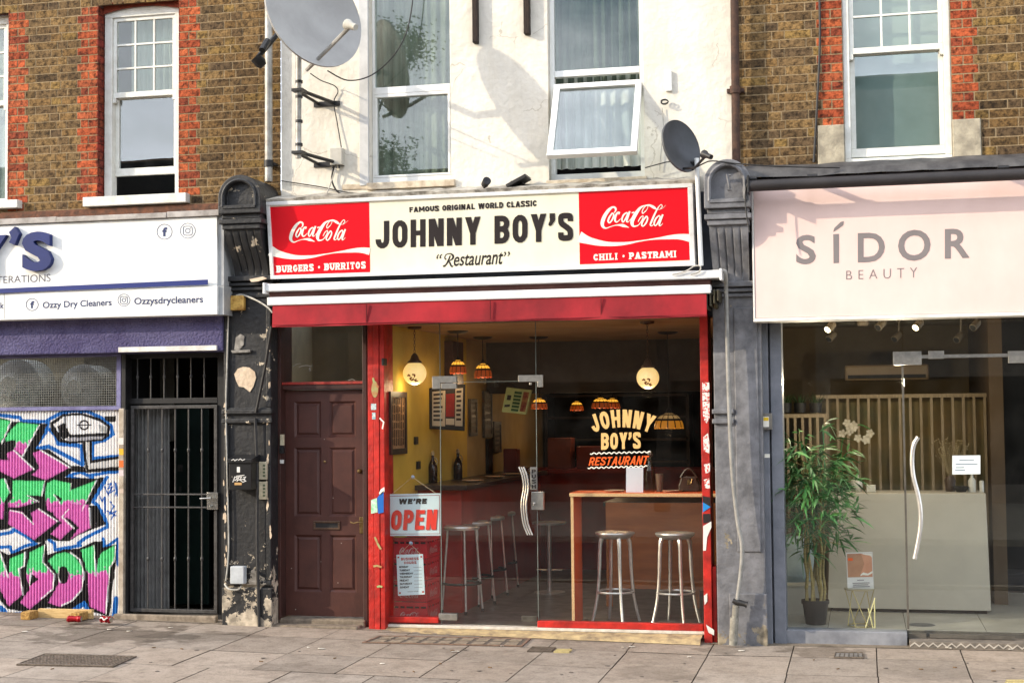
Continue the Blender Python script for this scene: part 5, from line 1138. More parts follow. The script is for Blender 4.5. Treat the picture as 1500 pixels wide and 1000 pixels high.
me.materials.append(attr_mat('spray_painted_metal', rough=.5, bump=.0, nscale=9, namt=.18, dark=.6, spec=.3)); me.shade_smooth()
sh = bpy.data.objects.new('roller_shutter', me); COL.objects.link(sh); sh.location = off
prop(sh, 'corrugated shutter covered in green and pink graffiti lettering', 'shutter')
# post with stickers
m = MB(); x0, x1 = X(173.5, 700, .0), X(181, 700, .0); m.box(x0, x1, .0, .12, gz(x0)-.05, Z(177, 598, 0)); po = obj('shutter_post', m, pmat('dirty_cream_post', (186, 174, 156), (140, 126, 108), 10, .8), label='narrow cream post with stickers between the graffiti shutter and the gate', cat='post', bevel=.004)
for (y0, y1, c) in ((641, 651, (214, 208, 200)), (657, 666, (226, 170, 40)), (674, 684, (222, 104, 40)), (688, 697, (206, 190, 190)), (716, 722, (196, 176, 160))): decal('sticker', rect(174.2, y0, 180.8, y1), None, .0, flat('sticker_%d' % y0, c), po)
m = MB(); m.box(X(178, 560, .02), X(184, 560, .02), .02, .14, Z(181, 600, 0), Z(181, 517, 0)); m.box(X(181, 700, .04), X(187, 700, .04), .04, .15, gz(x0)-.05, Z(181, 600, 0)+.001); obj('dark_post', m, BLACKM, label='dark narrow post at the hinge side of the metal gate', cat='post', bevel=.004)
# doorway with security gate
Yg = .10
m = MB(); m.bp((173, 508), (318, 515), -.17, .3); a = P(160, 511, -.18); b = P(317, 510, -.18)
m = MB(); m.box(X(173, 511, -.18), b.x, -.18, .12, P(245, 514.5, -.18).z, P(245, 507, -.18).z); obj('lintel_strip', m, pmat('white_lintel', (222, 220, 214), (190, 186, 178), 8, .6), label='white strip above the gated doorway', cat='lintel', bevel=.004)
ga = thing('security_gate', 'black barred security gate standing in the dark doorway', 'gate', P(253, 905, Yg))
gx0, gx1 = X(187, 700, Yg), X(322, 700, Yg); gzt, gzb, gzm = Z(253, 517, Yg), Z(253, 897, Yg), Z(253, 586, Yg)
m = MB(); w = .035; m.box(gx0-w, gx0, Yg, Yg+.05, gzb-.05, gzt); m.box(gx1-w*.6, gx1+w*1.2, Yg, Yg+.05, gzb-.05, gzt); m.box(gx0, gx1-w*.6, Yg, Yg+.05, gzt-.045, gzt); m.box(gx0, gx1-w*.6, Yg-.003, Yg+.05, gzm-.03, gzm+.02)
obj('frame', m, BLACKM, ga, bevel=.003)
BARM = pmat('worn_black_bar', (84, 82, 80), (58, 56, 55), 24, .45, metal=.2)
for i in range(6):
    x = X(200+i*19.6, 550, Yg); m = MB(); m.cyl((x, Yg+.02, gzm+.02), (x, Yg+.02, gzt-.045), .007, 8); zc = Z(220, 552, Yg); m.lathe([(.007, -.018), (.013, -.01), (.013, .01), (.007, .018)], (x, Yg+.02, zc), 10); obj('transom_bar', m, BARM, ga, smooth=True)
zl = gzm-.045; xl2, xr2 = X(191, 700, Yg-.02), X(318, 700, Yg-.02)
m = MB(); bars(m, xl2, xr2, gzb+.005, zl, Yg-.02, .035, .03, .03, .03, .03); m.box(xl2+.031, xr2-.031, Yg-.014, Yg+.004, Z(253, 723.5, Yg)-.007, Z(253, 723.5, Yg)+.007); m.box(xl2+.031, xr2-.031, Yg-.014, Yg+.004, Z(253, 742.5, Yg)-.007, Z(253, 742.5, Yg)+.007)
leaf = obj('gate_leaf', m, BARM, ga, bevel=.003)
for i, px in enumerate((217.5, 238, 257, 276.5, 296)):
    x = X(px, 740, Yg); m = MB(); m.cyl((x, Yg-.003, gzb+.03), (x, Yg-.003, zl-.03), .0075, 8)
    for py in (659, 818): m.lathe([(.0075, -.02), (.014, -.011), (.014, .011), (.0075, .02)], (x, Yg-.003, Z(px, py, Yg)), 10)
    obj('bar', m, BARM, leaf, smooth=True)
m = MB(); m.bp((303, 721), (319, 746), Yg-.04, .06); m.tube([P(310, 729, Yg-.05), P(309, 729, Yg-.09), P(293, 730, Yg-.09)], .008, 8); m.cyl(P(309, 741, Yg-.06), P(309, 741, Yg-.03), .012, 10); obj('lock', m, CHROME, leaf, smooth=True, bevel=.002)
m = MB(); xs0, xs1 = X(197, 700, .2), X(247, 700, .2); n = 60; prof = [(xs0+(xs1-xs0)*i/n, .22+.012*math.sin(i/n*9*6.283)) for i in range(n+1)]
zz0, zz1 = gzb+.02, Z(225, 596, .2); m.add([(x, y, zz0) for x, y in prof]+[(x, y, zz1) for x, y in prof], [(i, i+1, n+2+i, n+1+i) for i in range(n)]); obj('corrugated_shutter', m, pmat('grey_corrugated', (108, 108, 106), (84, 84, 82), 8, .45), label='grey folded metal shutter pushed to the left behind the gate', cat='shutter', smooth=True, sharp=80)
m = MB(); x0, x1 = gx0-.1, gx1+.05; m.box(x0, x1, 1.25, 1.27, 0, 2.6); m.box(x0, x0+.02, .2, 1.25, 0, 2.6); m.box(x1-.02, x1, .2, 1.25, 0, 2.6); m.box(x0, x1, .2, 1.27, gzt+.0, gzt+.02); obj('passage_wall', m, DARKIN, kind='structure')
m = MB(); m.bp((255, 592), (306, 885), .95, .05); dg = obj('green_door', m, pmat('very_dark_green', (18, 42, 36), (14, 32, 28), 3, .45), label='very dark green door inside the gated passage', cat='door', bevel=.006)
m = MB(); m.bp((260, 680), (267, 690), .94, .02); m.bp((262, 712), (265, 720), .94, .02); obj('handle', m, BARM, dg)
m = MB(); m.box(gx0-.08, gx1+.06, -.02, .3, -.2, gzb-.05); m.box(gx0-.05, gx1+.04, -.07, -.02, -.2, gz(gx0)+.045); m.box(gx0-.1, gx1, .3, 1.3, -.2, gzb-.08); obj('doorstep', m, pmat('worn_concrete_step', (152, 138, 120), (110, 98, 84), 14, .9, bump=.004, bscale=40), label='worn concrete step below the security gate', cat='doorstep', bevel=.012)
# timber offcut and crushed cans
WOODL = pmat('pale_timber', (206, 176, 122), (180, 148, 96), 12, .8, stretch=(1, 8, 8))
tb = thing('timber_offcut', 'pale timber offcut lying on the pavement under the graffiti shutter', 'timber', P(100, 912, -.12))
g0 = gz(P(90, 910, -.12).x)+.006
m = MB(); m.box(X(52, 905, -.2), X(131, 905, -.2), -.16, -.12, g0-.006, g0+.075); obj('plank', m, WOODL, tb, bevel=.003)
CHIP = pmat('chipboard_block', (190, 150, 84), (128, 94, 50), 60, .95, bump=.006, bscale=90)
for px in (45, 118): m = MB(); x = X(px, 910, -.26); m.box(x-.06, x+.03, -.33, -.18, g0-.004, g0+.066); obj('end_block', m, CHIP, tb, bevel=.006)
def can(px, py, rot, label, crush, yy):
    c = PZ(px, py, g0+.032); c.y = yy; t = thing('drink_can', label, 'can', (c.x, yy, g0), 'crushed red cans'); d = Vector((math.cos(rot), math.sin(rot), 0)); rgc = random.Random(px)
    prof = [(0, -.062), (.022, -.062), (.024, -.058), (.031, -.05)]+[(.031-crush*rgc.random()*.012, -.05+.1*i/8) for i in range(9)]+[(.026, .058), (.022, .06), (0, .057)]
    m = MB(); m.lathe(prof, c, 20, 0, d)
    for i, v in enumerate(m.v): 
        k = rgc.uniform(-1, 1)*.004*crush; m.v[i] = (v[0]+k, v[1]+k, max(v[2]+k, g0+.001))
    obj('can_body', m, pmat('red_can', (176, 24, 34), (140, 20, 30), 6, .3, metal=.4), t, smooth=True)
    m = MB(); m.lathe([(0, .0585), (.021, .0585), (.0235, .061), (.0215, .0625), (0, .0605)], c, 16, 0, d); obj('can_end', m, CHROME, t, smooth=True)
    return t, c, d
t1, c1, d1 = can(82, 913, .15, 'crushed plain red drink can on the pavement, the left one', .6, -.44)
t2, c2, d2 = can(136, 912, -.35, 'crushed red and white drink can on the pavement, nearest the gate', 1.2, -.42)
m = MB(); s = Vector((d2.y, -d2.x, 0)); pts = [c2+d2*(-.045+.01*i)+s*(.0325)+Vector((0, 0, .010*math.sin(i*.9)+.008)) for i in range(10)]
m.tube(pts, .006, 5); obj('white_band', m, flat('can_white', (220, 216, 210)), t2, smooth=True)
# ------------------------------------------------------------------ brown street door
Yd = .12
BROWN = pmat('brown_door_paint', (79, 47, 40), (66, 39, 34), 5, .42, bump=.0010, bscale=90)
grime(BROWN, .55, 4, (1.4, 1, .4), .48, .72, (.55, .5, .48)); grime(BROWN, .4, 45, (1, 1, 2.5), .6, .7, (1.9, 1.8, 1.7))
x0, x1 = X(404, 700, .1), X(538, 700, .1); zb = Z(470, 905, .1); zt = Z(470, 476, .1)
df = thing('door_frame', 'dark brown door frame with a scratched transom pane above', 'door frame', P(470, 905, .1))
xa, xb = X(418, 700, Yd), X(535, 700, Yd); zd = Z(476, 571, Yd); zdb = Z(476, 902, Yd); zt0 = Z(476, 561, .12)
m = MB(); m.box(x0, xa-.004, .02, .30, zb-.05, zt+.15); m.box(xb+.004, x1+.02, .04, .30, zb-.05, zt+.15); m.box(xa-.004, xb+.004, .06, .30, zd+.006, zt0-.012)
obj('frame', m, pmat('dark_brown_frame', (70, 42, 36), (54, 34, 30), 8, .45, bump=.001), df, bevel=.006)
m = MB(); m.box(xa-.004, xb+.004, .05, .10, zt0-.012, zt0+.012); obj('red_bead', m, pmat('chipped_red_bead', (168, 52, 40), (120, 40, 34), 24, .6), df, bevel=.003)
m = MB(); m.box(xa-.004, xb+.004, .10, .106, zt0+.012, zt+.15); pn = obj('pane', m, GLASSS, df)
decal('scratches', [ribbon(s, .8) for s in ([(429, 537), (433, 534), (438, 532), (441, 533)], [(438, 538), (443, 536), (450, 535), (456, 537), (458, 535)], [(452, 541), (454, 539), (455, 542), (453, 543)], [(510, 557), (516, 555), (520, 557)])], None, .10, flat('scratch_white', (150, 146, 136)), pn)
m = MB(); m.box(xa-.3, xb+.2, .9, .92, zt0-.3, zt+.3); m.box(xa-.06, xa-.04, .30, .9, zt0-.3, zt+.3); obj('hall_wall', m, pmat('dim_hall_wall', (150, 140, 118), (126, 118, 100), 2, .9), kind='structure')
dr = thing('front_door', 'brown four panel street door with letter slot and brass handle', 'door', P(476, 902, Yd))
st = .085; xm = (xa+xb)/2
rows_ = [(zdb+.19, Z(476, 783, Yd)), (Z(476, 756, Yd), Z(476, 654, Yd)), (Z(476, 641, Yd), zd-.115)]
rows_ = [(zdb+.21, Z(476, 783, Yd)), (Z(476, 756, Yd), Z(476, 655, Yd)), (Z(476, 640, Yd), zd-.10)]
hl = [(a, b, c, d) for c, d in rows_ for a, b in ((xa+st, xm-st*.42), (xm+st*.42, xb-st))]
m = MB(); sheet_with_holes(m, xa, xb, zdb, zd, Yd, hl); 
for a, b, c, d in hl:     # sunk moulding and raised field
    e, f2_ = .018, .040
    R_ = [(a, b, c, d, Yd), (a+e, b-e, c+e, d-e, Yd+.018), (a+e*1.3, b-e*1.3, c+e*1.3, d-e*1.3, Yd+.018), (a+f2_, b-f2_, c+f2_, d-f2_, Yd+.006)]
    vs = []
    for (p, q, r, s, y) in R_: vs += [(p, y, r), (q, y, r), (q, y, s), (p, y, s)]
    m.add(vs, [(k*4+i, k*4+(i+1) % 4, k*4+4+(i+1) % 4, k*4+4+i) for k in range(3) for i in range(4)]+[(12, 13, 14, 15)])
m.box(xa, xb, Yd+.02, Yd+.05, zdb, zd)
obj('panelled_leaf', m, BROWN, dr)
BRASS = pmat('worn_brass', (168, 140, 92), (120, 98, 66), 20, .35, metal=1.)
BRONZE = pmat('dark_bronze', (104, 82, 66), (74, 58, 48), 14, .4, metal=.6)
a, b = P(459, 762.5, Yd-.01), P(498, 775.5, Yd-.01); m = MB(); bars(m, a.x, b.x, b.z, a.z, Yd-.012, .012, .02, .02, .018, .018); sl = obj('letter_slot', m, BRONZE, dr, bevel=.003)
m = MB(); m.box(a.x+.02, b.x-.02, Yd-.006, Yd+.002, b.z+.018, a.z-.018); obj('flap', m, BLACKM, sl)
m = MB(); m.bp((526.5, 757), (534.5, 781), Yd-.012, .012); m.tube([P(530, 765, Yd-.02), P(530, 765, Yd-.055), P(524, 764.5, Yd-.055), P(518, 766, Yd-.055), P(513.5, 764.5, Yd-.055)], .007, 8); obj('lever_handle', m, BRASS, dr, smooth=True, bevel=.002)
m = MB(); m.lathe([(.02, 0), (.02, .01), (.012, .02), (.018, .03), (.012, .04), (0, .042)], P(527.5, 689.5, Yd), 16, 0, (0, -1, 0)); obj('knob', m, BRASS, dr, smooth=True)
m = MB(); m.lathe([(.011, 0), (.011, .008), (0, .012)], P(476, 676, Yd), 12, 0, (0, -1, 0)); obj('peephole', m, BRASS, dr, smooth=True)
decal('chips', [disc(x, y, .7) for x, y in ((433, 892), (495, 853), (470, 822), (500, 795), (427, 832), (488, 729), (475, 643))], None, Yd, flat('chip_grey', (170, 160, 150)), dr)
bell = thing('door_bell', 'narrow cream and black door bell on the brown frame', 'door bell', P(413, 664, -.05))
m = MB(); m.bp((410, 636), (415.5, 652), -.005, .026); obj('cream_bell', m, MATS['cream_panel'], bell, bevel=.003)
m = MB(); m.bp((409, 653), (415, 664), -.01, .031); c = P(412, 658, -.01); m.lathe([(.01, 0), (.01, .006), (0, .007)], c, 12, 0, (0, -1, 0)); obj('black_bell', m, BLACKM, bell, bevel=.003)
decal('label', rect(410, 673, 416, 678.5), None, .02, WHITES, df)
m = MB(); z_ = gz(x0); m.box(x0+.01, x1, .02, .5, -.3, zdb-.012); m.box(x0+.0, x1-.02, -.12, .02, -.3, zdb-.05); m.box(x0-.02, x1-.04, -.19, -.12, -.3, zdb-.085); obj('doorstep', m, pmat('worn_stone_step', (138, 124, 106), (96, 86, 74), 14, .9, bump=.006, bscale=30), label='chipped stone step below the brown street door', cat='doorstep', bevel=.014)

# ------------------------------------------------------------------ restaurant shopfront
Yr = -.06; YG = .06
RDP = peel_mat('weathered_red_paint', (196, 40, 30), (206, 190, 176), .0, .3, thr=.70, low=.05, scale=7.)
grime(RDP, .5, 6, (1.5, 1, .35), .48, .7, (.6, .5, .48))
sf = thing('shopfront', 'red painted restaurant shopfront with large glass panels', 'shopfront', P(790, 920, 0))
zh = Z(790, 462, YG)+.2
xA0, xA1 = X(538.5, 700, Yr), X(563, 700, Yr); xB0, xB1 = X(1028, 700, Yr), X(1040, 700, Yr)
zfA, zfB = Z(551, 925, Yr), Z(1036, 940, Yr)
m = MB(); w3 = (xA1-xA0)
m.box(xA0, xA0+w3*.34, Yr+.012, .2, zfA-.1, zh); m.box(xA0+w3*.37, xA0+w3*.70, Yr, .2, zfA-.1, zh); m.box(xA0+w3*.72, xA1, Yr+.006, .2, zfA-.1, zh)
pl_ = obj('post', m, RDP, sf, bevel=.004)
m = MB(); m.box(xB0, xB1, Yr, .2, zfB-.1, zh); m.box(xB1+.003, X(1047, 700, Yr+.03), Yr+.03, .2, zfB-.1, Z(1040, 830, Yr)); pr_ = obj('post', m, RDP, sf, bevel=.004)
decal('green_spray', [ribbon(s, 3.0) for s in ([(546.5, 553), (548, 562), (555, 567)], [(549, 786), (553, 796), (558, 804)], [(547, 829), (552, 828), (559, 830)], [(552, 859), (556, 858), (560, 859)])]+[disc(549, 570, 5, 12)], None, Yr, pmat('green_spray_paint', (150, 170, 110), (176, 96, 60), 14, .7), pl_, .0035)
decal('sticker', rect(543.5, 591, 551, 600)+rect(545, 604, 550, 614), None, Yr, pmat('torn_sticker', (214, 214, 208), (120, 160, 170), 60, .8), pl_, .003)
decal('tag_paint', [[[(552.5, 729), (556, 724), (562, 718), (562, 750), (554, 752), (553, 740)]]], None, Yr, flat('tag_blue', (30, 100, 180)), pl_, .004); decal('white_tag', [[[(543.5, 732), (552, 729), (553, 750), (543.5, 752)]]], None, Yr, pmat('tag_white_green', (216, 220, 212), (120, 200, 140), 30, .8), pl_, .003)
decal('white_tag', [[[(555, 722), (558, 716), (563, 713), (563, 720), (557, 725)]], ribbon([(556, 612), (562, 618), (560, 628)], 2)], None, Yr, WHITEV, pl_, .004)
TORN = pmat('torn_white_posters', (224, 222, 216), (204, 60, 52), 50, .8, lo=.52, hi=.56)
decal('torn_poster', rect(1028.6, 560, 1039, 573)+rect(1028.8, 574.5, 1039.2, 587)+[[(1029, 588), (1039.3, 588), (1039.5, 612), (1035, 620), (1030, 612)]]+[[(1030, 640), (1037, 634), (1039.5, 650), (1039, 664), (1031, 660)]]+[[(1031, 680), (1040, 678), (1040, 690), (1034, 694)]]+[[(1031, 702), (1039, 700), (1040, 716), (1033, 714)]], None, Yr, TORN, pr_, .003)
decal('tag_paint', [[[(1029.5, 735), (1041, 742), (1029.5, 750)]]], None, Yr, flat('tag_sky_blue', (34, 130, 200)), pr_, .004); decal('black_tag', [[[(1029, 726), (1040.5, 728), (1041, 742), (1029.5, 735)]], [[(1029.5, 752), (1041, 752), (1041, 764), (1030, 766)]]], None, Yr, INK, pr_, .003)
decal('white_tag', [[[(1030, 770), (1042, 763), (1042, 772), (1036, 786), (1034, 806), (1030, 806)]], [[(1031, 872), (1036, 868), (1036, 880), (1032, 886)]], [[(1034, 914), (1046, 922), (1046, 930), (1038, 926)]]], None, Yr, pmat('white_tag_paint', (224, 222, 216), (206, 200, 192), 9, .7), pr_, .004)
# sill: red rail over white strip over stone
zs0 = Z(900, 918, YG-.03)
def srail(m, p0, p1, h, Y, d): 
    a, b = P(*p0, Y), P(*p1, Y); z = (a.z+b.z)/2; dz = a.z-P(p0[0], p0[1]+h, Y).z; m.box(a.x, b.x, Y, Y+d, z-dz, z); return z-dz
m = MB(); zr1 = srail(m, (563, 903.5), (642, 903), 8, YG-.03, .07); obj('red_sill', m, RDP, sf, bevel=.004); m = MB(); zr2 = srail(m, (787, 907), (1030, 916), 9.5, YG-.03, .07); obj('red_sill', m, RDP, sf, bevel=.004)
m = MB(); m.box(xA1, xB0, YG-.05, YG+.06, zr2-.024, min(zr1, zr2)-.001); obj('white_sill', m, pmat('white_sill_paint', (214, 208, 196), (180, 172, 158), 12, .7), sf, bevel=.003)
m = MB(); 
vs = []; kk = 50; rgs = random.Random(8)
for i in range(kk+1):
    x = xA1-.02+(xB0+.0-xA1)*i/kk; w = rgs.uniform(-.008, .008); g = gz(x)
    vs += [(x, YG-.045, zr2-.026), (x, -.15+w, zr2-.040-.010*rgs.random()), (x, -.20+w, g+.004)]
m.add(vs, [(i*3+j, i*3+3+j, i*3+4+j, i*3+1+j) for i in range(kk) for j in range(2)]); obj('stone_footing', m, pmat('yellow_stone_footing', (196, 172, 126), (136, 118, 92), 9, .9, bump=.008, bscale=26), sf, smooth=True, sharp=60)
# glass: fixed panes, door leaf
xd0, xd1 = X(645.5, 700, YG), X(786.5, 700, YG); zg0 = zr2-.0; zdt = Z(716, 559, YG)
m = MB(); m.box(xA1, xd0-.003, YG, YG+.010, zr1, zh); m.box(xd1+.003, xB0, YG, YG+.010, zr2, zh); m.box(xd0, xd1, YG, YG+.010, zdt+.004, zh); obj('glass_pane', m, GLASSS, sf)
EDGE = pmat('glass_edge', (120, 128, 122), (96, 104, 98), 8, .3)
m = MB(); 
for x in (xd0, xd1): m.box(x-.0025, x+.0025, YG-.001, YG+.011, zr2, zh)
m.box(xd0+.003, xd1-.003, YG-.001, YG+.011, zdt, zdt+.003); obj('glass_edge', m, EDGE, sf)
gd = thing('glass_door', 'frameless glass restaurant door with curved steel handle', 'door', P(716, 912, YG))
m = MB(); m.box(xd0+.004, xd1-.004, YG, YG+.010, zr2-.0, zdt-.002); obj('glass_leaf', m, GLASSS, gd)
STEEL = pmat('satin_steel', (190, 188, 182), (164, 162, 156), 20, .32, metal=.85, rvar=.06)
m = MB(); m.bp((633, 551), (668.5, 560), YG-.014, .038); m.bp((633, 560.2), (645, 569), YG-.014, .038); m.bp((646, 561.2), (668.5, 569), YG-.014, .038); obj('patch_fitting', m, STEEL, gd, bevel=.002)
m = MB(); m.bp((759, 549.5), (795, 558.5), YG-.014, .038); m.bp((787, 558.7), (795, 566.5), YG-.014, .038); c = P(777, 560, YG); m.cyl(c, c-Vector((0, 0, .02)), .012, 10); obj('patch_fitting', m, STEEL, gd, bevel=.002)
m = MB(); m.bp((642.5, 898), (669.5, 908), YG-.014, .038); obj('patch_fitting', m, STEEL, gd, bevel=.002)
m = MB(); m.bp((764, 901.5), (786.5, 910), YG-.014, .038); obj('patch_fitting', m, pmat('dull_steel', (112, 108, 100), (90, 86, 80), 20, .4, metal=.7), gd, bevel=.002)
hp = [(763.5, 683.5), (768.5, 697), (770.5, 714), (767.5, 734), (767.5, 748), (770.5, 768), (776.5, 783)]
q = smooth_path([tuple(P(x, y, YG-.06)) for x, y in hp], 6); m = MB(); 
for dx in (-.020, 0, .020): m.tube([Vector(v)+Vector((dx, 0, 0)) for v in q], .0075, 8)
h_ = obj('curved_handle', m, pmat('clean_chrome', (220, 218, 212), (206, 204, 198), 3, .22, metal=.8), gd, smooth=True); m = MB()
for (x, y) in ((772, 708.5), (772.5, 757.5)): m.cyl(P(x, y, YG-.06), P(x, y, YG), .009, 8)
obj('handle_stud', m, BLACKM, h_)
m = MB(); m.bp((776.5, 684), (787, 717), YG-.006, .004); ps = obj('push_plate', m, STEEL, gd, bevel=.001)
for i, ch in enumerate('PUSH'):
    f = mapq((778.7, 687.2+i*7.4), (785, 687+i*7.4), (785.2, 692.8+i*7.4), (778.9, 693+i*7.4)); g = mapq((778.9, 693+i*7.4), (778.7, 687.2+i*7.4), (785, 687+i*7.4), (785.2, 692.8+i*7.4))
    decal('letter', caps(ch, .8, .24, .1), f if ch != 'H' else f, YG-.006, INK, ps, .0012)
m = MB(); m.bp((778, 720), (796, 746.5), YG-.024, .05); lk = obj('lock_case', m, STEEL, gd, bevel=.003); m = MB(); c = P(782, 737, YG-.03); m.tube([c, c+Vector((0, -.012, 0)), c+Vector((.016, -.012, .004))], .006, 6); m.tube([c+Vector((0, -.01, .012)), c+Vector((0, -.01, -.012))], .006, 6); obj('thumb_turn', m, CHROME, lk, smooth=True)
# painted lettering on the right pane
gl_ = thing('window_lettering', 'cream and orange restaurant lettering painted on the right glass pane', 'lettering', P(908, 685, YG))
GOLD = flat('cream_gold_paint', (224, 182, 114), .5); ORNG = flat('orange_paint', (240, 96, 30), .5)
def arch(u, v):
    th = (u-.5)*.80; r = 118+26*(v-.5); cx, cy_ = 911, 730.5; return (cx+r*math.sin(th)*1.0, cy_-r*math.cos(th))
decal('arched_lettering', caps('JOHNNY', .62, .225, .17), arch, YG, GOLD, gl_)
decal('lettering', caps("BOY'S", .62, .225, .11), mapq((880.5, 634), (938.5, 632.5), (938.5, 656.5), (880.5, 658.5)), YG, GOLD, gl_)
decal('brush_lettering', caps('RESTAURANT', .62, .17, .10, False, .22), mapq((862.5, 669.5), (951, 667), (950, 680), (862, 681.5)), YG, ORNG, gl_)
for (x0_, y0_, x1_, y1_) in ((864.5, 664, 953, 661.5), (861, 685, 948, 682.5)):
    n = 90; pts = [(x0_+(x1_-x0_)*i/n, y0_+(y1_-y0_)*i/n+1.0*math.sin(i/n*12*6.283)) for i in range(n+1)]; decal('wave_line', [ribbon(pts, 1.5)], None, YG, WHITEV, gl_)
# hanging signs inside the left pane
def hang_sign(name, label, quad, peg, Y):
    t = thing(name, label, 'hanging sign', P((quad[0][0]+quad[1][0])/2, quad[2][1], Y)); q = [P(*p, Y) for p in quad]
    m = MB(); m.prism(q, (0, .004, 0)); b = obj('board', m, pmat('pale_blue_board', (206, 222, 228), (196, 212, 218), 3, .4), t, bevel=.001)
    c = P(*peg, Y); m = MB(); m.lathe([(.017, 0), (.016, .004), (.006, .008), (.006, .016), (0, .018)], c+Vector((0, .018, 0)), 16, 0, (0, -1, 0)); obj('suction_cup', m, pmat('clear_blue_plastic', (170, 186, 206), (140, 156, 180), 20, .2), t, smooth=True)
    m = MB(); m.tube([q[0].lerp(q[1], .10), c, q[0].lerp(q[1], .90)], .0022, 4); obj('cord', m, pmat('pale_cord', (206, 186, 156), (186, 166, 136), 20, .8), t)
    return t, b
YS = YG+.035
oq = [(566, 723.5), (646.5, 722), (647, 784), (566.5, 784.5)]
t, b = hang_sign('open_sign', 'pale blue hanging sign reading WE\'RE OPEN in the left pane', oq, (604, 698.5), YS)
f = mapq(*oq)
DRED = flat('dark_red_line', (140, 40, 40)); OPR = flat('open_red', (226, 44, 26), .45)
def frame_line(f, e, w, mat, parent): decal('border_line', [[[f(e, 0+e*1.3), f(1-e, e*1.3), f(1-e, e*1.3+w*1.3), f(e, e*1.3+w*1.3)]], [[f(e, 1-e*1.3), f(1-e, 1-e*1.3), f(1-e, 1-e*1.3-w*1.3), f(e, 1-e*1.3-w*1.3)]], [[f(e, e*1.3), f(e+w, e*1.3), f(e+w, 1-e*1.3), f(e, 1-e*1.3)]], [[f(1-e, e*1.3), f(1-e-w, e*1.3), f(1-e-w, 1-e*1.3), f(1-e, 1-e*1.3)]]], None, YS, mat, parent, .001)
frame_line(f, .03, .010, DRED, b)
decal('lettering', caps("WE'RE", 1.0, .34, .14, False, .12), lambda u, v: f(.22+.52*u, .755+.13*v), YS, INK, b, .001)
OSH = caps('OPEN', .62, .23, .13, False, .10)
decal('lettering_outline', OSH, lambda u, v: f(.085+.86*u, .125+.48*v), YS, flat('pale_outline', (160, 130, 130)), b, .001)
decal('lettering', OSH, lambda u, v: f(.068+.86*u, .14+.48*v), YS, OPR, b, .0045)
hq = [(580.5, 812), (619.5, 811), (622.5, 870), (583, 872)]
t, b = hang_sign('hours_sign', 'small pale sign listing business hours below the open sign', hq, (601, 795.5), YS)
f = mapq(*hq)
HR = flat('brown_red_print', (176, 66, 50))
decal('heading', caps('BUSINESS', .8, .24, .16), lambda u, v: f(.17+.66*u, .86+.065*v), YS, HR, b, .001); decal('heading', caps('HOURS', .8, .24, .16), lambda u, v: f(.28+.46*u, .765+.065*v), YS, HR, b, .001)
for i, d in enumerate(('MONDAY', 'TUESDAY', 'WEDNESDAY', 'THURSDAY', 'FRIDAY', 'SATURDAY', 'SUNDAY')):
    v0 = .675-.083*i; L = .058*len(d)
    decal('day_name', text_polys(d, .05), lambda u, v: f(.09+L*u, v0+.05*v), YS, INK, b, .001); decal('hours_rule', [[[f(.62, v0), f(.92, v0), f(.92, v0+.008), f(.62, v0+.008)]]], None, YS, GREYT, b, .001)
decal('corner_mark', [[[f(.04+a*.86, .045+c*.87), f(.11+a*.86, .045+c*.87), f(.11+a*.86, .085+c*.87), f(.04+a*.86, .085+c*.87)]] for a in (0, 1) for c in (0, 1)], None, YS, HR, b, .001)
decal('footer', text_polys('HOLIDAY HOURS', .03), lambda u, v: f(.36+.4*u, .075+.025*v), YS, GREYT, b, .001)
# ------------------------------------------------------------------ restaurant interior
XL = xA1-.01; XR = xB1+.25; zF = zr2-.015; zC = 2.66; YB = 7.0; Y0 = .10
def st_(name, mb, mat, **k): return obj(name, mb, mat, kind='structure', **k)
m = MB(); m.box(XL-.1, XR+.1, .21, YB, zF-.06, zF); st_('restaurant_floor', m, pmat('grey_floor_tile', (104, 100, 96), (74, 70, 68), 6, .35, rvar=.1))
m = MB(); m.box(XL-.1, XR+.1, .21, YB, zC, zC+.05); st_('restaurant_ceiling', m, pmat('tan_ceiling', (186, 152, 112), (160, 128, 92), 1.4, .9))
m = MB(); m.box(XL-.12, XL, .21, 2.75, zF, zC); st_('restaurant_wall', m, pmat('mustard_wall', (210, 180, 78), (192, 162, 66), 2, .8))
m = MB(); m.box(XL-.12, XL-.005, 2.75, YB, zF, zC); st_('restaurant_wall', m, pmat('tan_wall', (190, 165, 112), (168, 144, 98), 2, .85))
m = MB(); m.box(XL-.1, XR+.1, YB, YB+.1, zF, zC); st_('restaurant_wall', m, pmat('dark_back_wall', (40, 32, 30), (26, 22, 22), 2, .8))
m = MB(); m.box(XR, XR+.1, .21, YB, zF, zC); st_('restaurant_wall', m, pmat('dark_side_wall', (52, 44, 40), (40, 34, 32), 2, .8))
zb1 = P(900, 574, 3.6).z; m = MB(); m.box(XL, XR, 3.6, 3.9, zb1, zC-.001); obj('ceiling_beam', m, pmat('dark_beam', (66, 60, 56), (50, 46, 44), 3, .8), label='dark dropped beam across the restaurant ceiling', cat='beam')
def wallq(tl, br, X): return PX(*tl, X), PX(*br, X)
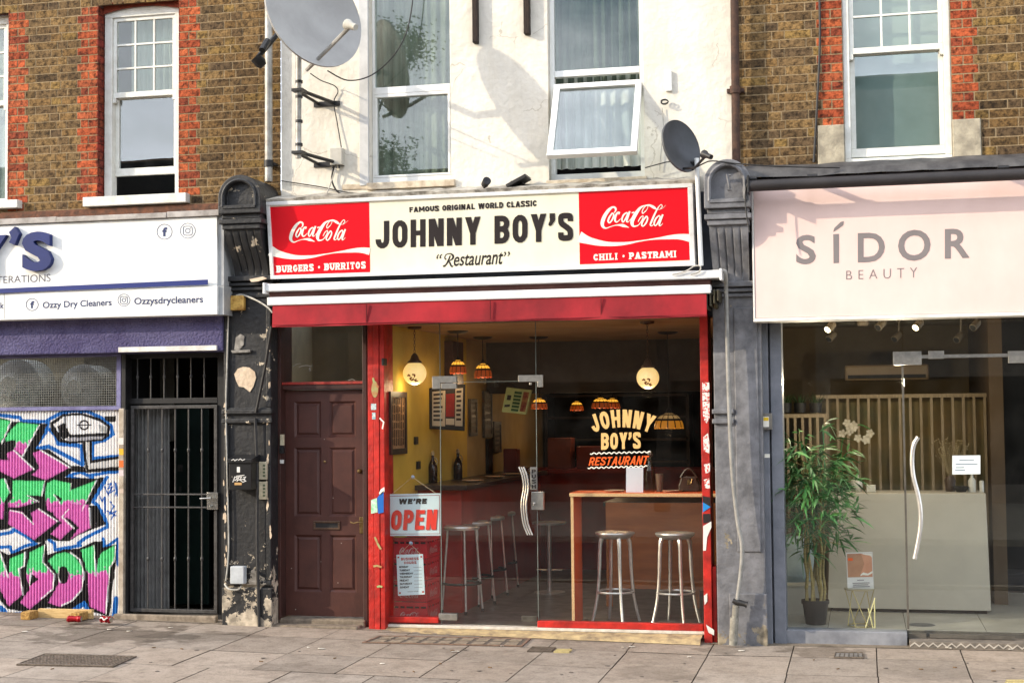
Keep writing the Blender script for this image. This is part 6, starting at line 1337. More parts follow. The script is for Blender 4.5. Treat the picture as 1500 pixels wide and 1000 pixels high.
# framed things on the left wall (plane X = XL)
def framed(name, label, tl, br, cat, fw, fmat, imat, X=None, th=.03):
    X = X or XL; a, b = wallq(tl, br, X+th); t = thing(name, label, cat, (X, (a.y+b.y)/2, b.z)); m = MB(); y0, y1, z0, z1 = a.y, b.y, b.z, a.z
    m.box(X+.001, X+th, y0, y1, z1-fw, z1); m.box(X+.001, X+th, y0, y1, z0, z0+fw); m.box(X+.001, X+th, y0, y0+fw, z0+fw, z1-fw); m.box(X+.001, X+th, y1-fw, y1, z0+fw, z1-fw); obj('frame', m, fmat, t)
    m = MB(); m.box(X+.001, X+th*.6, y0+fw, y1-fw, z0+fw, z1-fw); pic = obj('picture', m, imat, t)
    return t, pic, (X+th*.6+.002, y0+fw, y1-fw, z0+fw, z1-fw)
DKW = pmat('dark_wood_frame', (44, 30, 24), (30, 22, 18), 12, .5)
t, pic, (xx, y0, y1, z0_, z1_) = framed('framed_poster', 'tall narrow dark framed poster on the mustard wall near the window', (572.5, 573), (597, 664), 'poster', .05, DKW, pmat('brown_print', (186, 150, 110), (150, 112, 78), 9, .7))
m = MB(); rgp = random.Random(3)
for i in range(7):
    for j in range(6):
        y = y0+(y1-y0)*(i+.6)/7.4; z = z1_-(z1_-z0_)*(j+.45)/6.3; h = (z1_-z0_)*rgp.uniform(.05, .085); m.box(xx, xx+.002, y-.012, y+.012, z-h, z+h)
obj('print_marks', m, pmat('dark_print', (66, 42, 28), (40, 28, 20), 9, .7), pic)
# menu screen on bracket (lettered board)
Ym = 1.5; t = thing('menu_board', 'dark framed menu board with red and white columns on the left', 'menu board', P(655, 632, Ym))
q4 = [(629, 569), (683, 563), (683, 630), (629, 627)]; pm = (P(629, 627, 1.35), Vector((.42, -.9, 0)).normalized()); f = mapq((629, 568), (682, 562), (681, 631), (629, 628))
m = MB(); Q = [P(*p, pm) for p in ((629, 568), (682, 562), (681, 631), (629, 628))]; m.prism(Q, tuple(-pm[1]*.05)); b = obj('case', m, BLACKM, t, bevel=.006)
MW = pmat('menu_white', (190, 184, 170), (170, 164, 150), 6, .6); 
decal('menu_panel', [[[f(.08, .08), f(.44, .08), f(.44, .90), f(.08, .9)]], [[f(.72, .1), f(.93, .1), f(.93, .92), f(.72, .92)]], [[f(.46, .12), f(.70, .12), f(.70, .26), f(.46, .26)]]], None, pm, MW, b); decal('menu_panel', [[[f(.46, .3), f(.70, .3), f(.70, .82), f(.46, .82)]]], None, pm, pmat('menu_red', (140, 30, 28), (110, 24, 24), 6, .6), b)
decal('menu_line', [[[f(x, y), f(x+w, y), f(x+w, y+.05), f(x, y+.05)]] for x, y, w in [(.11, .8-.1*i, .26-.03*(i % 3)) for i in range(7)]+[(.75, .82-.1*i, .14-.02*(i % 2)) for i in range(7)]], None, pm, INK, b, .004)
m = MB(); m.tube([P(610, 585, 1.9), P(630, 586, 1.55)], .02, 6); m.bp((608, 570), (615, 598), 1.85, .08); obj('wall_bracket', m, BLACKM, t)
# speaker / dark duct box near the ceiling
m = MB(); m.bp((620, 500), (664, 570), 1.9, .4); obj('wall_cabinet', m, pmat('dark_maroon_cabinet', (70, 40, 34), (52, 30, 27), 4, .5), label='dark maroon cabinet hanging under the ceiling behind the left globe lamp', cat='cabinet', bevel=.006)
for k, (tl, br, lb) in enumerate((((690, 584), (700, 638), 'narrow grey hanging sign beyond the menu board'), ((710, 572), (722, 640), 'narrow grey framed sign further along the restaurant wall'), ((724, 617), (735, 662), 'small grey framed sign at the far end of the wall'))):
    t, pic, (xx, y0, y1, z0_, z1_) = framed('wall_sign', lb, tl, br, 'wall sign', .035, pmat('grey_frame', (84, 82, 80), (66, 64, 62), 6, .5), pmat('sign_print_%d' % k, (140, 136, 128), (96, 84, 78), 14, .7))
    m = MB(); 
    for j in range(5): z = z1_-(z1_-z0_)*(j+.6)/5.6; m.box(xx, xx+.001, y0+.03, y1-.03, z-.012, z+.012)
    obj('print_marks', m, INK, pic)
for (px, py, w) in ((611, 645, 2.2), (614.5, 681, 2.2), (564.5, 530, 2.6)):
    a, b = wallq((px-w, py-5.5), (px+w, py+5.5), XL+.02); m = MB(); m.box(XL+.001, XL+.02, a.y, b.y, b.z, a.z); obj('switch_plate', m, BLACKM, label='black switch plate on the mustard wall, %s' % {611: 'upper one of the pair', 614.5: 'lower one of the pair', 564.5: 'nearest the window'}[px], cat='switch plate', bevel=.003)
# bar counter along the left wall
RC = pmat('red_counter_front', (164, 48, 36), (140, 40, 32), 3, .4); TOPD = pmat('dark_worktop', (62, 50, 46), (48, 40, 38), 10, .3)
ctop = PX(655, 716, XL+.5).z
ct = thing('bar_counter', 'red fronted bar counter with dark top along the left wall', 'counter', (XL+.3, 2.6, zF))
m = MB(); m.box(XL+.005, XL+.42, .95, 4.4, zF, ctop-.045); obj('front', m, RC, ct); m = MB(); m.box(XL+.005, XL+.50, .85, 4.45, ctop-.045, ctop); obj('worktop', m, TOPD, ct, bevel=.005)
m = MB(); m.box(XL, XR, 4.9, 5.5, zF, ctop-.05); m.box(XL, XR, 4.85, 5.55, ctop-.05, ctop); obj('serving_counter', m, pmat('dark_red_counter', (140, 36, 28), (112, 30, 26), 3, .4), label='dark red serving counter at the back of the restaurant', cat='counter')
m = MB()
for i in range(9): z = zF+.08+i*.1; m.box(XL+.9, XR, 4.885, 4.9, z, z+.012)
BOTTLE = pmat('dark_sauce_bottle', (44, 22, 18), (30, 16, 14), 6, .15); CAPW = pmat('pale_cap', (176, 160, 130), (150, 136, 110), 6, .4)
for k, (px, y_) in enumerate(((634, 1.35), (671, 2.2))):
    c = P(px, 700, y_); c.z = ctop; t = thing('sauce_bottle', ('dark sauce bottle on the counter nearest the window', 'dark sauce bottle further along the counter')[k], 'bottle', c, 'sauce bottles on the bar counter')
    m = MB(); m.lathe([(0, 0), (.042, 0), (.045, .01), (.045, .15), (.03, .19), (.016, .22), (.015, .26), (0, .26)], c, 16); obj('bottle', m, BOTTLE, t, smooth=True)
    m = MB(); m.tube([c+Vector((.03, 0, .16)), c+Vector((.05, 0, .2)), c+Vector((.03, 0, .235)), c+Vector((.012, 0, .24))], .006, 6); m.lathe([(0, .26), (.017, .26), (.017, .285), (.008, .30), (0, .3)], c, 12); obj('cap', m, CAPW, t, smooth=True)
PLATE = pmat('pale_plate', (214, 188, 160), (190, 160, 134), 5, .25)
for k, (px, y_) in enumerate(((655, 1.6), (685, 2.5), (708, 3.2))):
    c = P(px, 705, y_); c.z = ctop; c.x = XL+.36; m = MB(); m.lathe([(0, .004), (.06, .004), (.1, .016), (.105, .018), (.1, .01), (.05, 0), (0, 0)], c, 24); obj('plate', m, PLATE, label=('pale plate on the red counter nearest the window', 'pale plate in the middle of the red counter', 'pale plate at the far end of the red counter')[k], cat='plate', group='plates on the bar counter', smooth=True)
c = P(702, 690, 3.6); m = MB(); m.box(c.x-.16, c.x+.12, 3.55, 3.75, ctop, ctop+.38); m2 = obj('napkin_dispenser', m, pmat('dark_glossy_box', (40, 38, 38), (30, 28, 28), 5, .2), label='tall dark box standing at the end of the red counter', cat='box', bevel=.01)
m = MB(); m.box(c.x+.2, c.x+.36, 3.9, 4.05, ctop, ctop+.26); obj('red_tin', m, pmat('dull_red_tin', (120, 40, 34), (96, 32, 28), 5, .4), label='dull red square tin at the far end of the counter', cat='tin', bevel=.008)
# stools
SEAT = pmat('polished_aluminium', (210, 206, 200), (186, 182, 176), 14, .3, metal=.65, rvar=.06)
def stool(label, c, H, group, style):
    t = thing('bar_stool', label, 'stool', c, group); m = MB(); r = .165
    if style: m.lathe([(0, H-.012), (.10, H-.008), (.15, H), (.168, H-.002), (.172, H-.012), (.160, H-.03), (.12, H-.055), (.06, H-.06), (0, H-.06)], c, 36)
    else: m.lathe([(0, H-.004), (.13, H), (.16, H-.006), (.166, H-.02), (.16, H-.04), (0, H-.042)], c, 32)
    obj('seat', m, SEAT, t, smooth=True)
    for k in range(4):
        a = rad(25+90*k); d = Vector((math.cos(a), math.sin(a), 0)); m = MB()
        if style: pts = [c+d*.115+Vector((0, 0, H-.045)), c+d*.135+Vector((0, 0, H-.12)), c+d*.145+Vector((0, 0, H*.55)), c+d*.165+Vector((0, 0, H*.28)), c+d*.20+Vector((0, 0, .05)), c+d*.215+Vector((0, 0, .004))]; rr__ = [.020, .017, .0145, .0135, .0125, .0125]
        else: pts = [c+d*.13+Vector((0, 0, H-.035)), c+d*.165+Vector((0, 0, H*.4)), c+d*.19+Vector((0, 0, .003))]; rr__ = [.011]*3
        m.tube([Vector(v) for v in smooth_path([tuple(p) for p in pts], 4)], [rr__[min(len(rr__)-1, int(i/4))] for i in range((len(pts)-1)*4+1)], 8); lg = obj('leg', m, SEAT, t, smooth=True)
        if not style: m = MB(); m.cyl(pts[-1]+Vector((0, 0, .03)), pts[-1], .014, 8); obj('foot', m, BLACKM, lg)
    hr = H*.34; rr2 = .162 if style else .172; m = MB(); m.tube([c+Vector((rr2*math.cos(i*.2094), rr2*math.sin(i*.2094), hr)) for i in range(30)], .010 if style else .012, 6, closed=True); obj('foot_ring', m, SEAT if style else BLACKM, t, smooth=True)
    return t
def floorp(px, py): return PZ(px, py, zF)
Hs = .735
for k, (px, py, lb) in enumerate(((901, 904, 'left polished bar stool under the window table'), (989, 907, 'right polished bar stool under the window table'))):
    c = P(px, 800, .56); c.z = zF; H = P(px, 778.5, .56).z-zF
    s1 = stool(lb, c, H, 'polished stools at the window table', 1) if k == 0 else copy_tree(s1)
    if k: s1.location = c; s1['label'] = lb
for k, (px, y_, lb) in enumerate(((677, .95, 'slim steel bar stool nearest the window at the red counter'), (696, 1.5, 'slim steel bar stool second from the window at the red counter'), (716, 2.2, 'slim steel bar stool third from the window at the red counter'))):
    c = P(px, 860, y_); c.z = zF; H = P(677, 768.5, .95).z-zF
    s2 = stool(lb, c, H, 'steel stools along the red counter', 0) if k == 0 else copy_tree(s2)
    if k: s2.location = c; s2['label'] = lb
c = P(805, 850, 2.6); c.z = zF; hh = P(805, 764, 2.6).z-zF; m = MB(); m.lathe([(0, 0), (.16, 0), (.16, .008), (.03, .02), (.022, .05), (.022, hh-.03), (.05, hh-.02), (.17, hh-.02), (.175, hh), (0, hh)], c, 28); m.tube([c+Vector((-.13, 0, hh*.32)), c+Vector((.13, 0, hh*.32))], .01, 6); obj('pedestal_stool', m, SEAT, label='single pedestal stool standing behind the glass door handle', cat='stool', smooth=True)
c = P(733, 860, 2.9); c.z = zF; s4 = copy_tree(s2); s4.location = c; s4['label'] = 'slim steel bar stool at the very far end of the red counter'
# window table
EDGEW = pmat('pale_ply_edge', (226, 186, 138), (200, 158, 112), 10, .6, stretch=(8, 1, 8)); ORW = pmat('orange_laminate', (238, 92, 30), (220, 82, 28), 4, .4)
tb = thing('bar_table', 'orange window table with pale plywood edge on a board leg', 'table', P(930, 905, .4))
yt0, yt1 = .30, .72; zt = P(930, 722, yt0).z; xt0 = X(834, 724, yt0); 
m = MB(); m.box(xt0, XR-.01, yt0, yt1, zt-.03, zt-.0005); obj('table_edge', m, EDGEW, tb, bevel=.002)
m = MB(); m.box(xt0+.002, XR-.012, yt0+.003, yt1-.003, zt-.0004, zt+.0015); obj('table_top', m, ORW, tb)
xl0, xl1 = X(837, 820, yt0+.02), X(841, 820, yt0+.02); m = MB(); m.box(xl0, xl1, yt0+.015, yt0+.019, zF, zt-.031); m.box(xl0, xl1, yt0+.0195, yt1-.02, zF, zt-.031, 1); obj('board_leg', m, [EDGEW, ORW], tb)
for k, (px, lb) in enumerate(((900, 'small pale plate at the left end of the window table'), (985, 'small pale plate right of the menu card on the window table'))):
    c = P(px, 719, .5); c.z = zt+.0016; m = MB(); m.lathe([(0, .004), (.05, .004), (.085, .013), (.09, .015), (.085, .008), (.05, 0), (0, 0)], c, 24); obj('plate', m, PLATE, label=lb, cat='plate', group='plates on the window table', smooth=True)
m = MB(); a, b = P(916.5, 684.5, .42), P(942, 721, .42); m.prism([(a.x, .42, zt+.002), (b.x, .42, zt+.002), (b.x, .45, a.z), (a.x, .45, a.z)], (0, .004, 0)); m.box(a.x, b.x, .42, .52, zt+.0016, zt+.004); mc = obj('menu_card', m, pmat('pale_blue_card', (214, 220, 232), (202, 208, 222), 3, .5), label='pale blue menu card standing on the window table', cat='menu card')
c = P(952, 716, .55); c.z = zt+.0016; CLR = glass_mat('bottle_glass', (.86, .84, .78), 1.5)
t = thing('water_bottle', 'clear glass bottle with stopper beside the menu card', 'bottle', c); m = MB(); m.lathe([(0, 0), (.044, 0), (.047, .02), (.046, .13), (.036, .2), (.018, .26), (.016, .31), (.019, .315), (.015, .315), (.014, .26), (.032, .2), (.042, .13), (.042, .02), (0, .012)], c, 20); obj('bottle', m, CLR, t, smooth=True); m = MB(); m.lathe([(0, .315), (.016, .315), (.02, .335), (.014, .35), (0, .352)], c, 12); m.tube([c+Vector((.018, 0, .30)), c+Vector((.03, 0, .32)), c+Vector((.012, 0, .345))], .003, 4); obj('stopper', m, CHROME, t, smooth=True)
c = P(966, 717, .52); c.z = zt+.0016; m = MB(); m.lathe([(0, 0), (.028, 0), (.036, .155), (.034, .155), (.027, .008), (0, .008)], c, 18); obj('tumbler', m, pmat('smoky_tumbler', (112, 92, 76), (92, 76, 64), 6, .15), label='smoky tall tumbler beside the glass bottle', cat='glass', smooth=True)
# leather bag by the window
bg_ = thing('handbag', 'dark brown bag with a looped handle at the right end of the window table', 'bag', P(1008, 720, .58)); LEA = pmat('brown_leather', (66, 42, 28), (44, 30, 22), 12, .45, bump=.002)
a, b = P(994, 697, .58), P(1026, 720, .58); m = MB(); prof = [(a.x+.005, zt+.002), (b.x-.005, zt+.002), (b.x, zt+.05), (b.x-.03, a.z), (a.x+.03, a.z), (a.x, zt+.05)]; m.prism([(x, .53, z) for x, z in prof], (0, .10, 0)); obj('bag_body', m, LEA, bg_, bevel=.012)
m = MB(); cx_ = (a.x+b.x)/2; m.tube([(cx_-.07+.14*i/14, .53, a.z-.01+.075*math.sin(math.pi*i/14)) for i in range(15)], .009, 6); obj('bag_handle', m, LEA, bg_, smooth=True); m = MB(); m.box(cx_-.012, cx_+.012, .522, .53, a.z-.07, a.z-.03); m.cyl((cx_+.03, .525, a.z-.02), (cx_+.02, .525, a.z-.06), .005, 6); obj('buckle', m, BRASS, bg_)
# brown panel bench back behind the stools
a, b = P(887, 736, 1.6), P(1042, 864, 1.6); m = MB(); m.box(a.x, XR-.02, 1.6, 1.64, b.z, a.z); pt = obj('booth_divider', m, pmat('brown_ply_panel', (186, 112, 58), (160, 94, 48), 2, .5, stretch=(1, 1, 6)), label='brown wooden booth panel behind the window stools', cat='panel', bevel=.003)
m = MB(); 
for px in (893, 1020): x = X(px, 870, 1.62); m.box(x-.03, x+.03, 1.605, 1.635, zF, b.z-.001)
obj('leg', m, MATS['brown_ply_panel'], pt)
m = MB(); z_ = P(950, 733, 2.0).z; m.box(a.x-.05, XR-.02, 1.75, 2.5, z_-.04, z_); obj('booth_table', m, TOPD, label='dark table top behind the brown booth panel', cat='table'); 
# red crates behind the signs
CRATE = pmat('red_plastic_crate', (200, 24, 38), (176, 20, 34), 5, .35)
cq0, cq1 = P(574, 900, .22), P(626, 900, .22); x0, x1 = cq0.x, cq1.x; zt_ = P(600, 786, .22).z; hcr = (zt_-zF)/4; y0, y1 = .22, .62
for k in range(4):
    z0_ = zF+k*hcr; t = thing('drinks_crate', 'red plastic drinks crate behind the signs, %s of the stack' % ('bottom one', 'second from the bottom', 'third from the bottom', 'topmost')[k], 'crate', ((x0+x1)/2, .4, z0_), 'stacked red drinks crates'); m = MB(); e = .012; h = hcr-.006
    for (a, b, c, d) in ((x0, x1, y0, y0+e), (x0, x1, y1-e, y1), (x0, x0+e, y0+e, y1-e), (x1-e, x1, y0+e, y1-e)):
        m.box(a, b, c, d, z0_, z0_+h*.16); m.box(a, b, c, d, z0_+h*.80, z0_+h)
        for u in (0, .19, .36, .60, .77, .96): 
            if b-a > d-c: q = a+(b-a)*u; m.box(q, min(q+(b-a)*.045, b), c+.001, d-.001, z0_+h*.16, z0_+h*.80)
            else: q = c+(d-c)*u; m.box(a+.001, b-.001, q, min(q+(d-c)*.05, d), z0_+h*.16, z0_+h*.80)
        if b-a > d-c: m.box(a+(b-a)*.04, b-(b-a)*.04, c+.003, d-.003, z0_+h*.16, z0_+h*.70)
        else: m.box(a+.003, b-.003, c+.02, d-.02, z0_+h*.16, z0_+h*.70)
    m.box(x0+e, x1-e, y0+e, y1-e, z0_, z0_+.01); obj('crate_shell', m, CRATE, t); m = MB(); m.box(x0+.02, x1-.02, y0+.02, y1-.02, z0_+.012, z0_+h*.86); obj('dark_crate_fill', m, pmat('crate_fill_dark', (60, 22, 22), (30, 16, 16), 30, .4), t)  # made-up dark block fills the crate so the wall behind stays hidden
    zc = z0_+h*.40; w_ = (x1-x0); mb = MB()
    for i, pc in enumerate(strokes_uv(LOGO, 2)):
        for poly in pc: mb.poly([((x0+x1)/2+(p[0]-.49)*w_*.95, y0-.001-i*.0001, zc+(p[1]-.66)*h*1.15) for p in poly])
    obj('script_logo', mb, pmat('faded_white_print', (206, 170, 168), (190, 140, 140), 10, .6), t, fixn=False)
    mb = MB()
    for i, pc in enumerate(strokes_uv(LOGO, 2)):
        for poly in pc: mb.poly([(x1+.001+i*.0001, (y0+y1)/2+(p[0]-.49)*.4, zc+(p[1]-.66)*h*1.15) for p in poly])
    obj('script_logo', mb, MATS['faded_white_print'], t, fixn=False)
# lamps
def bulb_light(t, c, w, col, r=.05):
    l = bpy.data.lights.new('lamp_light', 'POINT'); l.energy = w; l.color = col; l.shadow_soft_size = r; o = bpy.data.objects.new('lamp_light', l); COL.objects.link(o); o.parent = t; o.location = c-worg(t)
GLOBE = emit_mat('lit_cream_globe', (255, 212, 128), .50, (240, 225, 190)); LEAF = pmat('painted_brown_leaves', (150, 84, 20), (110, 60, 16), 20, .5)
def globe(label, px, py, y_):
    c = P(px, py, y_); r = (P(px+16.5, py, y_)-c).length; t = thing('globe_lamp', label, 'hanging lamp', c, 'cream globe lamps behind the glass'); m = MB(); m.lathe([(r*math.sin(math.pi*i/18), -r*math.cos(math.pi*i/18)) for i in range(17)], c, 32); g = obj('globe', m, GLOBE, t, smooth=True)
    m = MB(); rgg = random.Random(1)
    for i in range(12):
        th = rgg.uniform(-.3, .6); ph_ = rgg.uniform(-.75, -.1); n = Vector((math.sin(th)*math.cos(ph_), -math.cos(th)*math.cos(ph_), math.sin(ph_))); a = n.orthogonal().normalized(); b = n.cross(a); k = rgg.uniform(0, 6); a, b = a*math.cos(k)+b*math.sin(k), b*math.cos(k)-a*math.sin(k); s = r*.115
        m.poly([c+n*r*1.012+a*s*math.cos(q*.785)*1.3+b*s*.6*math.sin(q*.785) for q in range(8)])
    obj('leaf_decoration', m, LEAF, g, fixn=False)
    m = MB(); m.lathe([(r*.5, r*.86), (r*.62, r*.88), (r*.62, r*.98), (r*.4, r*1.15), (r*.28, r*1.5), (r*.12, r*1.7), (0, r*1.7)], c, 20); obj('cap', m, BRONZE, t, smooth=True)
    m = MB(); z = c.z+r*1.7
    while z < zC-.02: m.tube([(c.x+.008*math.cos(q*.785), c.y, z+.018+.018*math.sin(q*.785)) for q in range(8)], .0025, 4, closed=True); m.tube([(c.x, c.y+.008*math.cos(q*.785), z+.045+.018*math.sin(q*.785)) for q in range(8)], .0025, 4, closed=True); z += .054
    obj('chain', m, BRONZE, t); m = MB(); m.lathe([(0, -.03), (.06, -.02), (.065, 0), (0, 0)], (c.x, c.y, zC), 16); obj('ceiling_rose', m, BRONZE, t, smooth=True); bulb_light(t, c-Vector((0, 0, r*1.25)), 2.0, (1, .72, .40), .06); return t
globe('lit cream globe lamp with leaf pattern hanging at the left, near the mustard wall', 607.5, 546.5, .45); globe('lit cream globe lamp with leaf pattern hanging at the right, above the glass lettering', 949, 553, .45)
AMB = emit_mat('amber_glass_panel', (255, 176, 58), .85, (220, 160, 70)); AMR = emit_mat('red_amber_glass_panel', (170, 72, 18), .26, (150, 60, 30)); LEADL = pmat('lead_came', (34, 22, 14), (24, 16, 12), 9, .5)
AMD = emit_mat('dim_honey_glass_panel', (200, 160, 100), .26, (200, 170, 120)); AMD2 = emit_mat('dim_amber_glass_panel', (206, 130, 30), .34, (180, 120, 50)); BULB = emit_mat('bulb_glow', (255, 236, 190), 6)
def shade(c, r, h, mats, parent, nseg=12):
    """leaded glass dome: panels between dark cames, scalloped lower band"""
    prof = [(r*math.cos(a), h*math.sin(a)) for a in [math.pi/2*(1-i/9)*.96 for i in range(10)]]
    prof = prof[::-1]; sub = 6; n = nseg*sub; m = MB(); vs = []; fs = []
    for i, (pr, pz) in enumerate(prof):
        for j in range(n):
            t = 2*math.pi*j/n; sc = -.06*h*abs(math.sin(j*math.pi/sub)) if i == 0 else 0; vs.append((c.x+pr*math.cos(t), c.y+pr*math.sin(t), c.z+pz+sc))
    for i in range(len(prof)-1):
        for j in range(n):
            mi = 2 if (j % sub == 0 or i in (3, 6)) else (1 if i < 3 else 0); m.add([], [], 0); m.f.append(None) if False else None; fs.append(((i*n+j, i*n+(j+1) % n, (i+1)*n+(j+1) % n, (i+1)*n+j), mi))
    m.v = vs
    for f_, mi in fs: m.f.append(list(f_)); m.m.append(mi); m.c.append(None)
    return obj('lamp_shade', m, mats, parent, smooth=True, sharp=60)
def tiffany(label, px, py, y_, rpx, hpx, mats, rose=True):
    c = P(px, py, y_); r = (P(px+rpx, py, y_)-c).length; h = (P(px, py-hpx, y_)-c).length; t = thing('pendant_lamp', label, 'hanging lamp', c, 'leaded glass pendant lamps'); shade(c, r, h, mats, t)
    m = MB(); m.lathe([(r*.22, h*.98), (r*.18, h*1.12), (r*.1, h*1.3), (.006, h*1.35), (.004, zC-c.z-.03), (0, zC-c.z)], c, 14); obj('stem', m, BLACKM, t, smooth=True)
    m = MB(); m.lathe([(0, -.028), (.075, -.02), (.10, -.006), (.10, 0), (0, 0)], (c.x, c.y, zC), 20); obj('ceiling_rose', m, BLACKM, t, smooth=True)
    m = MB(); m.lathe([(0, 0), (r*.16, r*.12), (r*.18, r*.3), (0, r*.5)], c, 12); obj('bulb', m, BULB, t, smooth=True); bulb_light(t, c-Vector((0, 0, .05)), 1.5, (1, .66, .36), .04); return t
A_ = [AMB, AMR, LEADL]
for lb, px, py, y_, rp_, hp_ in (('amber leaded glass pendant lamp half hidden by the dark cabinet', 671, 546, 1.25, 12.5, 19), ('amber leaded glass pendant lamp on a straight stem right of the cabinet', 707.5, 552, 2.4, 13, 20), ('amber leaded glass pendant lamp behind the top door fitting', 790, 598, 2.6, 12, 15), ('small amber leaded glass pendant lamp left of the window lettering', 845, 600.5, 5.2, 10, 13), ('amber leaded glass pendant lamp above the window lettering, left of two', 880, 597, 4.4, 13.5, 15), ('amber leaded glass pendant lamp above the window lettering, right of two', 897, 597, 5.0, 11.5, 14)): tiffany(lb, px, py, y_, rp_, hp_, A_)
tiffany('wide honey coloured leaded glass lamp right of the window lettering', 980, 626.5, 2.2, 21.5, 22, [AMD, AMD2, LEADL])
# hanging box sign with green panels
pq = (P(755, 590, 1.3), Vector((.10, -1, 0)).normalized()); t = thing('lightbox_sign', 'tilted pale green box sign hanging inside behind the door', 'hanging sign', P(755, 607, 1.3)); Q = [P(x, y, pq) for x, y in ((742, 567), (778, 571), (770, 607), (735, 603))]
m = MB(); m.prism(Q, (0, .06, 0)); b = obj('box', m, pmat('pale_green_sign', (176, 186, 120), (150, 160, 100), 5, .5), t, bevel=.003); f = mapq((742, 567), (778, 571), (770, 607), (735, 603))
decal('green_panel', [[[f(.36, .08+.14*i), f(.66, .08+.14*i), f(.66, .18+.14*i), f(.36, .18+.14*i)]] for i in range(6)], None, pq, pmat('green_print', (48, 84, 42), (36, 66, 34), 5, .5), b); decal('red_panel', [[[f(.72, .1), f(.95, .1), f(.95, .9), f(.72, .9)]]], None, pq, pmat('maroon_print', (110, 30, 30), (150, 110, 60), 20, .5), b); decal('ink_mark', [[[f(.06, .2), f(.28, .24), f(.28, .34), f(.06, .3)]], [[f(.1, .5), f(.26, .5), f(.26, .7), f(.1, .7)]]], None, pq, INK, b)
m = MB(); a = P(738, 562, 1.33); m.tube([P(757, 568, 1.33), P(748, 561, 1.33), P(725, 561, 1.33)], .008, 6); m.bp((722, 557), (727, 566), 1.3, .1); obj('hanger', m, BLACKM, t)
# dark shelving and back counter things
bs = thing('back_shelf', 'dark shelf unit with bottles against the restaurant back wall', 'shelf', P(860, 760, 6.6)); m = MB(); a, b = P(800, 640, 6.5), P(1010, 790, 6.5)
for k in range(5): z = zF+.9+k*.28; m.box(a.x, b.x, 6.5, 6.95, z, z+.03)
for x in (a.x, (a.x+b.x)/2, b.x): m.box(x-.02, x+.02, 6.5, 6.95, zF, 2.1)
obj('shelves', m, pmat('dark_shelf_wood', (58, 40, 34), (42, 30, 27), 6, .5), bs)
for k, (px, lb) in enumerate(((822, 'dull orange box on the back counter, left one'), (864, 'dull red box on the back counter, right one'))):
    c = P(px, 700, 5.1); m = MB(); m.box(c.x-.14, c.x+.14, 5.0, 5.25, ctop+.001, ctop+.36-.1*k); obj('counter_box', m, pmat('counter_box_%d' % k, ((124, 60, 40), (110, 40, 34))[k], None, 5, .5), label=lb, cat='box', bevel=.008)
m = MB(); a = P(905, 700, 2.3); 

# ------------------------------------------------------------------ beauty shop
ss = thing('shop_sign', 'blush pink beauty shop sign reading SIDOR BEAUTY in grey', 'shop sign', P(1300, 470, -.3)); YSd = -.28
a = P(1101.5, 286, YSd); b = P(1101.5, 471.5, YSd); xE = 3.4; zTs = a.z+.06
PINK = pmat('blush_sign_face', (230, 202, 193), (221, 193, 184), 1.6, .5)
m = MB(); m.box(a.x+.012, xE, YSd, -.1, b.z+.03, zTs); obj('face', m, PINK, ss, bevel=.003); grime(PINK, .22, 1.6, (1.4, 1, .35), .46, .74, (.84, .76, .72))
m = MB(); m.box(a.x-.005, a.x+.010, YSd-.006, -.08, b.z, zTs); m.box(a.x+.010, xE, YSd-.012, -.08, b.z, b.z+.028); obj('trim', m, pmat('pale_trim', (232, 228, 220), (206, 202, 194), 6, .5), ss, bevel=.003)
m = MB(); m.box(X(1098, 400, -.1)-.12, xE, -.099, .12, b.z+.01, zTs+.1); obj('backing', m, pmat('grey_backing', (90, 90, 96), (70, 70, 76), 5, .7), ss)
SG = flat('warm_grey_letter', (128, 121, 120), .4)
def sdor(text, box, w, t, gap): return None
for ch, q in (('S', ((1166, 344.5), (1195, 343.5), (1195, 386.5), (1166, 387.5))), ('D', ((1256.5, 341.5), (1296, 340), (1296, 383), (1256.5, 384.5))), ('O', ((1315.5, 337.5), (1363, 335.5), (1363, 381), (1315.5, 383)))):
    decal('letter', text_polys(ch, .022), mapq(*q), YSd, SG, ss)
decal('letter', text_polys('R', .022), mapq((1384, 335.5), (1420.5, 334), (1420.5, 377.5), (1384, 379)), YSd, SG, ss)
decal('letter', [[[(1220.5, 343), (1229, 342.5), (1229, 385), (1221, 385.5)]], [[(1220.5, 340), (1222, 334), (1231.5, 325), (1236, 324), (1235, 330), (1226, 336.5)]]], None, YSd, SG, ss)
decal('small_lettering', text_polys('BEAUTY', -.012, space=1.75), mapq((1239.5, 396.5), (1343.5, 391.5), (1343.5, 406.5), (1239.5, 409.5)), YSd, SG, ss)
m = MB(); YRl = -.52; a1, a2 = P(1098, 272.5, YRl), P(1500, 254, YRl); z_ = a1.z; m.cyl((a1.x, YRl, z_), (xE, YRl, z_), .045, 20); rl = obj('awning_roller', m, pmat('dark_roller_cloth', (46, 42, 42), (34, 31, 32), 5, .6), label='dark rolled awning tube along the top of the pink sign', cat='awning', smooth=True)
m = MB()
for px in (1101, 1190, 1470): x = X(px, 262, YRl); m.box(x-.03, x+.03, YRl+.0, -.1, z_+.03, z_+.06); m.cyl((x-.04, YRl, z_+.055), (x+.04, YRl, z_+.055), .02, 8)
m.box(a1.x-.015, a1.x, YRl-.05, -.1, z_-.06, z_+.08); obj('bracket', m, BLACKM, rl, bevel=.003)
wire('cable', [(1098, 262), (1092, 280), (1093, 310), (1098, 340)], -.5, .006, CABLE, 'thin black cable hanging from the left end of the dark awning tube')
wire('cable', [(1012, 250), (1030, 240), (1045, 236), (1080, 240), (1140, 244), (1230, 246)], [-.36, -.45, -.46, -.46, -.45, -.3], .006, CABLE, 'dark cable from the small dish over the grey bracket top')
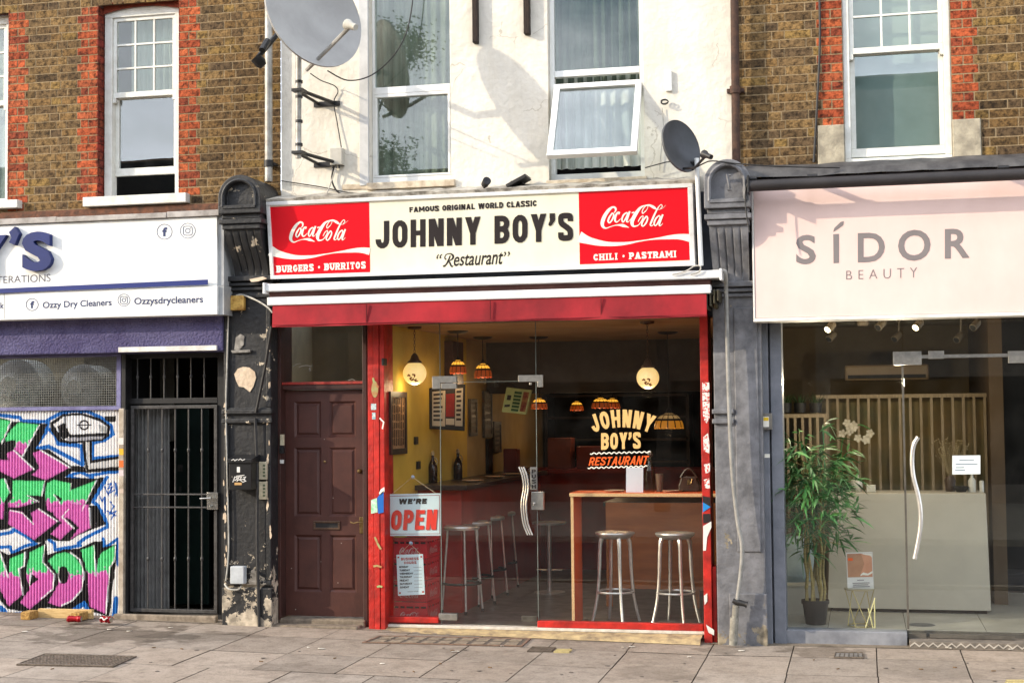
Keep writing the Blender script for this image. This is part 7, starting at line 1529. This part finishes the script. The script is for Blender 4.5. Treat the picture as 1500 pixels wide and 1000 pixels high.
m = MB(); xs_ = [X(1083, 240, 0)+i*.16 for i in range(32)]; vs = []; rgf = random.Random(6); zf_ = Z(1300, 240, YR)
for x in xs_: w = rgf.uniform(-.008, .008); vs += [(x, YR-.01, zf_+.03+w), (x, -.12, zf_+.0+w), (x, -.27, zf_-.07+w), (x, -.30, zf_-.12+w)]
m.add(vs, [(i*4+j, i*4+4+j, i*4+5+j, i*4+1+j) for i in range(31) for j in range(3)]); obj('lead_roof', m, LEAD, label='dark lead capping above the pink beauty sign', cat='flashing', smooth=True, sharp=60)
# glass front
Yz = .10; zSf = gz(1)
sfr = thing('shopfront', 'beauty shop glass front with low grey stall riser', 'shopfront', P(1320, 944, Yz))
zsi = Z(1240, 924, .02); xg0 = X(1147.5, 800, Yz)-.03; xdr = X(1329, 800, Yz); m = MB(); m.box(X(1149, 930, .02), X(1329, 930, .02), .02, .2, zSf-.1, zsi); obj('stall_riser', m, pmat('grey_riser_paint', (140, 142, 146), (110, 112, 118), 5, .6, bump=.003, bscale=30), sfr, bevel=.005)
zht = 2.72; zdr = Z(1400, 523, Yz); m = MB(); m.box(xg0, xdr-.006, Yz, Yz+.01, zsi-.01, zht); m.box(xdr, xE, Yz, Yz+.01, zdr+.025, zht); obj('glass_pane', m, GLASSS, sfr)
m = MB(); m.box(xdr+.03, xE, Yz-.006, Yz+.016, zdr-.005, zdr+.022); m.bp((1308, 515), (1350, 534), Yz-.02, .05); m.bp((1360, 514), (1383, 525), Yz-.02, .05); m.bp((1477, 514), (1520, 531), Yz-.02, .05); obj('head_rail', m, STEEL, sfr, bevel=.002)
gd2 = thing('glass_door', 'frameless glass beauty shop door with long wavy handle', 'door', P(1400, 940, Yz)); m = MB(); m.box(xdr+.004, xE, Yz, Yz+.01, zSf+.09, zdr-.007); obj('glass_leaf', m, GLASSS, gd2)
m = MB(); m.box(xdr-.014, xdr+.002, Yz-.012, Yz+.022, zSf+.12, zdr-.01); obj('edge_profile', m, pmat('dull_alloy', (128, 122, 112), (104, 100, 92), 8, .4, metal=.6), gd2)
m = MB(); m.bp((1331, 927), (1357, 937), Yz-.02, .05); m.bp((1331, 937.3), (1490, 941), Yz-.02, .05); m.bp((1362, 928), (1487, 936.5), Yz-.012, .03); obj('bottom_rail', m, MATS['dull_alloy'], gd2, bevel=.002)
hp = [(1345, 640), (1338.5, 652), (1336, 672), (1338, 697), (1345, 725), (1348.5, 750), (1347.5, 778), (1340, 818)]
q = smooth_path([tuple(P(x, y, Yz-.07)) for x, y in hp], 6); m = MB(); m.tube([Vector(v) for v in q], .018, 10, flat=1.0); hd2 = obj('wavy_handle', m, pmat('bright_steel', (226, 222, 214), (206, 202, 196), 20, .25, metal=.6), gd2, smooth=True)
m = MB()
for (x, y) in ((1338, 690), (1347.5, 765)): m.cyl(P(x, y, Yz-.07), P(x, y, Yz), .011, 8)
obj('handle_stud', m, STEEL, hd2)
m = MB(); zth = Z(1400, 940, -.08); m.box(xdr-.003, xE, -.08, .2, zSf-.05, zth); th_ = obj('threshold', m, pmat('worn_threshold', (126, 116, 104), (92, 86, 78), 16, .8, bump=.003), label='worn door threshold with zigzag trim at the beauty shop', cat='threshold', bevel=.004)
m = MB(); x = xdr; zz = (zSf+zth)/2
zig = []
k = 0
while x < xE: zig.append((x, 0, zz+(.014 if k % 2 else -.014))); x += .035; k += 1
for a_, b_ in zip(zig, zig[1:]): m.prism([(a_[0], -.084, a_[2]-.006), (b_[0], -.084, b_[2]-.006), (b_[0], -.084, b_[2]+.006), (a_[0], -.084, a_[2]+.006)], (0, .006, 0))
obj('zigzag_trim', m, pmat('pale_zigzag', (190, 182, 168), (160, 152, 140), 16, .7), th_)
nq = [(1395, 667), (1436, 666.5), (1436, 694), (1395, 694.5)]; m = MB(); m.prism([P(x, y, Yz-.004) for x, y in nq], (0, .002, 0)); no = obj('paper_notice', m, pmat('white_paper', (226, 234, 232), (214, 222, 220), 3, .7), label='white paper notice taped to the beauty shop door', cat='notice')
f = mapq(*nq); decal('text_line', [[[f(x0_, v), f(x1_, v), f(x1_, v+.045), f(x0_, v+.045)]] for x0_, x1_, v in ((.25, .78, .74), (.12, .9, .52), (.12, .42, .34), (.10, .46, .20))], None, Yz-.004, pmat('blue_grey_print', (110, 130, 140), (90, 110, 124), 30, .7), no, .001)
# interior shell
zFs = zSf+.10; XS0, XS1, YSB, zCs = xg0-.25, 5.0, 4.6, 2.80
m = MB(); nx_ = 9
for i in range(nx_):
    for j in range(5): m.box(XS0+.62*i+.003, XS0+.62*(i+1)-.003, .2+.9*j+.003, .2+.9*(j+1)-.003, zFs-.05, zFs)
m.box(XS0, XS1, .2, YSB, zFs-.06, zFs-.004, 1); st_('beauty_floor', m, [pmat('pale_floor_tile', (158, 156, 146), (142, 140, 130), 2.5, .35, rvar=.08), pmat('grout', (90, 86, 80), None, 9, .9)])
m = MB(); m.box(XS0, XS1, .2, YSB, zCs, zCs+.05); st_('beauty_ceiling', m, pmat('brown_grey_ceiling', (170, 150, 120), (150, 132, 104), 2, .9))
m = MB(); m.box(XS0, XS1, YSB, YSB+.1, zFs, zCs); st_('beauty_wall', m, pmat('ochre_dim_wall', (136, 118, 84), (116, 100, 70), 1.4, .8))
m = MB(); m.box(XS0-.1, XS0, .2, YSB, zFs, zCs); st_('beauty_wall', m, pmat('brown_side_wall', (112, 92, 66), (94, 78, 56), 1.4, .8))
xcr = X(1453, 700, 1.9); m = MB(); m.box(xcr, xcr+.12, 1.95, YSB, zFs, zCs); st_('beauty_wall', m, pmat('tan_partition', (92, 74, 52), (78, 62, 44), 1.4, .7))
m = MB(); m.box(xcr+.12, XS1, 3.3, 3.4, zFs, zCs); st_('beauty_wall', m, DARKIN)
m = MB(); m.bp((1462, 838), (1560, 872), 2.9, .35); obj('dark_sofa', m, pmat('charcoal_sofa', (52, 50, 52), (40, 38, 40), 5, .9), label='charcoal low bench in the dark back room', cat='bench', bevel=.03)
# counter
yc = 1.25; a, b = P(1243, 722, yc), P(1444, 722.5, yc); zb_ = zFs; m = MB(); lo0, lo1 = P(1213, 903, yc-.0), P(1452, 905, yc)
m.prism([(lo0.x, yc, zb_+.03), (lo1.x, yc, zb_+.03), (b.x, yc, a.z), (a.x-.16, yc, a.z)], (0, .55, 0)); rc = obj('reception_desk', m, pmat('sage_grey_laminate', (186, 180, 164), (174, 168, 154), 2, .5), label='plain sage grey reception desk behind the beauty shop glass', cat='desk', bevel=.004)
m = MB(); m.box(lo0.x+.03, lo1.x-.03, yc+.03, yc+.5, zb_, zb_+.03); obj('plinth', m, DARKIN, rc)
# slat screens
SLW = pmat('pale_slat_wood', (156, 140, 114), (134, 118, 94), 9, .6, stretch=(6, 6, .6))
def slats(label, x0, x1, ztop_px, zbot_px, y_, n):
    xa_, xb_ = X(x0, 650, y_), X(x1, 650, y_); zt_, zb2 = Z((x0+x1)/2, ztop_px, y_), Z((x0+x1)/2, zbot_px, y_); t = thing('slat_screen', label, 'screen', ((xa_+xb_)/2, y_, zFs)); m = MB(); m.box(xa_, xb_, y_, y_+.04, zt_-.035, zt_); m.box(xa_, xb_, y_, y_+.04, zFs, zFs+.03); obj('rail', m, SLW, t)
    for i in range(n): x = xa_+(xb_-xa_-.03)*i/(n-1); m = MB(); m.box(x, x+.024, y_+.004, y_+.036, zFs+.031, zt_-.036); obj('slat', m, SLW, t)
slats('tall pale wooden slat screen behind the reception desk', 1196, 1447, 577, 722, 2.2, 17); slats('low pale wooden slat screen at the left behind the bamboo plant', 1120, 1212, 606, 722, 1.9, 9)
m = MB(); m.box(X(1190, 650, 3), xcr, 2.62, 2.64, zFs, Z(1300, 585, 2.6)); obj('glow_tint_panel', m, pmat('painted_slat_glow', (104, 106, 80), (146, 124, 84), 1.6, .9), label='panel painted in the green and ochre glow behind the slat screen', cat='panel')  # hazy warm glow behind the slats, put into the panel's colour
# potted grass on the low screen
GRS = pmat('dark_grass_blade', (46, 70, 34), (30, 48, 24), 8, .6); POTD = pmat('black_pot', (30, 30, 30), (24, 24, 24), 6, .5)
for k, px in enumerate((1151, 1172, 1195)):
    c = P(px, 604, 1.92); t = thing('potted_grass', 'small dark potted grass on the low slat screen, %s of three' % ('left', 'middle', 'right')[k], 'potted plant', c, 'potted grasses on the slat screen'); m = MB(); m.lathe([(0, 0), (.05, 0), (.06, .09), (.055, .09), (.05, .08), (0, .08)], c, 14); obj('pot', m, POTD, t, smooth=True)
    m = MB(); rgq = random.Random(k)
    for i in range(50):
        d = Vector((rgq.uniform(-1, 1), rgq.uniform(-1, 1), 0)); b0_ = c+d*.04+Vector((0, 0, .08)); tp = b0_+d*.07+Vector((0, 0, rgq.uniform(.06, .12))); w = Vector((-d.y, d.x, 0)).normalized()*.004; m.add([b0_-w, b0_+w, tp], [(0, 1, 2)])
    obj('blades', m, GRS, t, fixn=False)
m = MB(); a, b = P(1237, 535, 2.6), P(1361, 556, 2.6); m.box(a.x, b.x, 2.6, 2.85, b.z, a.z); ac = obj('air_conditioner', m, pmat('beige_ac', (124, 104, 76), (110, 92, 68), 3, .5), label='beige wall air conditioner above the slat screen', cat='air conditioner', bevel=.02); m = MB(); m.box(a.x+.03, b.x-.03, 2.59, 2.6, b.z+.02, b.z+.055); obj('vent', m, DARKIN, ac)
SPOTL = emit_mat('lit_spot_lens', (255, 240, 190), 5)
for k, (px, py, y_, lit, lb) in enumerate(((1212, 483, .9, 1, 'lit white ceiling spotlight at the left of the beauty shop'), (1341, 480, .9, 1, 'lit white ceiling spotlight above the glass door'), (1286, 480, 1.3, 0, 'unlit pale ceiling spotlight between the two lit ones'), (1310, 497, 2.2, 0, 'unlit dim ceiling spotlight lower behind the glass'), (1401, 498, 2.0, 0, 'unlit dim ceiling spotlight right of the lit one'), (1214, 497, 2.0, 0, 'unlit dim ceiling spotlight below the left lit one'), (1425, 480, 1.2, 0, 'unlit pale ceiling spotlight nearest the right edge'))):
    c = P(px, py, y_); t = thing('spotlight', lb, 'spotlight', c, 'ceiling spotlights in the beauty shop'); ax_ = Vector((.45, .6, .5)).normalized(); m = MB(); m.lathe([(.030, -.002), (.034, 0), (.034, .09), (.028, .10), (0, .10)], c, 16, 0, ax_); m.cyl(c+ax_*.08, Vector((c.x+.05, c.y, zCs)), .008, 6); obj('can', m, pmat('white_spot_can', (120, 110, 92), (104, 94, 78), 6, .6), t, smooth=True)
    m = MB(); m.lathe([(0, -.001), (.028, -.001), (.028, .004), (0, .004)], c, 16, 0, ax_); obj('lens', m, SPOTL if lit else DARKIN, t)
    if lit: bulb_light(t, c-ax_*.3-Vector((0, 0, .3)), 14, (1, .84, .6), .03)
m = MB(); c = P(1264, 477, 1.2); m.lathe([(0, 0), (.045, .0), (.05, .02), (.05, .05), (0, .05)], c, 16); obj('smoke_detector', m, pmat('grey_detector', (96, 84, 66), (80, 70, 56), 5, .6), label='round dark ceiling detector between the spotlights', cat='detector', smooth=True)
# bamboo plant in pot
pc_ = P(1195, 919, .42); pc_.z = zFs; bp_ = thing('bamboo_plant', 'tall green bamboo plant in a black pot behind the beauty shop glass', 'potted plant', pc_)
rp_ = (P(1214, 900, .42)-P(1176, 900, .42)).length/2; m = MB(); m.lathe([(0, 0), (rp_*.78, 0), (rp_, .17), (rp_*1.08, .17), (rp_*1.08, .20), (rp_*.96, .20), (rp_*.94, .18), (0, .17)], pc_, 24); obj('pot', m, POTD, bp_, smooth=True)
CANE = pmat('tan_bamboo_cane', (168, 150, 92), (136, 120, 70), 9, .5, stretch=(1, 1, 6)); LEAFG = pmat('bamboo_leaf', (74, 128, 64), (46, 92, 50), 5, .45, lo=.3, hi=.7); LEAFP = pmat('bamboo_leaf_light', (104, 150, 84), (78, 124, 70), 5, .45)
rgb = random.Random(12); tips = []
ztop = P(1195, 625, .42).z
for k in range(7):
    a = k*.9; b0_ = pc_+Vector((.07*math.cos(a), .06*math.sin(a), .17)); h = rgb.uniform(.72, 1.0)*(ztop-b0_.z); tp = b0_+Vector((rgb.uniform(-.10, .08), rgb.uniform(-.1, .1), h)); m = MB(); pts = [b0_.lerp(tp, i/10)+Vector((.01*math.sin(i*2+k), 0, 0)) for i in range(11)]; m.tube(pts, [.013-.0006*i for i in range(11)], 7)
    for i in range(1, 10): m.lathe([(.010, -.006), (.016-.0005*i, 0), (.010, .006)], pts[i], 7)
    obj('cane', m, CANE, bp_, smooth=True); tips.append(pts)
m = MB()
def blade(b, d, L, w, mi):
    d = d.normalized(); s = d.cross(Vector((0, 0, 1)));
    s = s.normalized() if s.length > .1 else Vector((1, 0, 0)); s = (s*math.cos(q_)+s.cross(d)*math.sin(q_)); dr = Vector((0, 0, -.28*L))
    m.add([b, b+d*L*.35+s*w+dr*.12, b+d*L*.72+s*w*.6+dr*.5, b+d*L+dr, b+d*L*.72-s*w*.6+dr*.5, b+d*L*.35-s*w+dr*.12], [(0, 1, 2, 4, 5), (2, 3, 4)], mi)
for pts in tips:
    for i in range(50):
        u = .36+.64*rgb.random()**.75; k = min(9, int(u*10)); b0_ = pts[k].lerp(pts[k+1], u*10-k if u < 1 else 1); az = rgb.uniform(0, 6.283); d = Vector((math.cos(az), math.sin(az), rgb.uniform(-.2, .5))); R_ = rgb.random()**.7*.36*(1.05-.45*abs(u-.6)); b1_ = b0_+d*R_
        for q in range(rgb.choice((3, 4, 6))): q_ = rgb.uniform(-.9, .9); blade(b1_+Vector((rgb.uniform(-.02, .02),)*3), Vector((d.x+rgb.uniform(-.9, .9), d.y+rgb.uniform(-.9, .9), rgb.uniform(-.7, .9))), rgb.uniform(.09, .20), rgb.uniform(.0075, .0135), 0 if rgb.random() < .75 else 1)
obj('foliage', m, [LEAFG, LEAFP], bp_, fixn=False)
m = MB()
for pts in tips:
    for i in range(5): k = rgb.randrange(4, 10); az = rgb.uniform(0, 6.28); m.tube([pts[k], pts[k]+Vector((math.cos(az)*.1, math.sin(az)*.1, .04)), pts[k]+Vector((math.cos(az)*.22, math.sin(az)*.22, .02))], .003, 4)
obj('twigs', m, CANE, bp_)
# orchid on the desk
oc = P(1243, 722, 1.6); oc.z = P(1243, 722, 1.25).z; orc = thing('orchid', 'white orchid spray rising from the left end of the reception desk', 'flower', oc); m = MB(); ps1 = [oc+Vector((-.02, 0, 0)), oc+Vector((-.06, -.02, .3)), oc+Vector((-.02, -.03, .52)), oc+Vector((.10, -.04, .60)), oc+Vector((.20, -.05, .56))]; m.tube([Vector(v) for v in smooth_path([tuple(p) for p in ps1], 5)], .005, 5); obj('stem', m, LEAFG, orc, smooth=True)
m = MB(); PET = pmat('orchid_petal', (168, 163, 148), (148, 142, 128), 9, .6)
for i in range(11):
    c = ps1[2].lerp(ps1[4], i/10)+Vector((rgb.uniform(-.03, .03), -.03, rgb.uniform(-.05, .05)+.05*math.sin(i*.6)))
    for j in range(5): a = j*1.257+i; d = Vector((math.cos(a), -.25, math.sin(a))); s = Vector((-math.sin(a), 0, math.cos(a))); m.add([c, c+d*.025+s*.016, c+d*.042, c+d*.025-s*.016], [(0, 1, 2, 3)])
obj('petals', m, PET, orc, fixn=False)
# little things on the desk
zdk = oc.z
def onDesk(name, label, cat, px, prof, mat, y_=1.5, n=16): c = P(px, 715, y_); c.z = zdk+.001; m = MB(); m.lathe(prof, c, n); return obj(name, m, mat, label=label, cat=cat, smooth=True), c
WHC = pmat('white_ceramic', (196, 194, 184), (180, 178, 168), 6, .35)
onDesk('vase', 'white rounded vase on the left end of the desk', 'vase', 1255, [(0, 0), (.04, 0), (.055, .05), (.05, .1), (.02, .13), (.022, .15), (0, .15)], WHC)
m = MB(); c = P(1276, 716, 1.4); m.box(c.x-.04, c.x+.04, 1.4, 1.48, zdk+.001, zdk+.065); obj('card_holder', m, WHC, label='small white card holder on the desk', cat='card holder', bevel=.004)
o_, c = onDesk('pump_bottle', 'white pump bottle on the right side of the desk', 'bottle', 1424, [(0, 0), (.032, 0), (.034, .02), (.034, .1), (.012, .13), (.012, .15), (0, .15)], WHC); m = MB(); m.tube([c+Vector((0, 0, .15)), c+Vector((0, 0, .185)), c+Vector((-.03, 0, .18))], .005, 6); obj('pump', m, WHC, o_)
onDesk('dark_bowl', 'dark bowl on the right side of the desk', 'bowl', 1408, [(0, 0), (.04, 0), (.07, .05), (.065, .05), (.035, .01), (0, .01)], POTD)
onDesk('small_jar', 'small pale jar at the right end of the desk', 'jar', 1438, [(0, 0), (.02, 0), (.02, .09), (.014, .1), (0, .1)], WHC)
fl = thing('dried_flowers', 'dried flower bunch in a dark pot on the desk behind the paper notice', 'flower', P(1392, 715, 1.6)); c = P(1392, 715, 1.6); c.z = zdk; m = MB(); m.lathe([(0, 0), (.04, 0), (.05, .1), (.03, .14), (0, .14)], c, 14); obj('pot', m, pmat('brown_pot', (70, 54, 40), None, 6, .5), fl, smooth=True)
m = MB()
for i in range(70): d = Vector((rgb.uniform(-1, 1), rgb.uniform(-1, 1), rgb.uniform(1.2, 3))).normalized(); e_ = c+Vector((0, 0, .12))+d*rgb.uniform(.2, .36); m.tube([c+Vector((0, 0, .12)), e_], .0015, 3); m.lathe([(0, -.008), (.009, 0), (0, .008)], e_, 5)
obj('stems', m, pmat('dried_stem', (150, 134, 100), (120, 106, 76), 9, .8), fl)
# low bench and cushion left
m = MB(); a, b = P(1120, 856, 1.0), P(1214, 915, 1.0); m.box(a.x, b.x-.05, 1.0, 1.5, zFs, a.z); obj('low_bench', m, pmat('white_bench', (178, 176, 164), (164, 162, 150), 3, .5), label='low white bench behind the bamboo plant', cat='bench', bevel=.006)
m = MB(); zb3 = a.z; c = P(1158, 830, 1.15); n = 12; vs = []
for j in range(n+1):
    for i in range(n+1): u, v = i/n*2-1, j/n*2-1; t_h = .07*(1-u**4)*(1-v**4); vs.append((c.x+.2*u*(1-.08*v*v), 1.3-t_h+.08*v, zb3+.2+.2*v*(1-.08*u*u)))
vs2 = [(x, 1.3+.08*((z-zb3-.2)/.2)+(1.3+.08*((z-zb3-.2)/.2)-y), z) for x, y, z in vs]
m.add(vs, [(j*(n+1)+i, j*(n+1)+i+1, (j+1)*(n+1)+i+1, (j+1)*(n+1)+i) for j in range(n) for i in range(n)]); m.add(vs2, [(j*(n+1)+i, j*(n+1)+i+1, (j+1)*(n+1)+i+1, (j+1)*(n+1)+i) for j in range(n) for i in range(n)]); obj('cushion', m, pmat('pale_blue_cushion', (150, 164, 166), (132, 146, 150), 5, .9), label='pale blue cushion leaning on the low white bench', cat='cushion', smooth=True)
# poster on wire stand
sc = P(1260, 905, .35); sc.z = zFs; psd = thing('wire_stand', 'gold wire side table holding a poster in the window', 'stand', sc); zt2 = P(1260, 862, .35).z; r1 = (P(1284, 862, .35)-P(1238, 862, .35)).length/2; m = MB()
m.lathe([(0, -.004), (r1, -.004), (r1, .004), (0, .004)], (sc.x, sc.y, zt2), 24); obj('table_top', m, pmat('brass_glass_top', (150, 142, 110), (130, 122, 94), 5, .3, metal=.4), psd)
GOLDW = pmat('gold_wire', (190, 176, 120), (160, 146, 96), 9, .35, metal=.7)
for k in range(6): a1_ = k*1.047; a2_ = a1_+1.2; m = MB(); m.cyl((sc.x+r1*.92*math.cos(a1_), sc.y+r1*.92*math.sin(a1_), zt2), (sc.x+r1*.8*math.cos(a2_), sc.y+r1*.8*math.sin(a2_), zFs), .004, 6); obj('leg', m, GOLDW, psd)
m = MB(); m.tube([(sc.x+r1*.8*math.cos(i*.2618), sc.y+r1*.8*math.sin(i*.2618), zFs+.006) for i in range(24)], .004, 5, closed=True); obj('base_ring', m, GOLDW, psd)
for k, (x0_, x1_) in enumerate(((1284, 1266), (1279, 1284), (1276, 1280))): pass
rd = thing('reed_bundle', 'three thin pale rods crossing beside the wire stand', 'rods', P(1277, 924, .22)); 
for (xa_, ya_, xb_, yb_) in ((1282, 875, 1268, 924), (1281, 878, 1282, 924), (1272, 890, 1279, 924)): m = MB(); p2 = P(xb_, yb_, .24); p2.z = zFs+.003; m.cyl(P(xa_, ya_, .24), p2, .006, 6); obj('rod', m, pmat('pale_rod', (214, 206, 150), (190, 182, 130), 9, .5), rd)
pq4 = [(1239.5, 809), (1278, 808), (1280, 862), (1241.5, 863)]; m = MB(); m.prism([P(x, y, .35) for x, y in pq4], (0, .01, 0)); po = obj('poster_board', m, pmat('poster_white', (226, 224, 218), (216, 214, 208), 3, .5), label='small poster showing a bare midriff standing on the wire table', cat='poster', bevel=.001)
f = mapq(*pq4); decal('photo_area', [[[f(.03, .33), f(.97, .33), f(.97, .97), f(.03, .97)]]], None, .35, pmat('tan_photo', (196, 150, 116), (160, 112, 84), 3, .5), po)
SK = pmat('skin_print', (216, 160, 126), (196, 138, 106), 6, .5); decal('torso_print', [[[f(*p) for p in [(.50, .335), (.97, .335), (.97, .965), (.56, .965), (.62, .82), (.67, .69), (.61, .56), (.53, .44)]]]], None, .35, SK, po, .003); decal('garment_print', [[[f(*p) for p in [(.52, .40), (.62, .455), (.80, .42), (.97, .49), (.97, .43), (.80, .37), (.60, .385), (.51, .36)]]], [[f(*p) for p in [(.56, .966), (.97, .966), (.97, .85), (.90, .91), (.72, .93)]]]], None, .35, WHITEV, po, .004)
decal('orange_tag', [[[f(.06, .78), f(.24, .78), f(.24, .85), f(.06, .85)]]], None, .35, ORNG, po, .003); decal('text_line', [[[f(x0_, v), f(x1_, v), f(x1_, v+.02), f(x0_, v+.02)]] for x0_, x1_, v in ((.38, .64, .24), (.2, .85, .16), (.22, .8, .11), (.2, .85, .06))], None, .35, GREYT, po, .003)
m = MB(); c = P(1350, 915, .5); c.z = zFs+.001; m.lathe([(0, .004), (.10, .003), (.11, 0)], c, 24); obj('floor_disc', m, pmat('dark_floor_disc', (80, 82, 84), (64, 66, 68), 5, .4), label='dark round floor disc just inside the beauty shop door', cat='floor disc', smooth=True)

# ------------------------------------------------------------------ the other side of the street (seen in reflections)
def terrace(label, x0, x1, h, mat, wmat):
    t = thing('terrace_building', label, 'building', ((x0+x1)/2, -21, -.1)); m = MB(); m.box(x0, x1, -27, -21, -.1, h); m.box(x0-.1, x1+.1, -21.15, -21, h-.25, h+.05); obj('wall', m, mat, t)
    for k in range(int((x1-x0)/2.4)):
        for z in (3.9, 6.4):
            if z+1.6 > h: continue
            x = x0+1.2+k*2.4; m = MB(); bars(m, x-.55, x+.55, z, z+1.6, -21.06, .05, .08, .08, .08, .08); w = m.box(x-.55, x+.55, -21.055, -21.03, z+.77, z+.83); win = obj('window', m, UPVC, t); m = MB(); m.box(x-.48, x+.48, -21.04, -21.02, z+.06, z+1.54); obj('pane', m, DARKIN, win)
    m = MB(); m.box(x0+.3, x1-.3, -21.08, -21.0, .3, 2.6); obj('shop_window', m, DARKIN, t)
OB1 = pmat('opposite_brick', (104, 82, 62), (84, 66, 50), 8, .9); OB2 = pmat('opposite_stucco', (128, 118, 104), (104, 96, 86), 4, .9)
terrace('dark brick terrace across the street from the dry cleaner', -34, -14, 8.2, OB1, None); terrace('brick terrace across the street from the restaurant', -14, -1, 7.6, OB1, None); terrace('pale stucco terrace across the street from the beauty shop', -1, 14, 9.2, OB2, None)
TRUNK = pmat('tree_bark', (74, 62, 50), (50, 42, 34), 9, .9); TL_ = pmat('street_tree_leaf', (70, 104, 50), (42, 70, 34), 1.2, .6)
for k, (tx, ty, th_) in enumerate(((-10.8, -17.5, 10.6), (-4.0, -17.8, 7.2))):
    t = thing('street_tree', ('leafy street tree on the far pavement, the taller one', 'leafy street tree on the far pavement, the shorter one')[k], 'tree', (tx, ty, -.1)); m = MB(); m.tube([(tx, ty, -.1), (tx+.1, ty, th_*.3), (tx, ty+.1, th_*.6), (tx+.1, ty, th_*.85)], [.17, .14, .09, .03], 8); rgt = random.Random(k)
    cl = []
    for i in range(12): a = rgt.uniform(0, 6.28); e_ = Vector((tx+math.cos(a)*rgt.uniform(.5, 1.6), ty+math.sin(a)*rgt.uniform(.5, 1.3), th_*rgt.uniform(.6, .97))); m.tube([(tx, ty, th_*.5), ((tx+e_.x)/2, (ty+e_.y)/2, th_*.5+(e_.z-th_*.5)*.6), e_], [.05, .035, .012], 5); cl.append(e_)
    obj('trunk', m, TRUNK, t, smooth=True); m = MB()
    for e_ in cl:
        for i in range(650):
            c = e_+Vector((rgt.gauss(0, .30), rgt.gauss(0, .30), rgt.gauss(0, .22))); d = Vector((rgt.uniform(-1, 1), rgt.uniform(-1, 1), rgt.uniform(-1, .4))).normalized(); s = d.orthogonal().normalized()*.022; m.add([c, c+d*.05+s, c+d*.10, c+d*.05-s], [(0, 1, 2, 3)])
    obj('crown', m, TL_, t, fixn=False)
